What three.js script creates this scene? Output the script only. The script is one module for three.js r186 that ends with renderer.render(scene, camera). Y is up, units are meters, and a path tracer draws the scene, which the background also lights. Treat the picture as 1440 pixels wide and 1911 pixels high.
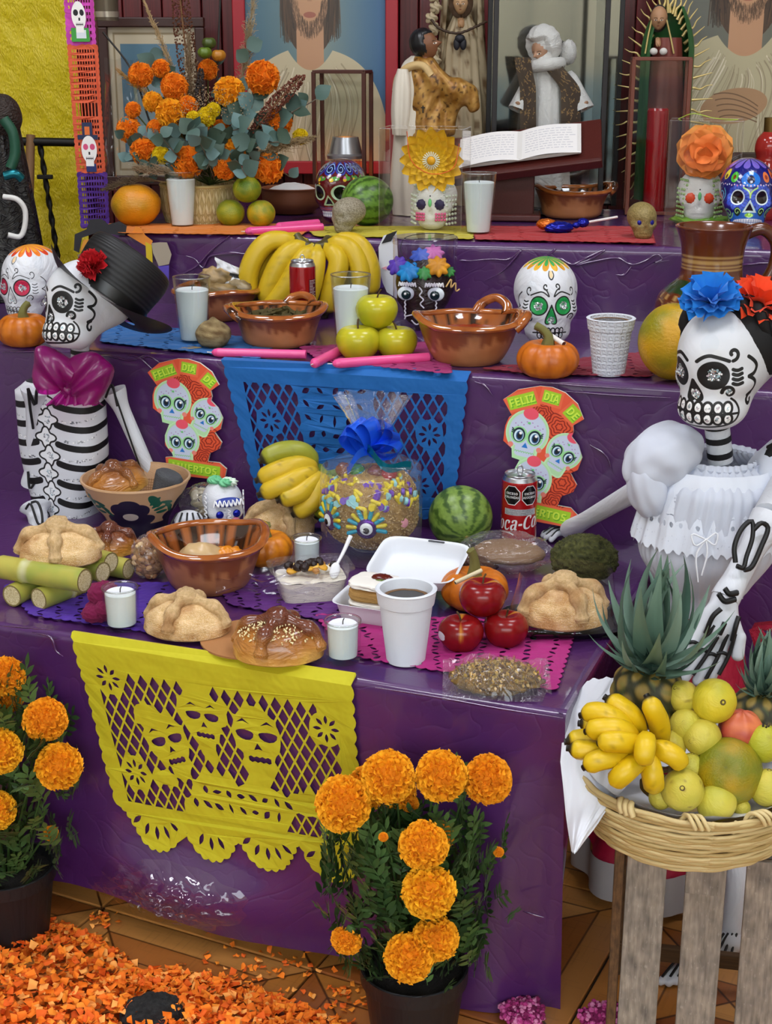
import * as THREE from 'three';
import { RoundedBoxGeometry } from 'three/addons/geometries/RoundedBoxGeometry.js';
import { mergeGeometries } from 'three/addons/utils/BufferGeometryUtils.js';
import { ImprovedNoise } from 'three/addons/math/ImprovedNoise.js';
import { MarchingCubes } from 'three/addons/objects/MarchingCubes.js';
import { RectAreaLightUniformsLib } from 'three/addons/lights/RectAreaLightUniformsLib.js';

// ---------------------------------------------------------------- camera, sky, added lamps, exposure
const scene = new THREE.Scene();
const EYE = new THREE.Vector3(0, 1.235, 0), PITCH = 17.8 * Math.PI / 180, FOCAL = 2740;
const camera = new THREE.PerspectiveCamera(2 * Math.atan(955.5 / FOCAL) * 180 / Math.PI, 1440 / 1911, 0.05, 60);
camera.position.copy(EYE); camera.rotation.set(-PITCH, 0, 0);
const renderer = new THREE.WebGLRenderer({ antialias: true });
renderer.toneMapping = THREE.LinearToneMapping;
renderer.toneMappingExposure = 1.3;
renderer.shadowMap.enabled = true;
RectAreaLightUniformsLib.init();
scene.background = new THREE.Color(0.86, 0.94, 1.0);        // overcast daylight through the open shop front
scene.backgroundIntensity = 5.0;
const ADDED_LAMPS = [[-0.9, -0.75, 13], [0.9, -0.75, 12], [-0.9, -2.4, 11], [0.9, -2.4, 10]];   // unseen ceiling panels added as main light: x, z, strength
const ROOM = { x0: -2.5, x1: 2.5, z0: -3.75, z1: 2.1, top: 2.75 };

// ---------------------------------------------------------------- helpers
const PI = Math.PI, V = (x, y, z) => new THREE.Vector3(x, y, z), { sin, cos, abs, min, max, sqrt, exp, floor, pow, atan2, hypot } = Math;
const lerp = (a, b, t) => a + (b - a) * t, clamp = (x, a = 0, b = 1) => min(b, max(a, x)), smooth = (a, b, x) => { const t = clamp((x - a) / (b - a)); return t * t * (3 - 2 * t); };
let seed_ = 7;
const seed = (s) => { seed_ = s; };
const rnd = (a = 1, b) => { seed_ = (seed_ + 0x6d2b79f5) | 0; let t = Math.imul(seed_ ^ (seed_ >>> 15), 1 | seed_); t = (t + Math.imul(t ^ (t >>> 7), 61 | t)) ^ t; t = ((t ^ (t >>> 14)) >>> 0) / 4294967296; return b === undefined ? t * a : a + t * (b - a); };
const pick = (a) => a[floor(rnd(a.length))];
const PN = new ImprovedNoise(), noise = (x, y = 0, z = 0) => PN.noise(x + 31.7, y + 17.3, z + 5.1);
const fbm = (x, y, z, n = 3) => { let s = 0, a = 1; for (let i = 0; i < n; i++, a /= 2) s += a * noise(x * 2 ** i, y * 2 ** i, z * 2 ** i + i * 9); return s; };
const FW = V(0, -sin(PITCH), -cos(PITCH)), UPV = V(0, cos(PITCH), -sin(PITCH));
const sight = (px, py) => FW.clone().addScaledVector(UPV, -(py - 955.5) / FOCAL).add(V((px - 720) / FOCAL, 0, 0));
const on = (px, py, y) => { const d = sight(px, py); return EYE.clone().addScaledVector(d, (y - EYE.y) / d.y); };      // where that line of sight meets the height y
const at = (px, py, z) => { const d = sight(px, py); return EYE.clone().addScaledVector(d, (z - EYE.z) / d.z); };      // ... and the upright plane z
const mpp = (p) => p.clone().sub(EYE).dot(FW) / FOCAL;                                                               // metres per photograph pixel there
const C = (h) => { const c = new THREE.Color(h); return [c.r, c.g, c.b]; };
const mix = (a, b, t) => a.map((v, i) => v + (b[i] - v) * clamp(t));

// grid surface: f(u, v) -> [x, y, z]
function G(nu, nv, f, wrap = false) {
const pos = [], uv = [], idx = [], w = nu + 1;
for (let j = 0; j <= nv; j++) for (let i = 0; i <= nu; i++) { const p = f(i / nu, j / nv); p.isVector3 ? pos.push(p.x, p.y, p.z) : pos.push(p[0], p[1], p[2]); uv.push(i / nu, j / nv); }
for (let j = 0; j < nv; j++) for (let i = 0; i < nu; i++) { const a = j * w + i; idx.push(a, a + 1, a + w, a + 1, a + w + 1, a + w); }
const g = new THREE.BufferGeometry();
g.setAttribute('position', new THREE.Float32BufferAttribute(pos, 3)); g.setAttribute('uv', new THREE.Float32BufferAttribute(uv, 2)); g.setIndex(idx);
g.computeVertexNormals();
const n = g.attributes.normal, fix = (ids) => { const s = V(0, 0, 0); ids.forEach((k) => s.add(V(n.getX(k), n.getY(k), n.getZ(k)))); s.normalize(); if (s.lengthSq() > .5) ids.forEach((k) => n.setXYZ(k, s.x, s.y, s.z)); };
if (wrap) for (let j = 0; j <= nv; j++) fix([j * w, j * w + nu]);
for (const j of [0, nv]) { const a = j * w, b = a + floor(nu / 2); if (hypot(pos[a * 3] - pos[b * 3], pos[a * 3 + 1] - pos[b * 3 + 1], pos[a * 3 + 2] - pos[b * 3 + 2]) < 1e-6) fix([...Array(w).keys()].map((i) => a + i)); }
return g;
}
const spline = (pts) => { const c = new THREE.CatmullRomCurve3(pts.map((p) => p.isVector3 ? p : V(...p)), false, 'centripetal'); return c; };
// turned shape: profile [[radius, height], ...] from bottom to top; hard = corners kept
function rev(prof, nu = 32, { hard = true, n = 40, mod } = {}) {
let P = prof;
if (!hard) { const c = spline(prof.map(([r, y]) => [r, y, 0])); P = []; for (let i = 0; i <= n; i++) { const p = c.getPoint(i / n); P.push([max(0, p.x), p.y]); } }
else { P = []; prof.forEach((p, i) => { P.push(p); if (i && i < prof.length - 1) P.push(p); }); }
return G(nu, P.length - 1, (u, v) => { const [r, y] = P[Math.round(v * (P.length - 1))], a = (u - .5) * 2 * PI; const m = mod ? mod(a, y, r) : [r, y]; return [m[0] * sin(a), m[1], m[0] * cos(a)]; }, true);
}
// ball-like shape; f(direction, u, v) -> radius factor or point
function blob(rx, ry, rz, f, nu = 32, nv = 20) {
return G(nu, nv, (u, v) => { const a = (u - .5) * 2 * PI, t = (v - .5) * PI, d = [cos(t) * sin(a), sin(t), cos(t) * cos(a)], k = f ? f(d, u, v) : 1; return Array.isArray(k) ? k : [d[0] * rx * k, d[1] * ry * k, d[2] * rz * k]; }, true);
}
// swept round rod; r number or f(t)
function tube(pts, r, { seg = 16, rad = 10, cap = true, sq, closed } = {}) {
const c = closed ? new THREE.CatmullRomCurve3(pts.map((p) => p.isVector3 ? p : V(...p)), true) : pts.length === 2 ? new THREE.LineCurve3(...pts.map((p) => p.isVector3 ? p : V(...p))) : spline(pts);
const fr = c.computeFrenetFrames(seg, !!closed), R = typeof r === 'function' ? r : () => r, rows = [];
for (let j = 0; j <= seg; j++) rows.push([j, R(j / seg)]);
if (cap && !closed) { rows.unshift([0, 0], [0, R(0)]); rows.push([seg, R(1)], [seg, 0]); }
const P = rows.map(([j]) => c.getPointAt ? c.getPointAt(j / seg) : c.getPoint(j / seg));
return G(rad, rows.length - 1, (u, v) => { const k = Math.round(v * (rows.length - 1)), [j, rr] = rows[k], a = u * 2 * PI, m = sq ? sq(a, j / seg) : 1; return P[k].clone().addScaledVector(fr.normals[j], cos(a) * rr * m).addScaledVector(fr.binormals[j], -sin(a) * rr * m); }, true);
}
const box = (w, h, d, r = 0.002) => new RoundedBoxGeometry(w, h, d, 1, min(r, w / 2.01, h / 2.01, d / 2.01));
const sheet = (w, h, d) => { const g = new THREE.PlaneGeometry(w || d, h || d); return w ? h ? g : g.rotateX(-PI / 2) : g.rotateY(PI / 2); };
const xf = (g, p = [0, 0, 0], r = [0, 0, 0], s = 1) => { const m = new THREE.Matrix4().compose(V(...p), new THREE.Quaternion().setFromEuler(new THREE.Euler(...r)), Array.isArray(s) ? V(...s) : V(s, s, s)); return g.clone().applyMatrix4(m); };
function join(list) {
if (!Array.isArray(list)) return list;
if (list.length === 1) return list[0];
const col = list.some((g) => g.attributes.color);
return mergeGeometries(list.map((g) => {
g = g.clone(); const n = g.attributes.position.count;
if (!g.index) g.setIndex([...Array(n).keys()]);
if (!g.attributes.uv) g.setAttribute('uv', new THREE.Float32BufferAttribute(new Float32Array(n * 2), 2));
if (!g.attributes.normal) g.computeVertexNormals();
if (col && !g.attributes.color) g.setAttribute('color', new THREE.Float32BufferAttribute(new Float32Array(n * 3).fill(1), 3));
for (const k of Object.keys(g.attributes)) if (!['position', 'normal', 'uv', ...(col ? ['color'] : [])].includes(k)) g.deleteAttribute(k);
g.morphAttributes = {}; g.clearGroups(); return g;
}), false);
}
const paint = (g, f) => { const p = g.attributes.position, t = g.attributes.uv, a = []; for (let i = 0; i < p.count; i++) a.push(...f(p.getX(i), p.getY(i), p.getZ(i), t?.getX(i), t?.getY(i))); g.setAttribute('color', new THREE.Float32BufferAttribute(a, 3)); return g; };
const warp = (g, f) => { const p = g.attributes.position; for (let i = 0; i < p.count; i++) p.setXYZ(i, ...f(p.getX(i), p.getY(i), p.getZ(i))); g.computeVertexNormals(); return g; };
// flat outline with holes -> thin sheet or board
const shape = (pts) => new THREE.Shape(pts.map((p) => new THREE.Vector2(...p)));
function board(pts, depth, holes = [], bevel = 0) {
const s = shape(pts); holes.forEach((h) => s.holes.push(new THREE.Path(h.map((p) => new THREE.Vector2(...p)))));
return new THREE.ExtrudeGeometry(s, { depth, bevelEnabled: bevel > 0, bevelThickness: bevel, bevelSize: bevel, bevelSegments: 1, steps: 1 });
}
const ring = (n, f) => Array.from({ length: n }, (_, i) => f(i / n * 2 * PI, i));
// implicit body -> mesh. d(x, y, z) < 0 inside
function carve(lo, hi, cell, d) {
const size = max(hi[0] - lo[0], hi[1] - lo[1], hi[2] - lo[2]), n = min(110, Math.ceil(size / cell) + 4), mc = new MarchingCubes(n, new THREE.MeshBasicMaterial(), false, false, 200000);
const half = size / 2 * n / (n - 4), c = lo.map((v, i) => (v + hi[i]) / 2);
mc.reset(); mc.isolation = 0;
for (let k = 0; k < n; k++) for (let j = 0; j < n; j++) for (let i = 0; i < n; i++) mc.field[i + j * n + k * n * n] = -d(c[0] + (i / (n / 2) - 1) * half, c[1] + (j / (n / 2) - 1) * half, c[2] + (k / (n / 2) - 1) * half);
mc.update();
const g = new THREE.BufferGeometry(), p = new Float32Array(mc.count * 3), nn = new Float32Array(mc.count * 3);
for (let i = 0; i < mc.count; i++) { for (let a = 0; a < 3; a++) { p[i * 3 + a] = c[a] + mc.positionArray[i * 3 + a] * half; nn[i * 3 + a] = mc.normalArray[i * 3 + a]; } const l = hypot(nn[i * 3], nn[i * 3 + 1], nn[i * 3 + 2]) || 1; nn[i * 3] /= l; nn[i * 3 + 1] /= l; nn[i * 3 + 2] /= l; }
g.setAttribute('position', new THREE.BufferAttribute(p, 3)); g.setAttribute('normal', new THREE.BufferAttribute(nn, 3));
return g;
}
const smin = (a, b, k) => { const h = max(k - abs(a - b), 0) / k; return min(a, b) - h * h * k / 4; };
const ell = (x, y, z, c, r) => { const a = (x - c[0]) / r[0], b = (y - c[1]) / r[1], d = (z - c[2]) / r[2], k = hypot(a, b, d); return (k - 1) * min(...r) * (k > 1 ? 1 : 1); };
const capsule = (x, y, z, a, b, ra, rb = ra) => { const bx = b[0] - a[0], by = b[1] - a[1], bz = b[2] - a[2], t = clamp(((x - a[0]) * bx + (y - a[1]) * by + (z - a[2]) * bz) / (bx * bx + by * by + bz * bz)); return hypot(x - a[0] - bx * t, y - a[1] - by * t, z - a[2] - bz * t) - lerp(ra, rb, t); };

// textures
const tex = (w, h, draw, { data, rep } = {}) => { const c = document.createElement('canvas'); c.width = w; c.height = h; const x = c.getContext('2d'); draw(x, w, h); const t = new THREE.CanvasTexture(c); if (!data) t.colorSpace = THREE.SRGBColorSpace; t.wrapS = t.wrapT = THREE.RepeatWrapping; if (rep) t.repeat.set(...rep); return t; };
const grainTex = (w, h, f, o = {}) => tex(w, h, (x) => { const im = x.createImageData(w, h); for (let j = 0; j < h; j++) for (let i = 0; i < w; i++) { const c = f(i, j), k = (j * w + i) * 4; im.data[k] = c[0]; im.data[k + 1] = c[1]; im.data[k + 2] = c[2]; im.data[k + 3] = 255; } x.putImageData(im, 0, 0); }, o);
const again = (t, u, v) => { const c = t.clone(); c.repeat.set(u, v); return c; };
const bumpFine = grainTex(256, 256, (i, j) => { const v = 128 + 60 * fbm(i / 12, j / 12, 0, 3) + rnd(-22, 22); return [v, v, v]; }, { data: true });
const bumpSoft = grainTex(256, 256, (i, j) => { const a = i / 256 * 2 * PI, b = j / 256 * 2 * PI, v = 128 + 75 * fbm(3 + 2 * cos(a), 3 + 2 * sin(a) + 2 * cos(b), 2 * sin(b), 3); return [v, v, v]; }, { data: true });
const crease = grainTex(512, 512, (i, j) => { const a = i / 512 * 2 * PI, b = j / 512 * 2 * PI, q = (k, z) => 1 - abs(fbm(k * cos(a) + 3, k * sin(a) + k * cos(b), k * sin(b) + z, 2)); const v = 255 * (.7 * pow(q(1.3, 0), 22) + .3 * pow(q(2.2, 7), 26) + .06 * q(2, 3)); return [v, v, v]; }, { data: true });
// materials
const mat = (c, o = {}) => { const P = ['transmission', 'clearcoat', 'sheen', 'ior', 'thickness', 'specularIntensity', 'iridescence'].some((k) => k in o); const m = new (P ? THREE.MeshPhysicalMaterial : THREE.MeshStandardMaterial)({ roughness: .55, ...o }); if (c !== null) Array.isArray(c) ? m.color.setRGB(...c) : m.color.set(c); m.side = THREE.DoubleSide; return m; };
const vcol = (o = {}) => mat(0xffffff, { vertexColors: true, ...o });
const clear = (c = 0xffffff, o = {}) => mat(c, { transmission: 1, roughness: .03, ior: 1.45, thickness: 0, ...o });

// scene objects
const taken = {};
const numbered = (n) => { const k = taken[n] = (taken[n] ?? -1) + 1; return k ? n + '_' + String(k).padStart(3, '0') : n; };
const shade = (o) => { o.castShadow = o.receiveShadow = true; return o; };
function thing(name, label, category, p = V(0, 0, 0), ry = 0, group) {
const o = new THREE.Group(); o.name = numbered(name); scene.add(o); p.isVector3 ? o.position.copy(p) : o.position.set(...p); o.rotation.y = ry;
o.userData = { label, category }; if (group) o.userData.group = group; return o;
}
function part(name, geo, m, parent, label, kind) {
const o = shade(new THREE.Mesh(join(geo), m)); o.name = parent ? name : numbered(name); (parent || scene).add(o);
if (label) o.userData.label = label; if (kind) o.userData.kind = kind; return o;
}
function solo(name, label, category, geo, m, p, ry = 0, group) { const o = part(name, geo, m); o.userData = { label, category }; if (group) o.userData.group = group; if (p) o.position.copy(p); o.rotation.y = ry; return o; }
function struct(name, geo, m, parent) { const o = part(name, geo, m, parent); if (!parent) o.userData.kind = 'structure'; return o; }
function copy(src, p, ry, label, group) { const o = src.clone(); o.name = numbered(src.name.replace(/_\d{3}$/, '')); o.userData = { ...src.userData }; scene.add(o); if (p) o.position.copy(p); if (ry !== undefined) o.rotation.y = ry; if (label) o.userData.label = label; if (group) o.userData.group = group; return o; }
function many(name, geo, m, parent, mats, cols) { const o = shade(new THREE.InstancedMesh(geo, m, mats.length)); o.name = parent ? name : numbered(name); mats.forEach((k, i) => { o.setMatrixAt(i, k); if (cols) o.setColorAt(i, new THREE.Color().setRGB(...cols[i])); }); o.userData.kind = 'stuff'; (parent || scene).add(o); return o; }
const M4 = (p, r = [0, 0, 0], s = 1) => new THREE.Matrix4().compose(p.isVector3 ? p : V(...p), new THREE.Quaternion().setFromEuler(new THREE.Euler(...r)), Array.isArray(s) ? V(...s) : V(s, s, s));
// ---------------------------------------------------------------- the room
{
const { x0, x1, z0, z1, top } = ROOM, T = .12, cx = (x0 + x1) / 2, cz = (z0 + z1) / 2;
const plaster = mat(0xd9d2c4, { roughness: .9 }), white = mat(0xe9e6df, { roughness: .9 });
const bx = (x, y, z, w, h, d) => xf(box(w, h, d, .004), [x, y, z]);
struct('ceiling', bx(cx, top + T / 2, cz, x1 - x0 + 2 * T, T, z1 - z0 + 2 * T), white);
struct('wall_left', bx(x0 - T / 2, top / 2, cz, T, top, z1 - z0 + 2 * T), plaster);
struct('wall_right', bx(x1 + T / 2, top / 2, cz, T, top, z1 - z0 + 2 * T), plaster);
struct('wall_front', [bx(x0 + .3, top / 2, z1 + T / 2, .6, top, T), bx(x1 - .3, top / 2, z1 + T / 2, .6, top, T), bx(cx, top - .08, z1 + T / 2, x1 - x0 - 1.2, .16, T)], plaster);   // an open shop front behind the camera
const wb = struct('wall_back', bx(cx, top / 2, z0 - T / 2, x1 - x0 + 2 * T, top, T), mat(0x3a1014, { roughness: .7 }));
// upright tongue-and-groove boards
const bt = grainTex(64, 256, (i, j) => { const n = fbm(i / 5, j / 90, 2, 3) * 26 + rnd(-5, 5); return [104 + n, 26 + n * .45, 30 + n * .45]; });
const bm = [0, 1, 2].map((k) => { const t = again(bt, 1, 1); t.offset.set(k * .37, k * .21); return mat([.9 - k * .12, .9 - k * .1, .9 - k * .1], { map: t, roughness: .38 }); });
const bg = box(.0455, 1.9, .02, .003);
for (let i = 0; i < 52; i++) { const b = struct('board', bg, bm[i % 3], wb); b.position.set(-.8 + i * .0475, .95 + .0, z0 + .01); }
// floor: square tiles printed with wood strips
const a = on(190, 1693, 0), b = on(690, 1842, 0), ang = atan2(-(b.z - a.z), b.x - a.x), S = .36;
const fl = struct('floor', bx(cx, -.05 - .006, cz, x1 - x0 + .2, .1, z1 - z0 + .2), mat(0x2c221a, { roughness: .9 }));
seed(3);
const tt = [0, 1, 2, 3].map((k) => tex(256, 256, (x) => {
x.fillStyle = '#b57a40'; x.fillRect(0, 0, 256, 256);
const cols = ['#a9672f', '#c2813f', '#b07030', '#cd9150', '#965526', '#bb7f42', '#a5632e'];
const strips = [[[0, 0], [256, 0], [128, 128]], [[256, 0], [256, 256], [128, 128]], [[256, 256], [0, 256], [128, 128]], [[0, 256], [0, 0], [128, 128]]];
strips.forEach((p, q) => { x.save(); x.beginPath(); p.forEach((c, i) => i ? x.lineTo(...c) : x.moveTo(...c)); x.clip(); for (let s = 0; s < 4; s++) { x.fillStyle = pick(cols); const w = 33; if (q % 2) x.fillRect(q === 1 ? 256 - (s + 1) * w : s * w, 0, w, 256); else x.fillRect(0, q ? 256 - (s + 1) * w : s * w, 256, w); x.strokeStyle = 'rgba(45,22,8,.75)'; x.lineWidth = 1.6; x.beginPath(); if (q % 2) { const e = q === 1 ? 256 - s * w : s * w; x.moveTo(e, 0); x.lineTo(e, 256); } else { const e = q ? 256 - s * w : s * w; x.moveTo(0, e); x.lineTo(256, e); } x.stroke(); } x.restore(); });
x.strokeStyle = 'rgba(50,24,10,.8)'; x.lineWidth = 2; x.beginPath(); x.moveTo(0, 0); x.lineTo(256, 256); x.moveTo(256, 0); x.lineTo(0, 256); x.stroke();
for (let i = 0; i < 900; i++) { x.strokeStyle = `rgba(${rnd() < .5 ? '50,24,10' : '190,130,70'},${rnd(.03, .12)})`; x.lineWidth = rnd(.5, 1.5); const X = rnd(256), Y = rnd(256), h = rnd() < .5; x.beginPath(); x.moveTo(X, Y); x.lineTo(X + (h ? rnd(10, 40) : 0), Y + (h ? 0 : rnd(10, 40))); x.stroke(); }
}));
const tm = tt.map((t) => mat(0xffffff, { map: t, roughness: .32 }));
const tg = warp(box(S - .004, .012, S - .004, .002), (x, y, z) => [x, y, z]);
{ const p = tg.attributes.position, u = tg.attributes.uv; for (let i = 0; i < p.count; i++) u.setXY(i, p.getX(i) / S + .5, p.getZ(i) / S + .5); }
for (let i = -9; i < 9; i++) for (let j = -9; j < 9; j++) {
const x = a.x + cos(ang) * (i + .5) * S + sin(ang) * (j + .5) * S, z = a.z - sin(ang) * (i + .5) * S + cos(ang) * (j + .5) * S;
if (x < -1.7 || x > 1.5 || z < -3.5 || z > -.7) continue;
const t = struct('tile', tg, tm[(i * 5 + j * 3 + 90) % 4], fl); t.position.set(x, -.006 + (i * 7 % 3) * .0004, z); t.rotation.y = ang + PI / 2 * ((i + 2 * j + 40) % 2);
}
// ceiling panels out of view, added to light the altar
ADDED_LAMPS.forEach(([x, z, k], i) => {
const t = thing('added_ceiling_lamp', ['front left', 'front right', 'rear left', 'rear right'][i] + ' square white ceiling panel added out of view to light the altar', 'lamp', V(x, top, z));
part('added_lamp_frame', [xf(box(.66, .03, .03), [0, -.015, .315]), xf(box(.66, .03, .03), [0, -.015, -.315]), xf(box(.03, .03, .6), [.315, -.015, 0]), xf(box(.03, .03, .6), [-.315, -.015, 0])], white, t);
part('added_lamp_diffuser', xf(box(.6, .012, .6), [0, -.01, 0]), mat(0xffffff, { emissive: 0xf6f8ff, emissiveIntensity: 1.5 }), t);
const l = new THREE.RectAreaLight(0xf4f7ff, k, .6, .6); l.position.set(x, top - .025, z); l.rotation.x = -PI / 2; l.name = 'added_lamp_light'; scene.add(l);
});
// the street outside, with a covered market row opposite (mirrored in the glass cases)
struct('street_houses', bx(cx, 1.35, z1 + 9, 18, 2.7, .3), mat(0xa89a84, { roughness: .9 }));
[[-3, 0xd86a1c], [0, 0xd8b820], [3, 0xb83a28]].forEach(([x, c]) => { const s = struct('market_roof', xf(box(2.8, .04, 2, .01), [x, 2.35, z1 + 6], [.18, 0, 0]), mat(c, { roughness: .8 })); struct('market_post', [bx(x - 1.3, 1.15, z1 + 5.2, .06, 2.3, .06), bx(x + 1.3, 1.15, z1 + 5.2, .06, 2.3, .06)], mat(0x3a3a3a), s); struct('market_counter', bx(x, .45, z1 + 6, 2.4, .9, .8), mat(0x5a6a70), s); });

struct('street', bx(cx, -.08, z1 + 6, 16, .1, 12), mat(0x9a958c, { roughness: .95 }));
}
// ---------------------------------------------------------------- the altar: three steps under purple cloth
const Y1 = .455, Y2 = .721, Y3 = .862;
const TIERS = [[on(0, 1165, Y1), on(1055, 1331, Y1), Y1], [on(0, 645, Y2), on(1200, 718, Y2), Y2], [on(200, 433, Y3), on(1200, 461, Y3), Y3]].map(([a, b, y]) => { const e = b.clone().sub(a).setY(0).normalize(); return { a, b, y, e, back: V(e.z, 0, -e.x), yaw: atan2(-e.z, e.x) }; });
const front = (k, px) => { const T = TIERS[k], A = sight(px, 955), t = -(T.a.x * A.z - T.a.z * A.x) / (T.e.x * A.z - T.e.z * A.x); return T.a.clone().addScaledVector(T.e, t); };   // the point of a step's edge seen in that direction
const onRiser = (k, px, py, off = 0) => { const T = TIERS[k], d = sight(px, py), n = T.back, p0 = T.a.clone().addScaledVector(n, -off), t = p0.clone().sub(EYE).dot(n) / d.dot(n); return EYE.clone().addScaledVector(d, t); };   // ... and of its upright front
const purple = mat([.068, .014, .105], { roughness: .4, clearcoat: .8, clearcoatRoughness: .06, bumpMap: crease, bumpScale: .0007 });
{
const R = .01;
const drop = (k, s0, s1, top, bot, off, nu = 160, nv = 40) => {
const T = TIERS[k], len = s1 - s0;
return G(nu, nv, (u, v) => {
const s = lerp(s0, s1, u), t = v < .08 ? 0 : (v - .08) / .92, o = off(s, t), b = typeof bot === 'function' ? bot(s) : bot;
let y, out; if (v < .08) { const q = v / .08 * PI / 2; y = top - R + R * cos(q); out = -R + R * sin(q); } else { y = lerp(top - R, b, t); out = o; }
return T.a.clone().addScaledVector(T.e, s).addScaledVector(T.back, -out).setY(y + .0015 * noise(s * 9, v * 3, k));
});
};
const flat = (k, s0, s1, depth) => { const T = TIERS[k]; return G(60, 40, (u, v) => { const s = lerp(s0, s1, u), d = lerp(R, depth, v); return T.a.clone().addScaledVector(T.e, s).addScaledVector(T.back, d).setY(T.y - .0015 + .0012 * noise(s * 8, d * 8, k)); }); };
const uvm = (g, k) => { const p = g.attributes.position, u = g.attributes.uv, T = TIERS[k]; for (let i = 0; i < p.count; i++) { const q = V(p.getX(i), 0, p.getZ(i)).sub(T.a); u.setXY(i, q.dot(T.e) * 2.2, (p.getY(i) + q.dot(T.back)) * 2.2); } return g; };
const L = [0, 1, 2].map((k) => TIERS[k].b.clone().sub(TIERS[k].a).dot(TIERS[k].e));
// lowest step
const side = 0.72, D0 = .72, T0 = TIERS[0];
const sAt = (px) => front(0, px).sub(T0.a).dot(T0.e);
const bot0 = (s) => lerp(.055, .03, smooth(sAt(150), sAt(390), s)) * (1 - smooth(sAt(640), sAt(760), s)) + .002;
const off0 = (s, t) => t * (.012 * noise(s * 5, 0, 1) + .01 * noise(s * 11, t, 4)) + .03 * exp(-(((s - sAt(330)) / .13) ** 2) - (((t - .86) / .13) ** 2)) - .035 * t * smooth(sAt(860), L[0], s) + .012 * t * exp(-(((s - sAt(960)) / .03) ** 2));
T0.off = off0; T0.bot = bot0;
const g0 = drop(0, -.9, L[0], Y1, bot0, off0, 260, 70);
const gs = G(60, 40, (u, v) => { const d = u * side, t = v < .08 ? 0 : (v - .08) / .92; let y, out; if (v < .08) { const q = v / .08 * PI / 2; y = Y1 - R + R * cos(q); out = -R + R * sin(q); } else { y = lerp(Y1 - R, .002, t); out = t * (-.035 * exp(-d * 8) + .02 * sin(d * 24) * smooth(.02, .1, d) - .2 * smooth(.02, .3, d) * (.5 + .5 * t)); } return T0.b.clone().addScaledVector(T0.back, d - (v < .08 ? 0 : off0(L[0], t)) * exp(-d * 14)).addScaledVector(T0.e, out).setY(y); });
solo('tablecloth', 'purple cloth under clear plastic hanging over the lowest step to the floor', 'tablecloth', [uvm(g0, 0), uvm(gs, 0), uvm(flat(0, -.9, L[0], D0), 0)], purple);
solo('tablecloth', 'purple cloth under clear plastic over the middle step behind the bread and fruit', 'tablecloth', [uvm(drop(1, -.5, L[1] + .75, Y2, .02, (s, t) => t * .012 * noise(s * 6, t, 3) + .012 * t * exp(-(((s - 1.02) / .03) ** 2))), 1), uvm(flat(1, -.5, L[1] + .75, .62), 1)], purple);
solo('tablecloth', 'purple cloth under creased clear plastic over the highest step', 'tablecloth', [uvm(drop(2, -.02, L[2] + .55, Y3, Y2 - .02, (s, t) => t * .006 * noise(s * 8, t, 5), 200, 24), 2), uvm(flat(2, -.02, L[2] + .55, .66), 2), G(20, 10, (u, v) => { const T = TIERS[2]; return T.a.clone().addScaledVector(T.e, -.02).addScaledVector(T.back, u * .66).setY(lerp(Y2 - .02, Y3 - .002, v)); })], purple);
}
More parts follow.
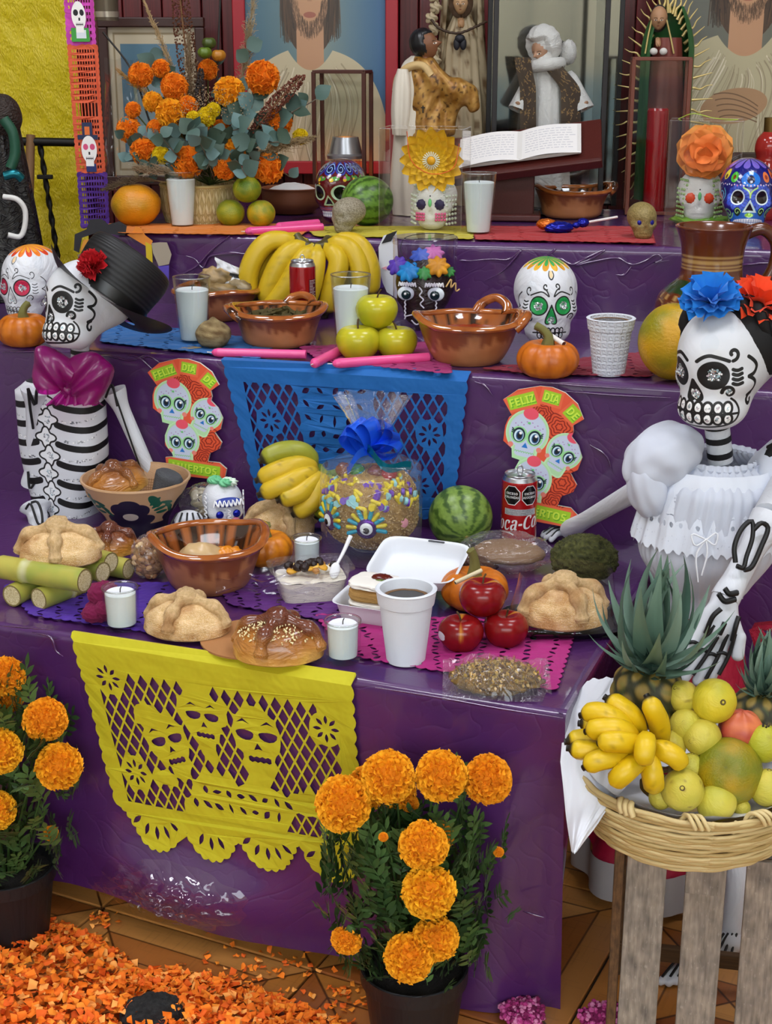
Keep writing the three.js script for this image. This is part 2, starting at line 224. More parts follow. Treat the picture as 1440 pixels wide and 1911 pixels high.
// folds standing up in the clear plastic that covers the steps
{
const foldM = mat([.068, .014, .105], { roughness: .12, ior: 2, clearcoat: 1, clearcoatRoughness: .04 });
const o = thing('plastic_cover', 'creased folds of the clear plastic cover along the step fronts', 'plastic cover', V(0, 0, 0));
const fold = (k, pts, r = .0019, onTop) => part('plastic_fold', tube(pts.map(([x, y]) => onTop ? on(x, y, TIERS[k].y + .001) : onRiser(k, x, y, .004 + (k === 0 ? .004 : 0))), (t) => r * (.35 + sin(t * PI)), { seg: pts.length * 6, rad: 6 }), foldM, o);
{ const T = TIERS[0]; part('crumpled_film', G(110, 40, (a0, v) => { const A = a0 * 2 * PI, k = v * (1 + .22 * noise(3 * cos(A), 3 * sin(A), 4)), q = onRiser(0, 325 + 145 * k * cos(A), 1662 + 62 * k * sin(A) + 22 * k * cos(A)), s = q.clone().sub(T.a).dot(T.e), t = clamp((Y1 - q.y) / (Y1 - T.bot(s))), e = 1 - v * v; return T.a.clone().addScaledVector(T.e, s).addScaledVector(T.back, -(T.off(s, t) + .002 + e * (.004 + .012 * pow(1 - abs(noise(s * 40 + q.y * 24, q.y * 46, 2)), 3) + .006 * pow(1 - abs(noise(s * 90, q.y * 80, 6)), 3)))).setY(q.y); }, true), clear(0xffffff, { roughness: .03, ior: 1.6 }), o); }
const z2 = (a) => a.map(([x, y]) => [880 + x / 2.571, 400 + y / 2.571]), z4 = (a) => a.map(([x, y]) => [x / 3, 400 + y / 3]), z5 = (a) => a.map(([x, y]) => [400 + x / 3, 400 + y / 3]);
[z2([[60, 320], [150, 270], [240, 165], [180, 215], [100, 215], [0, 222]]), z2([[230, 262], [300, 232], [405, 165], [340, 222], [420, 212], [480, 240], [560, 205], [640, 168], [560, 220], [490, 246], [600, 222], [700, 210], [765, 240], [830, 224], [890, 192], [915, 215], [870, 232], [945, 220]]), z2([[690, 290], [730, 290], [765, 250]]), z2([[1240, 250], [1330, 240], [1440, 232]]), z4([[1000, 345], [1100, 290], [1180, 205], [1285, 120]]), z4([[1040, 232], [1090, 250], [1135, 300], [1170, 240], [1210, 225], [1440, 222]]), z4([[1180, 290], [1230, 300], [1290, 370]]), z5([[0, 222], [90, 215], [190, 225]]), z5([[870, 225], [920, 200], [960, 180]]), z5([[1370, 258], [1440, 260]])].forEach((p) => fold(2, p));
[[[0, 657], [70, 656], [130, 653]], [[235, 662], [260, 668], [285, 690]], [[250, 672], [275, 664], [300, 678]], [[160, 668], [200, 664], [240, 672], [280, 664]], [[885, 712], [905, 720], [920, 740]], [[1000, 712], [1060, 718], [1120, 722], [1180, 726]], [[1050, 730], [1160, 738], [1250, 742]], [[1100, 830], [1130, 850], [1142, 880]]].forEach((p) => fold(1, p, .0016));
[[[0, 1168], [50, 1171], [100, 1176]], [[60, 1180], [95, 1190], [105, 1215], [118, 1225]], [[200, 1605], [240, 1620], [300, 1640], [350, 1650]], [[205, 1612], [215, 1640], [235, 1655]], [[290, 1640], [310, 1680], [340, 1710]], [[360, 1650], [372, 1690], [388, 1715], [395, 1690], [385, 1650]], [[428, 1690], [436, 1675], [440, 1695]], [[700, 1283], [820, 1302], [930, 1322], [1050, 1340]], [[975, 1700], [990, 1705], [1015, 1712]]].forEach((p) => fold(0, p, .0015));
}
// ---------------------------------------------------------------- fruit, vegetables, bread
const put = (px, py, y, h = 0) => on(px, py, y + h).setY(y);       // base point of a thing whose height h above y is seen at that pixel
const peel = vcol({ roughness: .38, bumpMap: again(bumpFine, 3, 2), bumpScale: .0012 }), waxy = vcol({ roughness: .22, specularIntensity: .8 }), skin = vcol({ roughness: .45 });
function orange(o, r, { c1 = 0xe08a10, c2 = 0x9a9a1c, top = 1, sq = .93, green = .3, sd = 1, navel = true } = {}) {   // citrus with a pitted peel and a small navel
const a = C(c1), b = C(c2);
const g = blob(r, r * sq, r, (d) => 1 + .012 * noise(d[0] * 2 + sd, d[1] * 2, d[2] * 2) - .06 * exp(-(((1 - d[1]) / .03) ** 2)) * .6, 40, 28);
part('peel', xf(paint(g, (x, y, z) => mix(a, b, clamp(green + .9 * fbm(x / r * 1.2 + sd, y / r * 1.2, z / r * 1.2, 3) + .25 * y / r))), [0, r * sq, 0]), peel, o);
if (navel) part('stem_scar', xf(blob(r * .09, r * .035, r * .09, (d) => 1 + .2 * cos(5 * atan2(d[0], d[2])), 15, 6), [0, r * sq * 1.925, 0]), mat(0x7a7a3a, { roughness: .8 }), o);
return o;
}
function apple(o, r, { kind = 'green', sd = 1 } = {}) {
const base = kind === 'red' ? [C(0x6e0a10), C(0xc8862c), C(0x8c1616)] : [C(0xc4b81c), C(0xa8ac20), C(0xd0c040)];
const g = G(44, 30, (u, v) => { const a = (u - .5) * 2 * PI, t = (v - .5) * PI, k = 1 + .03 * cos(5 * a) * smooth(.2, -1, sin(t)), rr = r * cos(t) * (1 + .12 * sin(t)) * k; return [rr * sin(a), r * .9 * (sin(t) - .3 * exp(-((1 - sin(t)) / .1)) + .16 * exp(-((1 + sin(t)) / .08)) - .02), rr * cos(a)]; }, true);
part('skin', xf(paint(g, (x, y, z) => { const a = atan2(x, z), n = fbm(cos(a) * 1.4 + sd * 3, sin(a) * 1.4, y / r * .5, 2), st = .35 * noise(a * 16, y / r * .8, sd); return kind === 'red' ? mix(mix(base[0], base[2], .5 + st), base[1], smooth(.38, .8, n + .25 * noise(a * 8, y / r, sd) + .1 * y / r)) : mix(mix(base[0], base[1], .5 + n + .3 * st), base[2], .3 * smooth(-.2, .8, y / r)); }), [0, r * .74, 0]), waxy, o);
part('stem', tube([[0, r * 1.3, 0], [.1 * r, r * 1.6, 0], [.2 * r, r * 1.75, .04 * r]], r * .045, { seg: 5, rad: 6 }), mat(0x4b3418, { roughness: .8 }), o);
return o;
}
function watermelon(o, r, { long = 1, dark = 0x23400f, lite = 0x7da236, n = 13, tilt = [0, 0, 0] } = {}) {   // striped along the meridians of its own axis
const a = C(lite), b = C(dark);
const g = blob(r, r, r * long, null, 96, 72);
paint(g, (x, y, z) => { const t = atan2(y, x), w = z / (r * long), f = abs(sin(n / 2 * (t + .1 * fbm(w * 4, cos(t) * 3, sin(t) * 3, 2)) + .25 * noise(w * 9, t * 3))); const m = smooth(.68, .95, f + .35 * fbm(x / r * 7, y / r * 7, w * 7, 2)); return mix(mix(a, b, .22 + .3 * fbm(x / r * 12, y / r * 12, w * 12, 2)), b, m * .9); });
const s = new THREE.Mesh(xf(g, [0, 0, 0], [0, 0, 0]), vcol({ roughness: .35 })); shade(s); s.name = 'rind'; s.rotation.set(...tilt); s.position.y = r; o.add(s);
const k = shade(new THREE.Mesh(xf(blob(r * .06, r * .06, r * .03, null, 10, 6), [0, 0, r * long * .995]), mat(0x8a8040, { roughness: .9 }))); k.name = 'blossom_scar'; s.add(k);
return o;
}
function pumpkin(o, r, h, { c = 0xd77a12, ribs = 10, stem = .5, lean = .2, sd = 1 } = {}) {
const a = C(c), b = C(0xa84e08);
const g = G(80, 26, (u, v) => { const A = (u - .5) * 2 * PI, t = (v - .5) * PI, rib = 1 - .07 * pow(abs(sin(A * ribs / 2 + .5)) < .999 ? 1 - abs(sin(A * ribs / 2 + .5)) : 0, 1.6), rr = r * pow(cos(t), .8) * rib; return [rr * sin(A), h / 2 * (sin(t) - .35 * exp(-((1 - sin(t)) / .07)) + .2 * exp(-((1 + sin(t)) / .1))), rr * cos(A)]; }, true);
part('rind', xf(paint(g, (x, y, z) => { const A = atan2(x, z); return mix(a, b, .25 + .5 * fbm(x / r * 3 + sd, y / r * 3, z / r * 3, 3) + .3 * (1 - abs(sin(A * ribs / 2 + .5)))); }), [0, h / 2 * .82, 0]), vcol({ roughness: .38 }), o);
part('stem', xf(tube([[0, 0, 0], [0, r * stem * .45, 0], [lean * r * .4, r * stem * .8, 0], [lean * r, r * stem, 0]], (t) => r * .14 * (1.5 - 1.6 * t + t * t), { seg: 10, rad: 10, sq: (q) => 1 + .15 * cos(5 * q) }), [0, h * .74, 0]), mat(0x6e6a35, { roughness: .85 }), o);
return o;
}
// bananas: curved five-sided rods, tip and neck darker
const bananaMat = vcol({ roughness: .42 });
function bananaGeo(pts, r, { ripe = 0xd9b216, tip = 0x8a9a22, sd = 1, spots = .4, end = 0x2c2413, neck = 0x9aa02a, turn } = {}) {
const a = C(ripe), b = C(tip), e = C(end), nk = C(neck), sp = C(0x5e4212);
return paint(tube(pts, (t) => r * (t < .16 ? lerp(.4, .92, smooth(0, .16, t)) : t > .95 ? .3 : t > .82 ? lerp(.3, 1, sqrt(max(0, (.95 - t) / .13))) : .92 + .08 * sin((t - .16) / .7 * PI)), { seg: 26, rad: 15, sq: (q) => 1 + .045 * cos(5 * q) }), (x, y, z, u, v) => { const n = fbm(x * 55 + sd, y * 55, z * 55, 3); let c = mix(a, b, .9 * smooth(.16, -.02, v) + .8 * smooth(.8, .97, v) + .25 * n); if (v < .07) c = mix(c, nk, .8); c = mix(c, sp, spots * smooth(.42, .6, noise(x * 160 + sd, y * 160, z * 160) + .35 * n)); return v > .84 ? mix(c, e, smooth(.84, .87, v)) : c; });
}
const bend = (o, dir, len, sag, n = 5) => Array.from({ length: n + 1 }, (_, i) => { const t = i / n; return V(...o).addScaledVector(V(...dir).normalize(), len * t).add(V(sag[0], sag[1], sag[2]).multiplyScalar(4 * t * (1 - t))); });
// pan de muerto: round loaf, four rows of "bones", a knob
const crustTex = (dusty) => grainTex(256, 256, (i, j) => { const n = fbm(i / 40, j / 40, dusty ? 1 : 5, 4), g = rnd(); return dusty ? (g < .16 ? [236, 222, 196] : [206 + n * 26, 170 + n * 30, 116 + n * 34]) : [196 + n * 60, 122 + n * 60, 44 + n * 40]; });
const crust = { dusty: mat(0xffffff, { vertexColors: true, map: again(crustTex(true), 2, 2), roughness: .85, bumpMap: again(bumpFine, 4, 4), bumpScale: .0018 }), glazed: vcol({ roughness: .3, clearcoat: .8, clearcoatRoughness: .12, bumpMap: again(bumpSoft, 3, 3), bumpScale: .0022 }) };
function bread(o, rx, rz, h, { kind = 'dusty', ry = 0, sd = 1, seeds = 0, dark = .5 } = {}) {
const m = crust[kind], lo = C(0xb8782c), hi = C(0x6a2c08), pale = C(0xd8a654);
const tone = (g, k = 0) => kind === 'glazed' ? paint(g, (x, y, z) => mix(mix(pale, lo, smooth(.1, .45, y / h + .2 * noise(x * 40, y * 40, z * 40 + sd))), hi, clamp(dark * smooth(.35, .95, y / h + .35 * fbm(x * 28 + sd, y * 28, z * 28, 3)) + k))) : paint(g, (x, y, z) => mix([1.15, 1.13, 1.1], [.72, .52, .36], .75 * smooth(.0, .5, fbm(x * 22 + sd, y * 22, z * 22, 3) + .25 * (y < h * .3) - k)));
const topY = (x, z) => h * .8 * sqrt(max(0, 1 - (x / rx) ** 2 - (z / rz) ** 2)) ** .7;
const body = blob(1, 1, 1, (d) => { const n = 1 + .045 * fbm(d[0] * 2.2 + sd, d[1] * 2, d[2] * 2.2, 3); return [d[0] * rx * n, d[1] > 0 ? h * .8 * pow(d[1], .75) * n : h * .14 * d[1], d[2] * rz * n]; }, 56, 32);
part('loaf', tone(xf(body, [0, h * .14, 0])), m, o);
for (let k = 0; k < 4; k++) {
const A = ry + k * PI / 2 + .12 * noise(k, sd), ax = sin(A) * rx, az = cos(A) * rz;
const pts = [.1, .3, .5, .7, .86, .97].map((t) => V(ax * t, h * .14 + topY(ax * t, az * t) + h * .035 - (t > .9 ? h * .16 : 0), az * t));
part('bone_strip', tone(tube(pts, (t) => h * (.135 + .075 * sin(t * PI * 2.1 + 1.3) ** 2) * (t > .93 ? .8 : 1), { seg: 26, rad: 12, sq: (q, t) => 1 + .12 * noise(q, t * 6, sd + k) }), .12), m, o);
}
part('knob', tone(xf(blob(h * .33, h * .27, h * .33, (d) => 1 + .12 * noise(d[0] * 3 + sd, d[1] * 3, d[2] * 3), 24, 16), [0, h * 1.02, 0]), .2), m, o);
if (seeds) { seed(sd * 13 + 5); const ms = []; for (let i = 0; i < seeds; i++) { const A = rnd(2 * PI), q = sqrt(rnd(.05, .8)), x = sin(A) * q * rx, z = cos(A) * q * rz; ms.push(M4([x, h * .15 + topY(x, z) * 1.0 + h * .03, z], [rnd(3), rnd(3), rnd(3)], [.0013, .0022, .0009])); } many('sesame_seeds', new THREE.SphereGeometry(1, 6, 4), mat(0xeedfae, { roughness: .6 }), o, ms); }
return o;
}
// ---------------------------------------------------------------- cups, glasses, bowls, cans, candles
const glassM = clear(0xf7faf8, { roughness: .02, ior: 1.5 }), waxM = mat(0xeceff5, { roughness: .5 }), foam = mat(0xdde2ea, { roughness: .55, bumpMap: again(bumpFine, 5, 5), bumpScale: .0003 });
function glassCandle(o, r1, r0, h, { fill = .86, low = .05, facet = 12, thick = false } = {}) {
const cut = (a, y, r) => [r * (1 + .018 * cos(facet * a) * (y < h * .93 ? 1 : .3)), y];
const rr = (y) => lerp(r0, r1, y / h), e = thick ? .0034 : .0022;
part('glass', rev([[0, .001], [r0 * .95, .001], [r0, .003], [r1, h - .001], [r1 - e * .5, h], [r1 - e, h - .001], [rr(h * low) - e, h * low], [0, h * low]], 72, { mod: cut }), glassM, o);
part('rim', new THREE.TorusGeometry(r1 - .0008, .0011, 6, 48).rotateX(PI / 2).translate(0, h, 0), clear(0xf4f8f7, { thickness: .002, ior: 1.5 }), o);
const g = .0006, y1 = h * fill;
part('wax', rev([[0, h * low + .001], [rr(h * low) - e - g, h * low + .001], [rr(y1) - e - g, y1 - .002], [rr(y1) - e - .003, y1], [r1 * .3, y1 - .0012], [0, y1 - .0016]], 40), waxM, o);
part('wick', tube([[0, y1 - .002, 0], [.0005, y1 + .004, 0], [.002, y1 + .007, .001]], .0008, { seg: 4, rad: 5 }), mat(0x3a352e), o);
return o;
}
function foamCup(o, r1, r0, h, { coffee = .9, key } = {}) {
const m = key ? mat(0xdde2ea, { roughness: .5, bumpMap: again(tex(128, 128, (x) => { x.fillStyle = '#000'; x.fillRect(0, 0, 128, 128); x.strokeStyle = '#fff'; x.lineWidth = 7; for (let k = 0; k < 4; k++) for (let q = 0; q < 4; q++) { x.save(); x.translate(q * 32, k * 32); x.beginPath(); x.moveTo(4, 30); x.lineTo(4, 4); x.lineTo(28, 4); x.lineTo(28, 20); x.lineTo(16, 20); x.lineTo(16, 13); x.stroke(); x.restore(); } }, { data: true }), 5, 2), bumpScale: .0012 }) : foam;
const w = .003, rr = (y) => lerp(r0, r1, y / h);
const cupG = rev([[0, .004], [r0 * .86, .004], [r0 * .9, 0], [r0, .001], [rr(h * .78), h * .78], [rr(h * .78) + .0022, h * .795], [rr(h * .97) + .0025, h * .97], [r1 + .003, h * .985], [r1 + .001, h], [r1 - w, h - .001], [rr(h * .1) - w, h * .1], [0, h * .1]], 64); { const q = cupG.attributes.position, u = cupG.attributes.uv; for (let i = 0; i < q.count; i++) u.setY(i, q.getY(i) / h); } part('wall', cupG, m, o);
const yc = h * coffee;
part('coffee', rev([[0, yc - .002], [rr(yc) - w - .0004, yc - .002], [rr(yc) - w - .0005, yc], [0, yc + .0001]], 40), mat(0x1d0d05, { roughness: .06 }), o);
part('froth', rev([[rr(yc) - w - .006, yc + .0002], [rr(yc) - w - .003, yc + .001], [rr(yc) - w - .0006, yc + .0004]], 40, { mod: (a, y, r) => [r - .0012 * noise(a * 6, y), y] }), mat(0x6b4a24, { roughness: .5 }), o);
return o;
}
// glazed clay pot: outside raw clay with drips, inside streaked glaze
const clayOut = vcol({ roughness: .42, clearcoat: .35, clearcoatRoughness: .2 }), clayIn = vcol({ roughness: .12, clearcoat: 1, clearcoatRoughness: .04 });
function clayBowl(o, r, h, { foot = .55, wave = .12, lobes = 2, turn = 0, handles = [], streaks = 9, sd = 1, deep = .82, squash = 1 } = {}) {
const up = (a, k) => k * h * wave * pow(.5 + .5 * cos(lobes * (a - turn)), 3), sx = (a) => 1;
const clay = C(0xba7a4c), drip = C(0x7c3c18), dk = C(0x160a06), red = C(0x8e4a20), lite = C(0xb0662c);
const prof = spline([[foot * r, 0, 0], [foot * r * 1.12, h * .1, 0], [r * .82, h * .45, 0], [r * .93, h * .8, 0], [r * 1.0, h * .96, 0]]);
const outer = G(72, 24, (u, v) => { const a = (u - .5) * 2 * PI, p = prof.getPoint(v); return [p.x * sin(a), p.y + up(a, v ** 3), p.x * cos(a) * squash]; }, true);
paint(outer, (x, y, z) => { const a = atan2(x, z), n = .3 * noise(cos(a) * 5 + sd, sin(a) * 5, 1) + .15 * noise(cos(a) * 14, sin(a) * 14, sd); return mix(mix(clay, [clay[0] * .8, clay[1] * .75, clay[2] * .7], .5 + fbm(x * 40, y * 40, z * 40, 2)), drip, .85 * smooth(-.05, .05, y / h - .6 + n * 1.4)); });
const inner = G(72, 24, (u, v) => { const a = (u - .5) * 2 * PI, t = v; const p = prof.getPoint(t); const rr = max(0, t < .06 ? 0 : p.x - .006), yy = max(h * (1 - deep), p.y); return [rr * sin(a), (t < .06 ? h * (1 - deep) : yy) + up(a, t ** 3), rr * cos(a) * squash]; }, true);
paint(inner, (x, y, z) => { const a = atan2(x, z), s = noise(cos(a) * streaks * .8 + sd, sin(a) * streaks * .8, y / h * .8), k = smooth(-.02, .1, s + .12 * noise(x * 90, y * 90, z * 90)); return mix(mix(red, lite, .5 + .6 * noise(a * 3, y / h * 2, sd)), dk, k * .95); });
const lip = G(72, 8, (u, v) => { const a = (u - .5) * 2 * PI, q = v * PI * 2, p = prof.getPoint(1), c = r * .985, k = .006; return [(c + k * 1.2 * cos(q)) * sin(a), p.y + up(a, 1) + k * sin(q), (c + k * 1.2 * cos(q)) * cos(a) * squash]; }, true);
paint(lip, (x, y, z) => mix(red, lite, .5 + noise(x * 60, y * 60, z * 60)));
part('bowl_outside', [outer, rev([[0, .0005], [foot * r, 0]], 40)], clayOut, o); part('bowl_inside', inner, clayIn, o); part('bowl_rim', lip, clayIn, o);
handles.forEach(([a, s = 1, rise = .3, drop = 0]) => { const q = .3 * s, e = (t, k, y) => [r * k * sin(a + t), h * y + up(a + t, 1), r * k * cos(a + t) * squash];
part('handle', paint(tube([e(-q, .97, .93 - drop), e(-q * .75, 1.06, .98 + rise * .5 - drop), e(0, 1.1, 1 + rise - drop), e(q * .75, 1.06, .98 + rise * .5 - drop), e(q, .97, .93 - drop)], (t) => r * .085 * (1 + .5 * abs(t - .5)), { seg: 24, rad: 10 }), (x, y, z) => mix(mix(red, lite, .5 + noise(x * 70, y * 70, z * 70)), dk, .9 * smooth(.15, .3, noise(x * 45 + sd, y * 45, z * 45)))), clayIn, o); });
return o;
}
function can(o, r, h, label, { turn = 0 } = {}) {
const m = mat(0xffffff, { map: label, roughness: .25, metalness: .25, clearcoat: .6, clearcoatRoughness: .1 }), al = mat(0xc9ccd0, { metalness: 1, roughness: .28 });
const g = rev([[r * .97, h * .045], [r, h * .07], [r, h * .9], [r * .99, h * .92]], 56); { const p = g.attributes.position, u = g.attributes.uv; for (let i = 0; i < p.count; i++) u.setY(i, p.getY(i) / h); }
part('can_wall', xf(g, [0, 0, 0], [0, turn, 0]), m, o);
part('can_bottom', rev([[0, h * .02], [r * .7, h * .02], [r * .74, 0], [r * .8, .001], [r * .97, h * .045]], 40), al, o);
part('can_shoulder', rev([[r * .99, h * .92], [r * .9, h * .965], [r * .86, h * .975], [r * .87, h * .99], [r * .845, h], [r * .82, h * .99], [r * .8, h * .965], [0, h * .965]], 48), al, o);
part('drinking_hole', xf(rev([[0, 0], [r * .26, 0], [r * .26, .0006], [0, .0006]], 20), [0, h * .966, r * .42], [0, 0, 0], [1, 1, 1.2]), mat(0x101010), o);
part('pull_tab', [xf(new THREE.TorusGeometry(r * .2, r * .045, 6, 20), [0, h * .966 + r * .3, 0], [0, 0, 0], [.8, 1.35, .7]), xf(box(r * .3, r * .1, r * .05), [0, h * .968 + r * .04, 0])], al, o);
return o;
}
const pinkWax = mat(0xe84f92, { roughness: .35, clearcoat: .3 });
function waxCandle(label, p0, p1, r, group) {
const len = p0.distanceTo(p1), o = thing('pink_candle', label, 'candle', p0.clone().lerp(p1, .5), atan2(-(p1.z - p0.z), p1.x - p0.x), group);
part('candle_stick', xf(rev([[0, 0], [r * .92, 0], [r, .001], [r, len * .93], [r * .8, len * .97], [r * .35, len * .995], [0, len]], 24), [len / 2, r, 0], [0, 0, PI / 2]), pinkWax, o);
part('wick', tube([[-len / 2, r, 0], [-len / 2 - .008, r * 1.05, 0]], .0009, { seg: 2, rad: 5 }), mat(0xe8e0d8), o);
return o;
}
// ---------------------------------------------------------------- lowest step: cups, bowls, bread, fruit
{
let o, p, k;
p = put(757, 1240, Y1, 0); p = on(757, 1232, Y1); foamCup(thing('foam_cup', 'large smooth white foam cup of black coffee at the front edge', 'cup', p), .0375, .0255, .103, { coffee: .86 });
glassCandle(thing('votive_candle', 'short clear glass votive with white wax beside the large foam cup', 'candle', on(640, 1233, Y1)), .0245, .0225, .0575, { fill: .93, low: .14, facet: 14, thick: true });
glassCandle(thing('votive_candle', 'short glass votive with white wax between purple flower and sugared bread', 'candle', on(228, 1172, Y1)), .0255, .0235, .061, { fill: .9, low: .12, facet: 14, thick: true });
glassCandle(thing('votive_candle', 'short glass votive with white wax behind the clear dessert tub', 'candle', on(573, 1068, Y1)), .0235, .0215, .056, { fill: .95, low: .12, facet: 14, thick: true });
// clay bowl with food
p = put(392, 1090, Y1); o = thing('clay_bowl', 'wide open clay bowl with streaked glaze holding cooked pumpkin', 'bowl', p, .2); clayBowl(o, .086, .073, { foot: .62, wave: .2, lobes: 2, turn: PI / 2 + .15, sd: 4, streaks: 10 });
part('food', [xf(blob(.034, .024, .028, (d) => 1 + .2 * noise(d[0] * 2, d[1] * 2, d[2] * 2), 20, 12), [-.014, .046, .012])], mat(0xc9a979, { roughness: .35 }), o, 'pale piece of stewed food');
part('food', [xf(blob(.03, .018, .024, (d) => 1 + .3 * noise(d[0] * 4, d[1] * 4, d[2] * 4), 24, 14), [.026, .042, .01])], mat(0xe08a1c, { roughness: .3 }), o, 'orange pumpkin flesh');
part('syrup', rev([[0, .028], [.066, .028], [.066, .029], [0, .03]], 40), mat(0x6e3410, { roughness: .08 }), o);
// painted grinding bowl
p = on(258, 985, Y1); o = thing('painted_bowl', 'cream clay bowl painted with dark flowers and green leaves', 'bowl', p);
const pt = tex(1024, 256, (x) => {
x.fillStyle = '#c9a077'; x.fillRect(0, 0, 1024, 256); x.fillStyle = '#1d1730';
const fl = (X) => { x.fillStyle = '#1d1730'; [[-62, 30, 46, 30], [-34, -24, 38, 40], [0, -40, 42, 44], [36, -22, 38, 38], [62, 32, 44, 30]].forEach(([a, b, c, d]) => { x.beginPath(); x.ellipse(X + a, 130 + b, c, d, 0, 0, 7); x.fill(); }); x.fillRect(X - 90, 150, 180, 40); x.fillStyle = '#d0c4b4'; x.beginPath(); x.ellipse(X, 142, 32, 22, 0, 0, 7); x.fill(); };
[512, 0, 1024, 256, 768].forEach(fl);
x.fillStyle = '#0f5a44'; [384, 640, 128, 896].forEach((X) => { for (let q = 0; q < 7; q++) { x.save(); x.translate(X + (q - 3) * 13, 60 + q * 22 % 70); x.rotate(-.9 + q * .3); x.beginPath(); x.ellipse(0, 0, 26, 9, 0, 0, 7); x.fill(); x.restore(); } x.beginPath(); x.ellipse(X - 40, 60, 17, 40, -.5, 0, 7); x.fill(); });
x.fillStyle = '#1d1730'; x.fillRect(0, 190, 1024, 66);
});
o.scale.setScalar(1.08); const po = rev([[.045, 0], [.05, .02], [.066, .045], [.084, .082]], 72, { hard: false, n: 24 }); { const u = po.attributes.uv, q = po.attributes.position; for (let i = 0; i < q.count; i++) u.setY(i, clamp(q.getY(i) / .082)); }
part('bowl_outside', po, mat(0xffffff, { map: pt, roughness: .35 }), o);
const gridT = tex(256, 256, (x) => { x.fillStyle = '#c59a6c'; x.fillRect(0, 0, 256, 256); x.strokeStyle = '#8b6238'; x.lineWidth = 2; for (let q = 0; q < 256; q += 9) { x.beginPath(); x.moveTo(q, 0); x.lineTo(q, 200); x.moveTo(0, q); x.lineTo(256, q); x.stroke(); } x.fillStyle = '#c9a077'; x.fillRect(0, 0, 256, 50); }, { rep: [4, 1] });
part('bowl_inside', rev([[0, .012], [.04, .014], [.062, .045], [.0805, .0815]], 72, { hard: false, n: 20 }), mat(0xffffff, { map: gridT, roughness: .5, bumpMap: again(bumpFine, 6, 3), bumpScale: .001 }), o);
part('bowl_rim', rev([[.0805, .0815], [.081, .0835], [.084, .0835], [.0845, .081]], 72), mat(0xc9a077, { roughness: .4 }), o);
o = thing('stone_pestle', 'grey rough stone pestle resting in the painted bowl', 'pestle', p.clone().add(V(.04, .05, .03)), .5); o.scale.setScalar(1.15);
part('stone', xf(tube([[0, 0, 0], [0, .03, 0], [0, .052, 0]], (t) => .012 + .01 * t - .006 * smooth(.9, 1, t), { seg: 12, rad: 20 }), [0, 0, 0], [.2, 0, -.35]), mat(0x54565a, { roughness: .95, bumpMap: again(bumpFine, 2, 2), bumpScale: .004 }), o);
// breads
o = thing('pan_de_muerto', 'glazed golden bread of the dead lying in the painted bowl', 'bread', p.clone().add(V(-.03, .066, .006)), .3); bread(o, .052, .042, .044, { kind: 'glazed', sd: 2, dark: .6, ry: .5 }); o.rotation.set(.05, .3, .12);
o = thing('pan_de_muerto', 'small dark glazed bread behind the sugar cane pieces', 'bread', on(208, 1056, Y1).setY(Y1 + .02)); bread(o, .04, .035, .042, { kind: 'glazed', sd: 5, dark: .95 });
o = thing('pan_de_muerto', 'large flour dusted bread resting on the stacked sugar cane', 'bread', on(113, 1050, Y1 + .05).setY(Y1 + .05)); bread(o, .06, .046, .056, { sd: 3, ry: .15 }); o.rotation.set(0, -.1, .02);
o = thing('pan_de_muerto', 'sugared flat bread beside the votive near the front edge', 'bread', put(350, 1166, Y1, .012)); bread(o, .06, .046, .052, { sd: 7, ry: -.2 }); o.rotation.y = -.15;
o = thing('pan_de_muerto', 'shiny brown bread topped with sesame seeds', 'bread', put(520, 1212, Y1, .012)); bread(o, .06, .046, .056, { kind: 'glazed', sd: 9, seeds: 420, dark: .85, ry: -.35 });
o = thing('pan_de_muerto', 'sugared brown bread leaning behind the orange pumpkin', 'bread', on(520, 990, Y1)); bread(o, .06, .048, .052, { sd: 11, ry: .4 }); o.rotation.set(.18, 0, -.16);
o = thing('pan_de_muerto', 'large pale dusted bread on the black tray', 'bread', put(1050, 1150, Y1 + .012, .01)); bread(o, .061, .048, .06, { sd: 15, ry: .3 });
// black tray in cling film
o = thing('black_tray', 'shallow black plastic tray under the pale bread', 'tray', put(1052, 1168, Y1), .1);
part('tray_shell', [G(40, 6, (u, v) => { const a = u * 2 * PI, r = lerp(.8, 1, v), n = 4, q = pow(pow(abs(cos(a)), n) + pow(abs(sin(a)), n), -1 / n); return [.085 * r * q * cos(a), .012 * v, .062 * r * q * sin(a)]; }, true), xf(box(.14, .002, .1), [0, .002, 0])], mat(0x15161a, { roughness: .25 }), o);
part('cling_film', G(40, 14, (u, v) => { const a = u * 2 * PI, n = 1 + .03 * noise(a * 5, v * 5); return [.086 * cos(a) * (1 - .25 * v) * n, .012 + .07 * v * v, .066 * sin(a) * (1 - .25 * v) * n]; }, true), clear(0xffffff, { roughness: .04 }), o);
// red apples
const ap = [[900, 1108, .038, 'topmost polished red apple of the pile with a white sticker'], [860, 1172, 0, 'red apple at the pile\'s left with a small white sticker'], [944, 1164, 0, 'red and yellow blushed apple at the right of the pile']];
ap.forEach(([x, y, up, l], i) => { p = on(x, y, Y1 + .03 + up * 1.0).setY(Y1 + up * 1.15); if (i === 0) p.y = Y1 + .04; o = thing('red_apple', l, 'apple', p, i * 2.1 + 1); apple(o, .0305 + (i === 0) * .001, { kind: 'red', sd: i + 2 }); if (i < 2) { const st = part('sticker', xf(G(8, 6, (u, v) => { const a = lerp(-.28, .28, u), b = lerp(-.22, .2, v) * sqrt(max(.05, 1 - (2 * u - 1) ** 2 * .8)); return [.0312 * sin(a) * cos(b), .0312 * .92 * sin(b), .0312 * cos(a) * cos(b)]; }), [0, .0245, 0]), mat(0xd9dde2, { roughness: .3 }), o); st.rotation.y = -(i * 2.1 + 1) - (i ? 1.1 : .35); } });
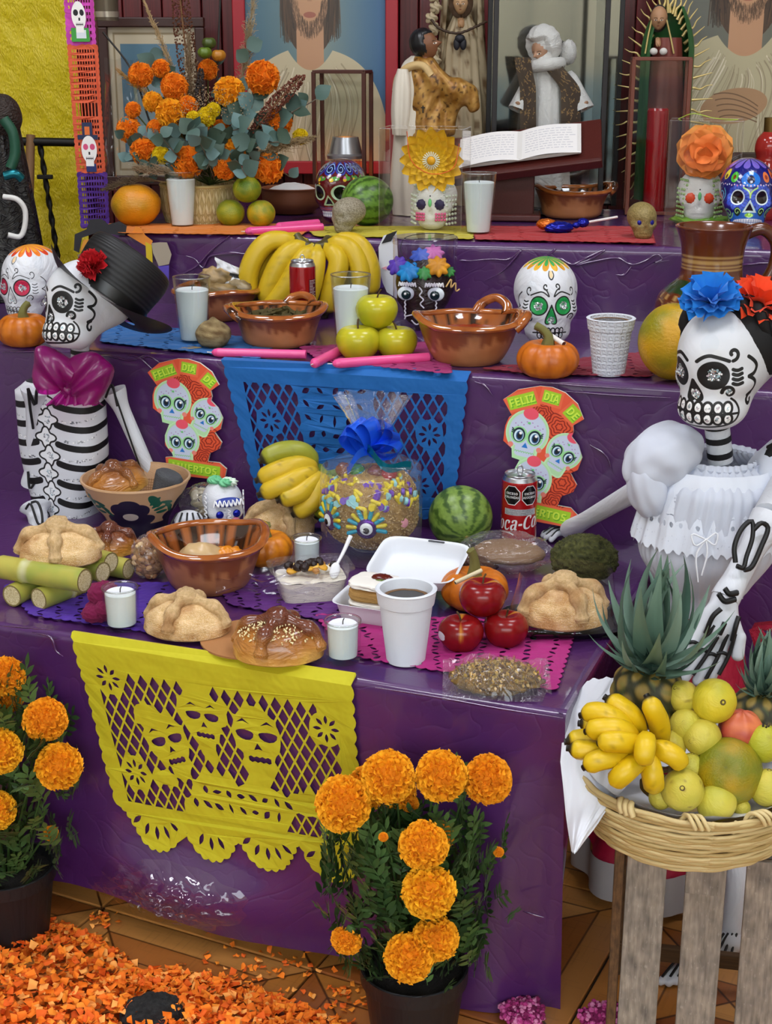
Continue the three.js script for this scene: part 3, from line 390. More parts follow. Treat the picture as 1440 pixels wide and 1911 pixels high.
// pumpkins
pumpkin(thing('small_pumpkin', 'small orange pumpkin with long stem behind the red apples', 'pumpkin', put(885, 1105, Y1, .02), .4), .05, .062, { sd: 3, stem: .8, lean: -.15 });
pumpkin(thing('small_pumpkin', 'small orange pumpkin between the clay bowl and the sugared bread', 'pumpkin', put(497, 1022, Y1, .025), 2), .042, .058, { sd: 6, stem: .55, lean: -.2, c: 0xe08a14 });
o = thing('paper_straw', 'short cut white straw leaning against the pumpkin by the apples', 'straw', on(872, 1082, Y1 + .062)); part('straw_tube', tube([[-.018, 0, .012], [.02, .012, -.006]], .003, { seg: 3, rad: 12, cap: false }), mat(0xd8c9a4), o); part('straw_end', xf(new THREE.CircleGeometry(.0024, 12), [-.0175, .0004, .0118], [0, -1.05, 0]), mat(0x2a1c12), o);
watermelon(thing('watermelon', 'round mottled watermelon standing beside the tall red can', 'watermelon', put(859, 966, Y1, .051), 0), .0515, { n: 12, tilt: [.35, .15, .3], dark: 0x2c4a18, lite: 0x7f9c44 });
// sugar cane
const caneM = vcol({ roughness: .4 }), endM = mat(null, { roughness: .8 }); endM.map = tex(64, 64, (x) => { x.fillStyle = '#cdbf92'; x.fillRect(0, 0, 64, 64); for (let i = 0; i < 260; i++) { x.fillStyle = pick(['#b39c66', '#e6dcb8', '#9a8450']); x.fillRect(rnd(64), rnd(64), 2, 2); } x.strokeStyle = '#7a6a3a'; x.lineWidth = 5; x.beginPath(); x.arc(32, 32, 30, 0, 7); x.stroke(); });
const cane = (label, a, b, r, sd) => { const c = thing('sugar_cane', label, 'sugar cane', a.clone().lerp(b, .5), 0, undefined), d = b.clone().sub(a).multiplyScalar(.5), g = tube([V(0, 0, 0).sub(d), V(0, 0, 0), d], (t) => r * (1 + .1 * exp(-(((t - .28) / .025) ** 2)) - .04 * exp(-(((t - .33) / .03) ** 2))), { seg: 40, rad: 20, cap: false });
const gr = C(0x93a044), ye = C(0xb6ad4e), pl = C(0xc9c79a); part('stalk', paint(g, (x, y, z, u, v) => mix(mix(gr, ye, .5 + fbm(x * 30 + sd, y * 30, z * 30, 2) + .3 * (v < .28)), pl, .75 * smooth(.05, .0, abs(v - .34) - .015) + .15 * smooth(.2, .5, noise(u * 30, v * 3, sd)))), caneM, c);
[d, d.clone().negate()].forEach((e) => { const m = part('cut_end', new THREE.CircleGeometry(r * .99, 22), endM, c); m.position.copy(e); m.lookAt(e.clone().multiplyScalar(2).add(c.position)); });
return c; };
const cy = (x, y, h) => on(x, y, Y1 + h);
cane('sugar cane piece lowest at the front left with cut end showing', cy(100, 1072, .0165), cy(22, 1112, .0165), .0165, 1);
cane('sugar cane piece lying beside the lowest one pointing to the viewer', cy(150, 1088, .0165), cy(72, 1118, .0165), .0165, 2);
cane('long green sugar cane piece lying across the others', cy(4, 1058, .048), cy(158, 1084, .05), .0175, 3);
cane('yellowish sugar cane piece under the dusted bread', cy(100, 1045, .034), cy(192, 1068, .036), .0155, 4);
cane('sugar cane piece farther back under the dusted bread', cy(150, 1035, .045), cy(207, 1050, .045), .0155, 5);
cane('short sugar cane piece at the right of the heap', cy(165, 1048, .016), cy(240, 1062, .016), .016, 6);
}
// ---------------------------------------------------------------- skulls and the two skeleton figures
const skullR = (d, o) => { const f = (x, y, z) => { let s = ell(x, y, z, [0, .61, -.07], [.375 * o.w, .385, .46 * o.l]); s = smin(s, ell(x, y, z, [0, .33, .13], [.25 * o.w, .3, .28]), .18); s = smin(s, ell(x, y, z, [0, .15, .17 + o.jaw], [.215 * o.w * o.jw, .15 * (.6 + .4 * o.jw), .2 + o.jaw]), .1); return min(smin(s, ell(abs(x), y, z, [.22 * o.w, .4, .2], [.09, .07, .1]), .12), 9); };
let a = .05, b = .9; for (let i = 0; i < 18; i++) { const m = (a + b) / 2; f(d[0] * m, .45 + d[1] * m, .02 + d[2] * m) < 0 ? a = m : b = m; } return a; };
const skullCache = {};
function skullGeo(h, o = {}) {       // star-shaped from the middle of the head; chin at 0, face towards +z; uv = (turn round the head, height)
o = { w: 1, l: 1, jaw: 0, jw: 1, eye: .045, nose: .04, ...o }; const key = JSON.stringify(o);
const base = skullCache[key] ??= (() => { const g = blob(1, 1, 1, (d) => { const r = skullR(d, o); let x = d[0] * r, y = .45 + d[1] * r, z = .02 + d[2] * r; if (z > .1) { const dent = o.eye * exp(-(((abs(x) - .155) ** 2 + (y - .485) ** 2) / .0075)) + o.nose * exp(-(((x) ** 2 * 2.5 + (y - .33) ** 2) / .0045)) + .012 * exp(-(((y - .165) / .014) ** 2)) * smooth(.22, .16, abs(x)); z -= dent; x *= 1 - dent * .3; } return [x, max(y, .005), z]; }, 96, 72); const p = g.attributes.position, u = g.attributes.uv; for (let i = 0; i < p.count; i++) u.setY(i, clamp(p.getY(i))); return g; })();
return xf(base, [0, 0, 0], [0, 0, 0], h);
}
const art = (bg, draw, w = 1024, h = 512) => tex(w, h, (x) => { x.fillStyle = bg; x.fillRect(0, 0, w, h); x.setTransform(w / (2 * PI * .4), 0, 0, -h, w / 2, h); x.lineCap = x.lineJoin = 'round'; draw(x); });
const dot = (x, a, b, r, c, ry) => { x.fillStyle = c; x.beginPath(); x.ellipse(a, b, r, ry ?? r, 0, 0, 7); x.fill(); };
const line = (x, pts, w, c = '#111') => { x.strokeStyle = c; x.lineWidth = w; x.beginPath(); x.moveTo(...pts[0]); for (let i = 1; i < pts.length - 1; i++) x.quadraticCurveTo(...pts[i], (pts[i][0] + pts[i + 1][0]) / 2, (pts[i][1] + pts[i + 1][1]) / 2); x.lineTo(...pts[pts.length - 1]); x.stroke(); };
const curl = (x, a, b, r, from, turns, w, c = '#111', dir = 1) => { const P = []; for (let i = 0; i <= 22; i++) { const t = i / 22, q = from + dir * t * turns * 2 * PI, k = r * (1 - .75 * t); P.push([a + k * cos(q), b + k * sin(q)]); } line(x, P, w, c); };
const glint = (x, a, b, r, n = 60) => { for (let i = 0; i < n; i++) { const q = rnd(2 * PI), k = r * sqrt(rnd()); dot(x, a + k * cos(q), b + k * sin(q), rnd(.004, .011), pick(['#ffffff', '#d8dcd8', '#9aa4a8', '#6a7478', '#c8b8c0', '#a8c8d0'])); } };
const heart = (x, y0, y1, w, c, edge, lw) => { x.fillStyle = c; x.beginPath(); x.moveTo(0, y1); x.bezierCurveTo(w * .35, lerp(y0, y1, .6), w * 1.25, y0 + .01, w * .55, y0); x.quadraticCurveTo(w * .15, y0 - .004, 0, y0 + .03); x.quadraticCurveTo(-w * .15, y0 - .004, -w * .55, y0); x.bezierCurveTo(-w * 1.25, y0 + .01, -w * .35, lerp(y0, y1, .6), 0, y1); x.fill(); if (edge) { x.strokeStyle = edge; x.lineWidth = lw; x.stroke(); } };
function whiteArt(eye, nose, cap, { thick = .015, big = false, sd = 1 } = {}) {
seed(sd);
return art('#dcdfe4', (x) => {
for (let i = 0; i < 50; i++) dot(x, rnd(-1.2, 1.2), rnd(), rnd(.02, .1), `rgba(${pick(['204,210,220', '232,232,232', '216,216,214'])},.3)`);
if (cap) { for (let k = -6; k < 6; k++) { x.fillStyle = cap[k & 1]; x.beginPath(); x.ellipse(k * .21 + .105, .99, .105, .12, 0, 0, 7); x.fill(); x.fillStyle = cap[2]; x.beginPath(); x.ellipse(k * .21 + .105, 1.02, .09, .1, 0, 0, 7); x.fill(); x.strokeStyle = '#111'; x.lineWidth = thick; x.beginPath(); x.ellipse(k * .21 + .105, .99, .105, .12, 0, PI, 2 * PI, true); x.stroke(); } line(x, [[-.03, .87], [-.05, .83], [0, .77], [.05, .83], [.03, .87]], thick); dot(x, 0, .84, .03, '#e8c898', .04); }
for (const s of [-1, 1]) {
const ex = s * .155; dot(x, ex, .485, big ? .118 : .115, '#111'); dot(x, ex, .485, big ? .1 : .1, eye); glint(x, ex, .485, big ? .055 : .05, 70);
line(x, [[s * .04, .6], [s * .1, .66], [s * .2, .63], [s * .27, .6]], thick); curl(x, s * .3, .655, .055, s > 0 ? -PI / 2 : -PI / 2, .8, thick, '#111', s);
if (!big) { line(x, [[s * .03, .6], [s * .05, .66], [s * .1, .69]], thick); curl(x, s * .075, .71, .04, -PI / 3, .8, thick, '#111', s); }
for (let k = 0; k < 4; k++) line(x, [[s * .3, .53 - k * .037], [s * .33, .515 - k * .037], [s * .375, .53 - k * .037]], thick);
curl(x, s * .27, .345, .055, PI, .9, thick * 1.1, '#111', -s); glint(x, s * .265, .35, .024, 24);
line(x, [[s * .44, .62], [s * .54, .56], [s * .52, .48], [s * .44, .46]], thick * 1.1); line(x, [[s * .44, .46], [s * .53, .42], [s * .53, .34], [s * .45, .3]], thick * 1.1); curl(x, s * .5, .25, .06, PI / 2, .8, thick * 1.1, '#111', s);
}
heart(x, .275, big ? .44 : .5, big ? .075 : .085, nose, '#111', thick); glint(x, 0, .32, .04, 46);
// teeth
const n = big ? 8 : 6, W = big ? .3 : .17; for (let k = 0; k < n; k++) for (const r of [0, 1]) { const a = lerp(-W, W, (k + .5) / n), hw = W / n, y = big ? (r ? .125 : .215) : r ? .135 : .195; x.fillStyle = '#f2f3f3'; x.strokeStyle = '#111'; x.lineWidth = big ? .02 : thick; x.beginPath(); x.ellipse(a, y, hw * .95, big ? .047 : .034, 0, 0, 7); x.fill(); x.stroke(); glint(x, a, y, .015, 8); }
line(x, [[-W - .06, .165], [0, .172], [W + .06, .165]], big ? .018 : thick);
if (big) { line(x, [[-.24, .055], [-.1, .045], [.12, .048], [.31, .075], [.37, .17], [.34, .25], [.29, .29]], .018); line(x, [[-.24, .055], [-.31, .075], [-.37, .17], [-.34, .25], [-.29, .29]], .018); } else line(x, [[-.16, .05], [0, .047], [.16, .05]], thick);
});
}
const papier = (map, o = {}) => mat(0xffffff, { map, roughness: .5, bumpMap: again(bumpSoft, 2, 1), bumpScale: .003, ...o });
const gemM = mat(0xdfe4e8, { metalness: .9, roughness: .12 });
const gems = (o, h, list) => { const g = []; seed(9); list.forEach(([x, y, z, n, r]) => { g.length = 0; for (let i = 0; i < n; i++) { const q = rnd(2 * PI), k = r * sqrt(rnd()); g.push(xf(new THREE.IcosahedronGeometry(h * .012, 0), [h * (x + k * cos(q)), h * (y + k * sin(q)), h * (z - k * k)], [rnd(3), rnd(3), 0])); } part('sequins', g, gemM, o, undefined, 'stuff'); }); };
const inks = (list, m, o) => [].concat(list).forEach((g) => part('painted_outline', g, m, o));
{
let o, p;
// white skulls on the middle step
p = on(1016, 636, Y2); o = thing('painted_skull', 'white skull with green eyes and a yellow flower cap behind the pumpkin', 'skull', p, .05); part('skull_shell', skullGeo(.15, { eye: .03, jw: 1.2 }), papier(whiteArt('#18a04c', '#1ea552', ['#e0aa1c', '#d89818', '#3aa050'], { sd: 4 })), o); gems(o, .15, [[-.155, .485, .395, 12, .04], [.155, .485, .395, 12, .04]]);
p = on(50, 604, Y2).add(V(0, 0, -.05)); o = thing('painted_skull', 'white skull with pink red eyes behind the pumpkin beside the skeleton', 'skull', p, -.42); part('skull_shell', skullGeo(.143, { eye: .03 }), papier(whiteArt('#c81848', '#e4e6e8', ['#e87818', '#d8421c', '#f0a02c'], { sd: 8, thick: .009 })), o); gems(o, .143, [[-.155, .485, .395, 10, .035], [.155, .485, .395, 10, .035]]);
// glazed ceramic skulls on the top step
const gl = { clearcoat: 1, clearcoatRoughness: .05, roughness: .2 };
seed(21);
const redA = art('#5a0a18', (x) => {
for (const s of [-1, 1]) { dot(x, s * .165, .5, .125, '#b8d8b4', .125); dot(x, s * .165, .5, .092, '#08060a', .1); }
x.fillStyle = '#a8d0a8'; x.beginPath(); x.moveTo(0, .47); x.lineTo(.1, .3); x.lineTo(-.1, .3); x.fill(); x.fillStyle = '#0c0608'; x.beginPath(); x.moveTo(0, .43); x.lineTo(.055, .32); x.lineTo(-.055, .32); x.fill();
for (let r = 0; r < 9; r++) line(x, [[-.3, .27 - r * .012], [0, .262 - r * .012 - (r > 4 ? .1 : 0)], [.3, .27 - r * .012]], .004, pick(['#e88', '#88c', '#c4a']));
x.fillStyle = '#e8ecf2'; x.fillRect(-.17, .12, .34, .085); for (let k = 0; k < 9; k++) line(x, [[-.17 + k * .0425, .12], [-.17 + k * .0425, .16], [-.17 + k * .0425, .205]], .006, '#7a88b0'); line(x, [[-.17, .163], [0, .163], [.17, .163]], .008, '#7a88b0');
for (let k = -5; k < 6; k++) { dot(x, k * .19, .86, .095, '#2a3a9c'); dot(x, k * .19, .86, .07, '#101848'); curl(x, k * .19, .86, .08, 0, 1.4, .012, '#9cc4e8'); dot(x, k * .19 + .1, .72, .06, '#4c9a3c', .035); dot(x, k * .19 + .05, .7, .03, '#e0c030'); }
for (let k = 0; k < 40; k++) dot(x, rnd(-1.2, 1.2), rnd(.5, .8), rnd(.01, .025), pick(['#b8302c', '#c86aa0', '#58a048', '#d8b040']));
});
p = on(634, 414, Y3); o = thing('painted_skull', 'dark red glazed skull with pale rimmed eyes behind the watermelon', 'skull', p, -.35); part('skull_shell', skullGeo(.134, { eye: .06, nose: .05, l: 1.3 }), papier(redA, gl), o);
seed(22);
const blueA = art('#141a78', (x) => {
dot(x, 0, .17, .3, '#1c62c0', .2); dot(x, 0, .1, .28, '#2088d8', .1);
for (const s of [-1, 1]) { for (let k = 0; k < 10; k++) { const q = k / 10 * 2 * PI; dot(x, s * .175 + .13 * cos(q), .5 + .13 * sin(q), .05, k & 1 ? '#4a6ae0' : '#2c50cc'); curl(x, s * .175 + .13 * cos(q), .5 + .13 * sin(q), .045, q, .9, .006, '#1a2070'); } dot(x, s * .175, .5, .105, '#dff0f4'); dot(x, s * .175, .5, .085, '#120a08');
curl(x, s * .33, .28, .085, 0, 1.5, .022, '#8cd888', s); dot(x, s * .17, .31, .05, '#123018', .06); curl(x, s * .17, .31, .05, 0, 1, .012, '#b8ec90'); for (let k = 0; k < 4; k++) dot(x, s * (.36 + .08 * k), .14 - .02 * k, .028, k & 1 ? '#d8e8e0' : '#b8e060', .06); curl(x, s * .52, .5, .12, 1, 1.5, .02, '#68d0e0', s); curl(x, s * .75, .35, .14, 1, 1.5, .02, '#8ce070', s); }
x.fillStyle = '#d8f0f0'; x.beginPath(); x.moveTo(0, .48); x.lineTo(.1, .3); x.lineTo(-.1, .3); x.fill(); x.fillStyle = '#140a0a'; x.beginPath(); x.moveTo(0, .43); x.lineTo(.055, .325); x.lineTo(-.055, .325); x.fill();
dot(x, 0, .265, .06, '#8cc830', .03); x.fillStyle = '#eef2f8'; x.beginPath(); x.ellipse(0, .17, .24, .05, 0, 0, 7); x.fill(); for (let k = -6; k < 7; k++) line(x, [[k * .036, .13], [k * .036, .17], [k * .036, .21]], .006, '#6a88b8'); line(x, [[-.23, .17], [0, .166], [.23, .17]], .008, '#6a88b8');
line(x, [[0, .5], [0, .58], [-.1, .63]], .02, '#bce878'); line(x, [[0, .5], [0, .58], [.1, .63]], .02, '#bce878');
dot(x, 0, .74, .15, '#1c7ae0', .1); dot(x, 0, .735, .06, '#0c1040', .055); for (let k = 0; k < 5; k++) { dot(x, -.28 - k * .2, .76 + .03 * (k & 1), .07, pick(['#e8d83c', '#d8482c', '#4cc038', '#c86ae0'])); dot(x, .28 + k * .2, .76 + .03 * (k & 1), .07, pick(['#e87838', '#4cc038', '#e8d83c', '#48c8e8'])); dot(x, -.28 - k * .2, .76, .03, '#7a4a10'); dot(x, .28 + k * .2, .76, .03, '#a02c10'); dot(x, k * .25 - .6, .93, .1, '#7a68d0', .06); }
for (let k = 0; k < 50; k++) dot(x, -1.2 + k * .05, .655 + .01 * (k & 1), .012, pick(['#f0d0e0', '#e8f0f8', '#d870b0']));
});
p = on(1388, 432, Y3); o = thing('painted_skull', 'blue glazed skull painted with bright flowers behind the clay jug', 'skull', p, -.12); part('skull_shell', skullGeo(.148, { eye: .06, nose: .05 }), papier(blueA, gl), o);
}
// bones cut from thick board, painted with black outlines
const boneM = mat(0xd6d9e0, { roughness: .55, bumpMap: again(bumpSoft, 1, 1), bumpScale: .002 }), inkM = mat(0x0c0c0e, { roughness: .5 });
const ink = (pts, w) => tube(pts, w, { seg: max(4, pts.length * 4), rad: 6 });
{
// seated skeleton in a hat
const z0 = onRiser(1, 130, 940, .075), o = thing('skeleton_figure', 'seated painted skeleton wearing a black hat and magenta bow', 'skeleton', z0.clone().setY(Y1), 0);
const L = (px, py, dz = 0) => at(px, py, z0.z + dz).sub(o.position);
const k = mpp(at(130, 830, z0.z));
const c0 = L(128, 962), h = L(128, 712).y - c0.y;
seed(5);
const ribs = tex(1024, 512, (x) => {
x.fillStyle = '#d9dce3'; x.fillRect(0, 0, 1024, 512); x.lineCap = 'round';
for (let i = 0; i < 6; i++) { const y = 70 + i * 72; x.strokeStyle = '#0b0b0d'; x.lineWidth = 24; for (const s of [-1, 1]) { x.beginPath(); x.moveTo(512 + s * 44, y - 6); x.quadraticCurveTo(512 + s * 130, y + 26, 512 + s * 340, y - 4); x.stroke(); } x.lineWidth = 2; for (let q = 0; q < 60; q++) { const s = q & 1 ? 1 : -1, a = rnd(60, 210); x.fillStyle = pick(['#888c92', '#c8ccd0', '#ffffff', '#5c6068']); x.fillRect(512 + s * a, y + 38 + 14 * sin(a / 60) + rnd(-4, 4), rnd(3, 8), 4); } }
for (let i = 0; i < 7; i++) { const y = 50 + i * 68; x.save(); x.translate(512 + (i & 1 ? 6 : -4), y); x.beginPath(); for (let q = 0; q <= 40; q++) { const a = q / 40 * 2 * PI, r = 30 + 7 * cos(4 * a); q ? x.lineTo(r * cos(a) * 1.15, r * 1.08 * sin(a)) : x.moveTo(r * 1.15, 0); } x.fillStyle = '#eceef2'; x.fill(); x.strokeStyle = '#0b0b0d'; x.lineWidth = 6; x.stroke(); for (let q = 0; q < 40; q++) { x.fillStyle = pick(['#a8acb4', '#7c8088', '#f4f4f8', '#9cb8c4']); x.fillRect(rnd(-12, 12), rnd(-14, 14), 4, 4); } x.restore(); }
});
const torso = G(56, 30, (u, v) => { const a = (u - .5) * 2 * PI, q = pow(pow(abs(cos(a)), 3.2) + pow(abs(sin(a)), 3.2), -1 / 3.2), w = k * lerp(62, 86, smooth(0, .55, v)) * (1 - .25 * smooth(.93, 1, v)), d = .045 * (1 - .3 * smooth(.93, 1, v)); return [w * q * sin(a), v * h, d * q * cos(a)]; }, true);
const body = part('torso', [xf(torso, [c0.x, c0.y, 0], [0, -.42, 0])], mat(0xffffff, { map: ribs, roughness: .5 }), o);
const neck = part('neck', [tube([L(148, 720), L(150, 640, .01)], .0155, { seg: 4, rad: 18 })], boneM, o, 'white painted neck'); part('neck_band', tube([L(149.5, 660, .008), L(149.8, 652, .008)], .0163, { seg: 2, rad: 18, cap: false }), inkM, neck);
// arms
const arm = (name, a, b, w0, w1, lines) => { const m = part(name, tube([a, a.clone().lerp(b, .14), a.clone().lerp(b, .5), a.clone().lerp(b, .85), b], (t) => lerp(w0, w1, t) * (1 + .55 * exp(-((t / .12) ** 2)) + .55 * exp(-(((1 - t) / .12) ** 2))), { seg: 30, rad: 16, sq: (q) => 1 - .18 * abs(sin(q)) }), boneM, o); if (lines) inks(lines, inkM, m); return m; };
const fz = .03;
arm('upper_arm', L(212, 728, .02), L(290, 905, .01), .0165, .014, [ink([L(197, 742, .043), L(203, 726, .046), L(208, 716, .046), L(219, 758, .044)], .0022), ink([L(208, 718, .046), L(226, 770, .043), L(250, 840, .038), L(268, 890, .033)], .0016)]);
arm('upper_arm', L(68, 728, .03), L(62, 905, .0), .0175, .014, [ink([L(52, 725, .058), L(56, 760, .052), L(62, 800, .04)], .0024), ink([L(52, 725, .06), L(66, 756, .055), L(70, 726, .062), L(82, 718, .06), L(90, 726, .055)], .0028), ink([L(52, 880, .022), L(56, 912, .024), L(64, 902, .026)], .0022)]);
arm('forearm', L(66, 945, .05), L(80, 1010, .1), .018, .015, [ink([L(48, 950, .078), L(56, 940, .08), L(72, 978, .095), L(78, 978, .097), L(76, 950, .085), L(68, 936, .08), L(58, 938, .08)], .0022)]);
// hand with five fingers on the table behind the clay bowl
const hp = on(352, 1000, Y1).sub(o.position), hand = part('hand', carve([hp.x - .045, 0, hp.z - .03], [hp.x + .045, .05, hp.z + .045], .0022, (x, y, z) => { let d = ell(x, y, z, [hp.x, .026, hp.z - .006], [.024, .016, .02]); for (let f = 0; f < 5; f++) { const a = (f - 2) * .3, e = [hp.x + sin(a) * .036, .007, hp.z + .012 + cos(a) * .02 - (f === 0 ? .008 : 0)]; d = smin(d, capsule(x, y, z, [hp.x + (f - 2) * .008, .024, hp.z + .006], e, .0055, .0045), .003); } return d; }), boneM, o, 'white painted hand with black finger lines');
inks([-.024, -.012, 0, .012, .024].map((q) => ink([[hp.x + q * .7, .041, hp.z + .004], [hp.x + q, .03, hp.z + .016], [hp.x + q * 1.2, .017, hp.z + .026]], .0016)), inkM, hand);
// head
const hd = new THREE.Group(); hd.name = 'head'; o.add(hd); hd.position.copy(L(160, 571, .035)); hd.rotation.set(-.22, -.8, .1, 'YXZ'); hd.rotation.order = 'YXZ';
const H = .152, sk = part('skull_shell', xf(skullGeo(H, { jaw: .05, jw: 1.3, l: 1.15, eye: .02, nose: .02 }), [0, -H * .48, 0]), papier(whiteArt('#101012', '#101012', null, { thick: .026, big: true, sd: 31 }), { bumpScale: .001 }), hd); gems(hd, H, [[-.155, .015, .415, 14, .045], [.155, .015, .415, 14, .045], [0, -.15, .42, 10, .03]].map((g) => g)); 
const hat = new THREE.Group(); hat.name = 'hat'; o.add(hat); hat.position.copy(L(193, 560, .02)); hat.quaternion.setFromUnitVectors(V(0, 1, 0), V(.56, .76, -.33).normalize());
const felt = mat(0x0e0e10, { roughness: .55, bumpMap: again(grainTex(8, 128, (i, j) => { const v = 128 + 100 * sin(j / 128 * 2 * PI * 24); return [v, v, v]; }, { data: true }), 1, 1), bumpScale: .0006 });
part('hat_crown', rev([[.07, .0], [.072, .03], [.075, .07], [.07, .088], [.05, .093], [0, .0935]], 56, { hard: false, n: 40 }), felt, hat);
part('hat_brim', G(64, 10, (u, v) => { const a = (u - .5) * 2 * PI, r = lerp(.066, .122, v), y = -.004 + .036 * v * v * pow(abs(sin(a)), 2) - .006 * v; return [r * sin(a) * .98, y, r * cos(a) * 1.08]; }, true), mat(0x0d0d0f, { roughness: .5 }), hat);
part('hat_band', rev([[.0715, .002], [.0735, .02]], 56), mat(0x0a0a0b, { roughness: .3 }), hat);
seed(77); const rf = []; for (let i = 0; i < 34; i++) { const a = rnd(2 * PI), q = rnd(.2, 1); rf.push(xf(G(4, 3, (u, v) => [(u - .5) * .02 * (.4 + v), v * .02, .004 * sin(u * 12 + i) * v]), [0, 0, 0], [rnd(-.2, .2) - q * 1.1, a, 0, 'YXZ'])); }
const fl = part('hat_flower', rf.map((g) => xf(g, [0, 0, 0], [PI / 2, 0, 0])), mat(0xc4101e, { roughness: .7 }), hat, 'red tissue flower on the hat'); fl.position.copy(V(-.03, .03, .07)); fl.rotation.y = -.4; fl.scale.setScalar(1.25);
// tulle bow
const tul = mat(0xc4189a, { transmission: .72, roughness: .3, thickness: 0 });
const loop = (c, w, hh, a, sd) => xf(G(30, 18, (u, v) => { const t = (u - .5) * 2 * PI, r = 1 - .08 * sin(v * 9 + sd); return [w * (.5 - .5 * cos(t)) * (.25 + .75 * sin(v * PI) ** .6) * r, hh * (v - .5) * (.35 + .65 * (.5 - .5 * cos(t))) * 1.4, .026 * sin(t) * (1 - .3 * v) + .004 * sin(v * 14 + sd)]; }, true), [0, 0, 0], [0, 0, a]);
const kn = L(126, 728, .085);
const bow = part('tulle_bow', [xf(loop(0, .075, .058, 2.15, 1), [kn.x - .004, kn.y + .004, kn.z]), xf(loop(0, .088, .062, .72, 3), [kn.x + .004, kn.y - .003, kn.z]), xf(G(20, 8, (u, v) => [(u - .5) * .07 * (.4 + v), -.03 * v, .008 * sin(u * 40) * v]), [kn.x + .012, kn.y + .006, kn.z + .006])], tul, o, 'magenta tulle bow');
part('knot', xf(blob(.011, .013, .011, (d) => 1 + .15 * sin(6 * atan2(d[0], d[1])), 20, 12), [kn.x, kn.y, kn.z]), tul, bow);
}
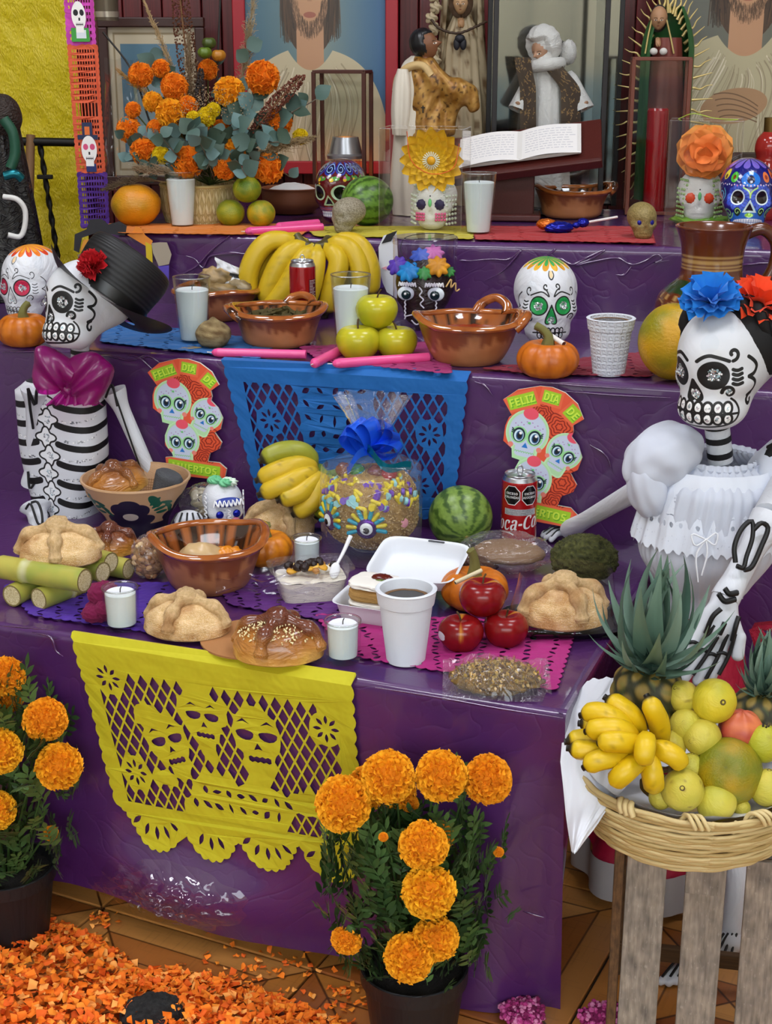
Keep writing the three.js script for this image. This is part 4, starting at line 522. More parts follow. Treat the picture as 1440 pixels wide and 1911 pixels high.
// ---------------------------------------------------------------- standing skeleton lady
{
const base = at(1330, 1000, -1.98), o = thing('skeleton_figure', 'standing skeleton lady in a white lace blouse with paper flowers in braided hair', 'skeleton', V(base.x, 0, base.z), 0);
const L = (px, py, dz = 0) => at(px, py, base.z + dz).sub(o.position), k = mpp(base);
const cloth = mat(0xd3d8e5, { roughness: .8, transmission: .12, thickness: 0 });
// head
const hd = new THREE.Group(); hd.name = 'head'; o.add(hd); hd.position.copy(L(1358, 674, .03)); hd.rotation.order = 'YXZ'; hd.rotation.set(.06, -.84, .03);
const H = .165; part('skull_shell', xf(skullGeo(H, { jaw: .05, jw: 1.34, l: 1.2, eye: .02, nose: .02, w: 1 }), [0, -H * .5, 0]), papier(whiteArt('#101012', '#101012', null, { thick: .028, big: true, sd: 33 }), { bumpScale: .001 }), hd); gems(hd, H, [[-.155, -.01, .42, 16, .05], [.155, -.01, .42, 16, .05], [0, -.18, .43, 10, .03]]);
const hairM = mat(0x08080a, { roughness: .75 });
const braid = (pts, r, name) => { const c = spline(pts), G3 = []; for (let s = 0; s < 3; s++) G3.push(tube(Array.from({ length: 40 }, (_, i) => { const t = i / 39, p = c.getPoint(t), q = t * 26 + s * 2.094; return p.add(V(r * .7 * cos(q), r * .5 * sin(2 * q), r * .8 * sin(q))); }), r, { seg: 90, rad: 7 })); return part(name, G3, hairM, hd); };
part('hair', xf(blob(.07, .064, .08, (d) => (d[2] > .35 ? .97 : 1 + .03 * noise(d[0] * 9, d[1] * 9, d[2] * 9)), 36, 24), [.004, .03, -.03]), hairM, hd);
braid([[-.068, .02, -.01], [-.058, .055, .004], [-.02, .08, .014], [.03, .082, .006], [.064, .05, -.01], [.078, -.02, -.04], [.074, -.08, -.06], [.05, -.12, -.06], [.03, -.15, -.05]], .0095, 'braid');
seed(41);
const paperFlower = (r, n) => { const g = []; for (let i = 0; i < n; i++) { const a = i * 2.4, q = sqrt((i + .5) / n), tilt = q * 1.35; g.push(xf(G(6, 4, (u, v) => [(u - .5) * r * .75 * (.35 + v), r * (.95 * v), r * .1 * sin(u * 10 + i) * v + r * .12 * v * v]), [0, 0, 0], [0, 0, 0]).applyMatrix4(new THREE.Matrix4().makeRotationFromEuler(new THREE.Euler(tilt, a, rnd(-.2, .2), 'YXZ')))); } return g; };
[[0x0f7fd8, 1326, 566, .041, 'blue'], [0xf04812, 1410, 574, .042, 'orange'], [0x1eb040, 1434, 628, .036, 'green']].forEach(([c, x, y, r, n], i) => { const f = part('paper_flower', paperFlower(r, 26), mat(c, { roughness: .85, transmission: .15, thickness: 0 }), o, n + ' tissue paper flower'); f.position.copy(L(x, y, .06 - i * .015)); f.rotation.set(.5, 0, .2 - i * .5); });
// striped neck
const na = L(1344, 860, .0), nb = L(1334, 760, .01), nk = part('neck', tube([na, nb], .0175, { seg: 6, rad: 20 }), boneM, o); part('neck_stripe', [.1, .38, .64, .9].map((t) => tube([na.clone().lerp(nb, t), na.clone().lerp(nb, t + .11)], .0181, { seg: 2, rad: 20, cap: false })), inkM, nk, 'black painted rings');
// blouse: gathered bodice, lace flounce, puffed sleeves
const yT = L(1340, 852).y, yW = L(1320, 1118).y, yF = L(1340, 992).y, cx = L(1336, 900).x;
const sect = (rx, rz, y, amp, n, sd) => (a) => { const f = 1 + amp * sin(n * a + sd + 1.4 * sin(3 * a)); return [cx + rx * f * sin(a), y + amp * .01 * sin(n * a), rz * f * cos(a)]; };
const bl = part('blouse', [G(150, 40, (u, v) => { const a = (u - .5) * 2 * PI, y = lerp(yW, yT, v), t = v, rx = k * lerp(lerp(74, 128, smooth(0, .4, t)), 112, smooth(.6, 1, t)) * (1 - .38 * smooth(.82, 1, t)), rz = .056 + .03 * smooth(0, .4, t) - .036 * smooth(.8, 1, t); const amp = .03 * smooth(.5, 1, t) + .035 * (1 - smooth(0, .25, t)) + .012, n = 34; const f = 1 + amp * sin(n * a + 2 * sin(5 * a)) + .02 * noise(a * 2, v * 4); return [cx + rx * f * sin(a) - .01 * (1 - t), y + .012 * (1 - smooth(0, .1, t)) * sin(a * 2), rz * f * cos(a)]; }, true)], cloth, o);
const lace = tex(512, 128, (x) => { x.fillStyle = '#fff'; x.fillRect(0, 0, 512, 128); x.fillStyle = '#000'; seed(6); for (let i = 0; i < 26; i++) { const X = i * 20 + 10; for (let q = 0; q < 6; q++) { x.beginPath(); x.ellipse(X + 6 * cos(q * 1.05), 40 + 6 * sin(q * 1.05), 2.2, 1.6, 0, 0, 7); x.fill(); } x.beginPath(); x.arc(X, 82, 4, 0, 7); x.fill(); x.fillRect(X - 9, 66, 18, 2); } for (let i = 0; i < 300; i++) x.fillRect(rnd(512), rnd(20, 116), 1.5, 1.5); }, { data: true, rep: [2, 1] });
part('lace_flounce', G(170, 14, (u, v) => { const a = (u - .5) * 2 * PI, t = 1 - v, y = lerp(yF + .1, yF - .006, t), r = lerp(.86, 1.2, pow(t, .7)), f = 1 + (.01 + .018 * t) * sin(22 * a + 2 * sin(4 * a)); return [cx + k * 124 * r * f * sin(a), y - .004 * cos(52 * a) * t * t, .078 * r * f * cos(a)]; }, true), mat(0xdadfea, { roughness: .85, alphaMap: lace, alphaTest: .5 }), bl, 'white scalloped lace flounce');
const sleeve = (c, r, sd, rot) => part('sleeve', xf(blob(r[0], r[1], r[2], (d) => 1 + .035 * sin(9 * atan2(d[0], d[2]) + sd + 2 * d[1]) * (1 - abs(d[1])) + .09 * noise(d[0] * 1.7 + sd, d[1] * 1.7, d[2] * 1.7), 80, 40), [c.x, c.y, c.z], rot), cloth, bl);
sleeve(L(1236, 852, .012), [.058, .044, .05], 1, [0, 0, .55]); sleeve(L(1208, 905, .02), [.03, .05, .04], 2, [0, 0, .2]); sleeve(L(1462, 890, .01), [.052, .055, .05], 4, [0, 0, -.3]);
part('neck_frill', G(90, 5, (u, v) => { const a = (u - .5) * 2 * PI, r = 1 + .1 * v + .05 * sin(30 * a) * v; return [cx + k * 72 * r * sin(a), yT - .004 + .009 * v - .012 * max(0, cos(a)), .05 * r * cos(a)]; }, true), cloth, bl);
part('drawstring', [ink([[cx - .03, yF + .02, .093], [cx - .042, yF + .0, .096], [cx - .038, yF - .04, .098]], .0012), ink([[cx - .03, yF + .02, .093], [cx - .028, yF + .002, .097], [cx - .034, yF - .03, .099]], .0012), ink([[cx - .03, yF + .02, .093], [cx - .05, yF + .028, .094], [cx - .045, yF + .012, .096], [cx - .03, yF + .02, .094], [cx - .016, yF + .03, .094], [cx - .018, yF + .013, .096], [cx - .03, yF + .02, .094]], .0012)], mat(0xf0f2f6), bl);
// skirt with a pale hem
const red = mat(0xa80c34, { roughness: .6, bumpMap: again(bumpSoft, 3, 2), bumpScale: .003 }), fold = (a, v) => 1 + .07 * (1 - v) * sin(11 * a + 1.5 * sin(3 * a));
const sk = part('skirt', G(110, 24, (u, v) => { const a = (u - .5) * 2 * PI, r = lerp(.15, .052, pow(v, .75)); return [cx - .012 + r * 1.02 * fold(a, v) * sin(a), lerp(.075, yW + .01, v), r * .85 * fold(a, v) * cos(a) - .01]; }, true), red, o);
part('petticoat_hem', G(110, 6, (u, v) => { const a = (u - .5) * 2 * PI, r = .152; return [cx - .012 + r * 1.03 * fold(a, 0) * sin(a), lerp(.018, .082, v), r * .86 * fold(a, 0) * cos(a) - .01]; }, true), mat(0xb9b4b4, { roughness: .8 }), sk);
part('sash_bow', [xf(G(16, 10, (u, v) => [.1 * u, .03 * (v - .5) * (.4 + u) + .02 * sin(u * 3), .012 * sin(v * 8) * u]), [cx + .06, yW - .03, .03], [0, -.3, -.35]), xf(G(16, 10, (u, v) => [.12 * u, .05 * (v - .5) * (.3 + u), .012 * sin(v * 9) * u]), [cx + .06, yW - .03, .035], [0, -.2, -1.0])], red, sk);
// arm resting on the step, with its hand
const A = L(1214, 900, .03), B = on(1062, 988, Y1 + .022).sub(o.position);
const am = part('arm', tube([A, A.clone().lerp(B, .15), A.clone().lerp(B, .6), B], (t) => .016 - .004 * t + .004 * exp(-(((1 - t) / .15) ** 2)), { seg: 20, rad: 14 }), boneM, o); inks([ink([A.clone().lerp(B, .1).add(V(0, .005, .017)), A.clone().lerp(B, .6).add(V(.004, .0, .015)), B.clone().add(V(.01, -.002, .013))], .002), ink([B.clone().add(V(-.002, .014, .006)), B.clone().add(V(.02, .014, .006)), B.clone().add(V(.035, .018, .002))], .002)], inkM, am);
const finger = (fs, palm, lo, hi) => carve(lo, hi, .002, (x, y, z) => { let d = palm(x, y, z); fs.forEach((f) => { for (let i = 0; i < f.length - 1; i++) d = smin(d, capsule(x, y, z, f[i], f[i + 1], f.r ?? .0052, (f.r ?? .0052) * .9), .0025); }); return d; });
{ const P = on(1050, 1002, Y1).sub(o.position), y0 = Y1, fs = [0, 1, 2, 3, 4].map((i) => { const s = -.016 + i * .0075, l = [.03, .037, .04, .036, .027][i]; return [[P.x + .008 + s * .35, y0 + .013, P.z + s], [P.x - l * .5, y0 + .014, P.z + s * 1.25 + .006], [P.x - l * .85, y0 + .006, P.z + s * 1.4 + .012]]; }); const hnd = part('hand', finger(fs, (x, y, z) => ell(x, y, z, [P.x + .013, y0 + .013, P.z], [.019, .011, .019]), [P.x - .042, y0 - .002, P.z - .03], [P.x + .036, y0 + .03, P.z + .035]), boneM, o, 'hand resting on the step'); inks(fs.map((f) => ink([[f[0][0], f[0][1] + .011, f[0][2] + .0], [f[1][0], f[1][1] + .0055, f[1][2] + .002], [f[2][0], f[2][1] + .005, f[2][2]]], .0013)), inkM, hnd); }
// arm reaching down in front, flat board arm with broad hand
const W = L(1352, 1118, .17), E = L(1436, 965, .11), S = L(1470, 900, .05);
const fa = part('arm', [tube([S, E], .024, { seg: 8, rad: 14 }), tube([E, E.clone().lerp(W, .2), E.clone().lerp(W, .6), W], (t) => .028 - .009 * smooth(0, .45, t) + .003 * smooth(.7, 1, t), { seg: 22, rad: 16, sq: (q) => 1 - .12 * abs(sin(q)) })], boneM, o);
const dW = (px, py, dz) => L(px, py, dz);
inks([ink([dW(1372, 1050, .178), dW(1370, 1020, .172), dW(1385, 985, .163), dW(1402, 972, .158), dW(1404, 1000, .164), dW(1392, 1040, .173), dW(1386, 1060, .178), dW(1374, 1056, .178)], .0034), ink([dW(1404, 990, .162), dW(1420, 976, .157), dW(1432, 984, .155), dW(1420, 1020, .163), dW(1400, 1060, .174), dW(1388, 1064, .178)], .0034), ink([dW(1340, 1108, .2), dW(1352, 1122, .202), dW(1372, 1118, .198)], .004), ink([dW(1352, 1098, .198), dW(1360, 1108, .2), dW(1376, 1106, .196)], .004)], inkM, fa);
{ const px = [[1330, 1150], [1262, 1262], [1285, 1268], [1308, 1270], [1332, 1262], [1378, 1170]]; const Q = (x, y, z = .19) => L(x, y, z), pc = Q(1338, 1168, .185), V3 = (v) => [v.x, v.y, v.z];
const fs = [[[1318, 1160], [1290, 1200], [1256, 1248]], [[1330, 1170], [1306, 1214], [1278, 1262]], [[1342, 1176], [1324, 1222], [1302, 1270]], [[1356, 1176], [1344, 1220], [1326, 1262]], [[1366, 1158], [1378, 1190], [1376, 1222]]].map((f, i) => { const q = f.map(([x, y], j) => V3(Q(x, y, .188 + j * .006))); q.r = i === 4 ? .0095 : .0088; return q; });
const lo = [min(...fs.flat().map((v) => v[0])) - .02, min(...fs.flat().map((v) => v[1])) - .02, pc.z - .03], hi = [max(...fs.flat().map((v) => v[0])) + .03, max(...fs.flat().map((v) => v[1])) + .035, pc.z + .04];
const hnd = part('hand', finger(fs, (x, y, z) => smin(ell(x, y, z, V3(pc), [.027, .031, .013]), capsule(x, y, z, V3(W), V3(pc), .018, .02), .01), lo, hi), boneM, o, 'broad white hand with black finger bones');
inks([...fs.slice(0, 4).map((f, i) => ink([[f[0][0] + .008, f[0][1], f[0][2] + .013], [f[1][0] + .008, f[1][1], f[1][2] + .0095], [f[2][0] + .008, f[2][1] + .006, f[2][2] + .009]], .0027)), ...fs.slice(0, 4).map((f) => ink([[f[1][0] - .007, f[1][1] + .004, f[1][2] + .009], [f[1][0], f[1][1] + .006, f[1][2] + .0105], [f[1][0] + .009, f[1][1] + .001, f[1][2] + .008]], .0025)), ink([V3(Q(1316, 1182, .205)), V3(Q(1330, 1150, .206)), V3(Q(1345, 1136, .204))], .0034), ink([V3(Q(1342, 1184, .207)), V3(Q(1352, 1162, .207))], .0034), ink([V3(Q(1366, 1196, .203)), V3(Q(1372, 1170, .203)), V3(Q(1378, 1150, .198))], .0034)], inkM, hnd); }
// feet below the skirt
[[1285, 1805, .05], [1352, 1770, .0]].forEach(([x, y, dz], i) => { const p = on(x, y, .012).sub(o.position), l = part('leg', tube([[p.x + .012, .02, p.z - .02], [p.x + .015, .1, p.z - .02], [p.x + .01, .2, p.z - .06]], .017, { seg: 8, rad: 12 }), boneM, o); const ft = part('foot', carve([p.x - .055, 0, p.z - .045], [p.x + .04, .05, p.z + .05], .0024, (X, Y, Z) => { let d = ell(X, Y, Z, [p.x + .008, .018, p.z - .012], [.022, .017, .026]); for (let f = 0; f < 5; f++) d = smin(d, capsule(X, Y, Z, [p.x + (f - 2) * .006, .016, p.z + .002], [p.x - .022 + (f - 2) * .011, .008, p.z + .03 - abs(f - 1) * .003], .0065, .0055), .003); return max(d, -Y); }), boneM, l); inks([-2, -1, 0, 1, 2].map((f) => ink([[p.x + f * .006 + .004, .034, p.z - .004], [p.x - .01 + f * .009, .022, p.z + .012], [p.x - .02 + f * .011, .015, p.z + .026]], .0018)), inkM, l); });
}
// ---------------------------------------------------------------- cut tissue paper
const oval = (x, y, rx, ry, rot = 0, n = 8) => ring(n, (a) => { const p = rx * cos(a), q = ry * sin(a); return [x + p * cos(rot) - q * sin(rot), y + p * sin(rot) + q * cos(rot)]; });
const leafCut = (x, y, l, w, rot) => { const P = []; for (let i = 0; i <= 4; i++) P.push([l * (i / 4 - .5), w * sin(i / 4 * PI)]); for (let i = 3; i > 0; i--) P.push([l * (i / 4 - .5), -w * sin(i / 4 * PI)]); return P.map(([a, b]) => [x + a * cos(rot) - b * sin(rot), y + a * sin(rot) + b * cos(rot)]); };
const rosette = (x, y, r, n = 8) => ring(n, (a) => leafCut(x + r * .62 * cos(a), y + r * .62 * sin(a), r * .62, r * .13, a));
const diamonds = (x0, x1, y0, y1, dx, dy, bar, solid) => { const H = []; for (let j = 0; ; j++) { const y = y0 + j * dy / 2; if (y > y1) break; for (let i = 0; ; i++) { const x = x0 + (i + (j & 1) / 2) * dx; if (x > x1) break; const a = dx / 2 - bar, b = dy / 2 - bar * dy / dx; let P = [[x, y - b], [x + a / 2, y - b / 2], [x + a, y], [x + a / 2, y + b / 2], [x, y + b], [x - a / 2, y + b / 2], [x - a, y], [x - a / 2, y - b / 2]].map(([p, q]) => [clamp(p, x0, x1), clamp(q, y0, y1)]); if (solid) { if (solid(x, y)) continue; P = P.map(([p, q]) => { let t = 1; while (t > .1 && solid(lerp(x, p, t), lerp(y, q, t))) t -= .1; return [lerp(x, p, t), lerp(y, q, t)]; }); } const w = max(...P.map((p) => p[0])) - min(...P.map((p) => p[0])), h = max(...P.map((p) => p[1])) - min(...P.map((p) => p[1])); if (w > bar * 2 && h > bar * 2) H.push(P); } } return H; };
const scallop = (pts, r, n) => { const out = []; for (let i = 0; i < pts.length - 1; i++) { const [ax, ay] = pts[i], [bx, by] = pts[i + 1], L = hypot(bx - ax, by - ay), k = max(1, Math.round(L / r)), nx = (by - ay) / L, ny = -(bx - ax) / L; for (let q = 0; q < k; q++) for (let s = 0; s < 4; s++) { const t = (q + s / 4) / k, d = n * sin(s / 4 * PI); out.push([lerp(ax, bx, t) + nx * d, lerp(ay, by, t) + ny * d]); } } return out; };
function picado(label, m, outline, holes, place) { const g = board(outline, .0006, holes); const p = g.attributes.position; for (let i = 0; i < p.count; i++) { const q = place(p.getX(i), p.getY(i), p.getZ(i)); p.setXYZ(i, q.x, q.y, q.z); } g.computeVertexNormals(); return solo('papel_picado', label, 'paper banner', g, m); }
const tissue = (c) => mat(c, { roughness: .78, transmission: .12, thickness: 0, bumpMap: again(bumpSoft, 3, 3), bumpScale: .004 });
{
// yellow sheet over the front of the lowest step
const T = TIERS[0], A = front(0, 122), B = front(0, 655), s0 = A.clone().sub(T.a).dot(T.e), W = B.distanceTo(A), Hh = .265;
const blobs = [[.444, -.33, .07, .17], [.444, -.47, .035, .1], [.64, -.38, .09, .16], [.64, -.55, .05, .11], [.285, -.5, .088, .15], [.32, -.64, .04, .07], [.22, -.38, .05, .07], [.375, -.3, .025, .07], [.515, -.3, .025, .07], [.45, -.79, .11, .15], [.62, -.79, .12, .14], [.25, -.72, .05, .04], [.8, -.72, .08, .06], [.36, -.86, .06, .07]];
const solid = (x, y) => { const u = x / W, v = y / Hh; return blobs.some(([a, b, rx, ry]) => ((u - a) / (rx * .96)) ** 2 + ((v - b) / (ry * .96)) ** 2 < 1) || [[.1, -.2], [.12, -.72], [.9, -.28], [.9, -.78]].some(([a, b]) => hypot((u - a) * W, (v - b) * Hh) < .024); };
const U = (u, v) => [u * W, v * Hh], Hs = diamonds(.055 * W, .945 * W, -.9 * Hh, -.14 * Hh, .0185, .031, .0017, solid);
[[.1, -.2], [.12, -.72], [.9, -.28], [.9, -.78]].forEach(([a, b]) => Hs.push(...rosette(a * W, b * Hh, .021)));
const face = (u, v, s, rot) => { const t = (x, y) => { const a = x * cos(rot) - y * sin(rot), b = x * sin(rot) + y * cos(rot); return [u * W + a * s, v * Hh + b * s]; }; const eye = (e) => ring(12, (a) => t(e + .34 * cos(a), .1 + (sin(a) > 0 ? .1 : .26) * sin(a))); Hs.push(eye(-.42), eye(.42)); Hs.push([[-.7, .42], [-.45, .58], [-.18, .4], [-.45, .48]].map((p) => t(...p)), [[.7, .42], [.45, .58], [.18, .4], [.45, .48]].reverse().map((p) => t(...p))); Hs.push([[0, -.2], [.16, -.46], [0, -.42], [-.16, -.46]].map((p) => t(...p))); const M = []; for (let i = 0; i <= 8; i++) M.push(t(lerp(-.42, .42, i / 8), -.72 + (i & 1 ? .05 : 0))); for (let i = 8; i >= 0; i--) M.push(t(lerp(-.42, .42, i / 8), -.86 - (i & 1 ? .05 : 0))); Hs.push(M); };
face(.444, -.33, .034, .0); face(.64, -.39, .042, .02); face(.285, -.5, .037, .35);
seed(26); for (let i = 0; i < 9; i++) for (let j = 0; j < 4; j++) { const x = (.355 + i * .047) * W, y = (-.66 - j * .082) * Hh, d = .0105; if ([[d, 0], [-d, 0], [0, d], [0, -d]].every(([a, b]) => solid(x + a, y + b))) Hs.push(leafCut(x, y, rnd(.012, .018), rnd(.0025, .005), rnd(PI))); }
const lobes = [.16, .39, .62, .88], bottom = [];
lobes.forEach((c) => { for (let i = 0; i <= 4; i++) { const a = PI + i / 4 * PI; } [-.055, -.028, 0, .028, .055].forEach((q) => Hs.push(leafCut((c + q * 1.5) * W, (-.985 - .06 * (1 - (q / .06) ** 2)) * Hh, .02, .0038, PI / 2 + q * 17))); });
const edge = []; const N = 30; for (let i = 0; i <= N; i++) { const u = lerp(.02, .98, i / N), l = max(...lobes.map((c) => sqrt(max(0, 1 - ((u - c) / .115) ** 2)))); edge.push([u * W, (-.93 - .2 * l) * Hh]); }
const out = [...scallop([[W, .012], [W, -.93 * Hh]].map((p) => p), .02, -.004).slice(0), ...scallop([...edge].reverse(), .014, -.004), ...scallop([[0, -.93 * Hh], [0, .012]], .02, -.004)];
const m = tissue(0xc8bf12);
picado('yellow cut tissue paper with three skeleton faces hanging over the front of the lowest step', m, out, Hs, (x, y, z) => { const t = -y, sh = t * .22 * (1 - .75 * x / W), s = s0 + x + sh, R = .01; if (t < 0) return T.a.clone().addScaledVector(T.e, s).addScaledVector(T.back, -t + .0).setY(Y1 + .0042 + z); const o = T.off(s, clamp(t / (Y1 - T.bot(s)))) + .0045 + .0025 * noise(s * 22, t * 18, 2) + .002 * noise(s * 50, t * 9, 6) + z; return T.a.clone().addScaledVector(T.e, s).addScaledVector(T.back, -o).setY(Y1 - t + .0042 * exp(-t * 100)); });
}
{
// blue sheet over the middle step's front
const T = TIERS[1], A = front(1, 430), B = front(1, 870), s0 = A.clone().sub(T.a).dot(T.e), W = B.distanceTo(A), Hh = .245;
const mid = (x, y) => (x / W > .3 && x / W < .62) || [[.16, -.4], [.22, -.72], [.86, -.42], [.82, -.78]].some(([a, b]) => hypot(x - a * W, y - b * Hh) < .025);
const Hs = diamonds(.07 * W, .93 * W, -.86 * Hh, -.14 * Hh, .0205, .034, .0021, mid);
[[.16, -.4], [.22, -.72], [.86, -.42], [.82, -.78]].forEach(([a, b]) => Hs.push(...rosette(a * W, b * Hh, .022)));
seed(12); const grid = []; for (let i = 0; i < 5; i++) for (let j = 0; j < 7; j++) grid.push(leafCut((.34 + i * .058 + rnd(-.008, .008)) * W, (-.16 - j * .105 + rnd(-.015, .015)) * Hh, rnd(.013, .019), rnd(.0025, .005), rnd(PI))); Hs.push(...grid);
const out = [...scallop([[W, .01], [W * .98, -Hh]], .022, -.004), ...scallop([[W * .98, -Hh], [.03 * W, -Hh]], .022, -.005), ...scallop([[.03 * W, -Hh], [0, .01]], .022, -.004)];
picado('bright blue cut tissue paper hanging over the front of the middle step', tissue(0x0a66b4), out, Hs, (x, y, z) => { const t = -y, s = s0 + x + t * .2 * (1 - 1.3 * x / W), c = exp(-((((x / W) - .46) / .16) ** 2)); if (t < 0) return T.a.clone().addScaledVector(T.e, s).addScaledVector(T.back, -t).setY(Y2 + .0025 + z); const o = .012 + .002 * noise(s * 20, t * 12, 3) + c * .009 * noise(s * 45, t * 30, 8) + z; return T.a.clone().addScaledVector(T.e, s).addScaledVector(T.back, -o).setY(Y2 - t + .0025 * exp(-t * 100)); });
}
// sheets lying on the steps
function flatSheet(label, c, k, pts, { n = 60, sd = 1, cut = 1, rag = .006 } = {}) {
const y = TIERS[k].y, P = pts.map(([px, py]) => on(px, py, y)); seed(sd);
const out = scallop([...P, P[0]].map((p) => [p.x, -p.z]), .016, P.length && ((P[1].x - P[0].x) * (-P[2].z + P[0].z) - (P[2].x - P[0].x) * (-P[1].z + P[0].z)) > 0 ? rag * .7 : -rag * .7);
const Hs = [], at2 = (u, v) => { const a = P[0].clone().lerp(P[1], u), b = P[3].clone().lerp(P[2], u), q = a.lerp(b, v); return [q.x, -q.z]; };
const nu = Math.round(sqrt(n * 1.6)), nv = Math.round(n / nu); for (let i = 0; i < nu; i++) for (let j = 0; j < nv; j++) { const [X, Z] = at2((i + .6 + rnd(-.1, .1)) / (nu + .2), (j + .6 + rnd(-.1, .1)) / (nv + .2)); Hs.push(leafCut(X, Z, rnd(.01, .016) * cut, rnd(.002, .004) * cut, (i + j) & 1 ? .7 : -.8)); }
return picado(label, tissue(c), out, Hs, (x, yy, z) => V(x, y + .0014 + z + .0012 * (1 + noise(x * 40, yy * 40, sd)), -yy));
}
flatSheet('magenta cut tissue paper lying under the large foam cup and red apples', 0xb01478, 0, [[590, 1150], [650, 1225], [1035, 1290], [1075, 1165]], { n: 150, sd: 3 });
flatSheet('violet cut tissue paper lying beneath the sugar cane and votive', 0x4a1a9c, 0, [[10, 1095], [60, 1150], [300, 1185], [400, 1090]], { n: 80, sd: 4 });
flatSheet('plum cut tissue paper lying under the clay bowl and dessert tub', 0x5a1276, 0, [[400, 1075], [430, 1130], [640, 1165], [700, 1085]], { n: 70, sd: 9 });
flatSheet('turquoise blue cut tissue paper lying under the tall candle glass and clay pots', 0x0a62a8, 1, [[200, 600], [190, 640], [480, 672], [520, 640]], { n: 70, sd: 5 });
flatSheet('raspberry cut tissue paper lying beneath the green apples', 0xa01468, 1, [[560, 650], [600, 676], [840, 700], [830, 640]], { n: 70, sd: 6 });
flatSheet('dark red tissue paper scrap beneath the small foam cup', 0x8a1030, 1, [[900, 690], [1000, 700], [1215, 705], [1200, 660]], { n: 40, sd: 16 });
flatSheet('orange cut tissue paper lying under the papaya and green oranges', 0xd8780c, 2, [[205, 420], [225, 437], [560, 441], [590, 420]], { n: 40, sd: 7 });
flatSheet('yellow cut tissue paper lying under the watermelon and silvery skull', 0xc2b41c, 2, [[570, 425], [590, 443], [880, 448], [880, 425]], { n: 36, sd: 8 });
flatSheet('red cut tissue paper lying under the lollipop', 0xb01a20, 2, [[880, 425], [890, 449], [1220, 456], [1210, 425]], { n: 50, sd: 10 });
// hanging strip of three little banners beside the picture
{
const z = -3.2, tops = [[-60, 255, 0xd24ab8], [84, 322, 0xe8663c], [322, 425, 0x5a2a98]];
const s = thing('banner_strip', 'narrow hanging strip of pink orange and violet paper banners beside the yellow sheet', 'paper banner', at(160, 425, z));
[[-70, 84, 0xcf48b4, 'pink banner'], [84, 322, 0xe0603a, 'orange banner with a skull in a hat'], [322, 425, 0x54268e, 'violet banner']].forEach(([y0, y1, c, l], q) => {
const X = (y) => 126 + .075 * (y - 80) , A = at(X(y0), y0, z).sub(s.position), B = at(X(y0) + 55, y0, z).sub(s.position), D = at(X(y1), y1, z).sub(s.position), E = at(X(y1) + 52, y1, z).sub(s.position);
const W = B.x - A.x, Hh = A.y - D.y, Hs = []; seed(q + 50);
const keep = (x, y) => q === 1 ? hypot((x - W * .48) / (W * .3), (y + Hh * .8) / (Hh * .2)) < 1 : q === 0 ? y > -Hh * .95 && hypot((x - W * .4) / (W * .3), (y + Hh * .72) / (Hh * .22)) < 1 : false;
const rows = Math.round(Hh / .012); for (let j = 1; j < rows; j++) { const big = q === 1 && j > rows * .42 && j < rows * .58; if (big && j !== Math.round(rows * .5)) continue; const n = big ? 7 : 9; for (let i = 0; i < n; i++) { const x = W * (.1 + .8 * (i + .5) / n), y = -Hh * j / rows; if (keep(x, y)) continue; const hh = big ? .016 : .0036; Hs.push(ring(4, (a) => [x + (W * .8 / n) * .36 * cos(a + PI / 4) * 1.2, y + hh * sin(a + PI / 4) * 1.2])); } }
const g = board(scallop([[0, 0], [0, -Hh], [W, -Hh], [W, 0], [0, 0]], .012, .0018), .0006, Hs);
const p = g.attributes.position; for (let i = 0; i < p.count; i++) { const u = p.getX(i) / W, v = -p.getY(i) / Hh, P = A.clone().lerp(B, u).lerp(D.clone().lerp(E, u), v); p.setXYZ(i, P.x, P.y, P.z + p.getZ(i) + .004 * noise(u * 3, v * 5, q)); } g.computeVertexNormals();
part('banner', g, tissue(c), s, l);
if (q < 2) { const sk = tex(128, 256, (x) => { x.clearRect(0, 0, 128, 256); x.fillStyle = q ? '#1c2c50' : '#3c9a3c'; q ? (x.fillRect(30, 0, 60, 66), x.fillRect(0, 60, 120, 22)) : x.fillRect(10, 190, 110, 66); x.fillStyle = q ? '#1c2c6a' : '#d8e0e8'; x.fillRect(40, 200, 60, 40); x.fillStyle = '#f2f0ec'; x.beginPath(); x.ellipse(64, 130, 46, 66, 0, 0, 7); x.fill(); x.fillRect(40, 150, 48, 62); x.fillStyle = q ? '#d8507c' : '#14141c'; [[44, 118], [84, 118]].forEach(([a, b]) => { x.beginPath(); x.arc(a, b, 15, 0, 7); x.fill(); }); x.fillStyle = '#15151a'; x.fillRect(59, 142, 10, 14); x.fillRect(42, 172, 44, 4); for (let i = 0; i < 6; i++) x.fillRect(44 + i * 8, 166, 2, 16); if (q) { x.fillStyle = '#e07030'; x.fillRect(44, 20, 30, 40); } }); const fig = part('printed_skull', G(1, 1, (u, v) => { const P = A.clone().lerp(B, lerp(q ? .12 : .12, q ? .88 : .7, u)).lerp(D.clone().lerp(E, lerp(.12, .88, u)), lerp(q ? 1.02 : .96, q ? .6 : .3, v)); return [P.x, P.y, P.z + .005]; }), mat(0xffffff, { map: sk, alphaTest: .4, roughness: .6 }), s, 'printed skull figure'); }
});
}
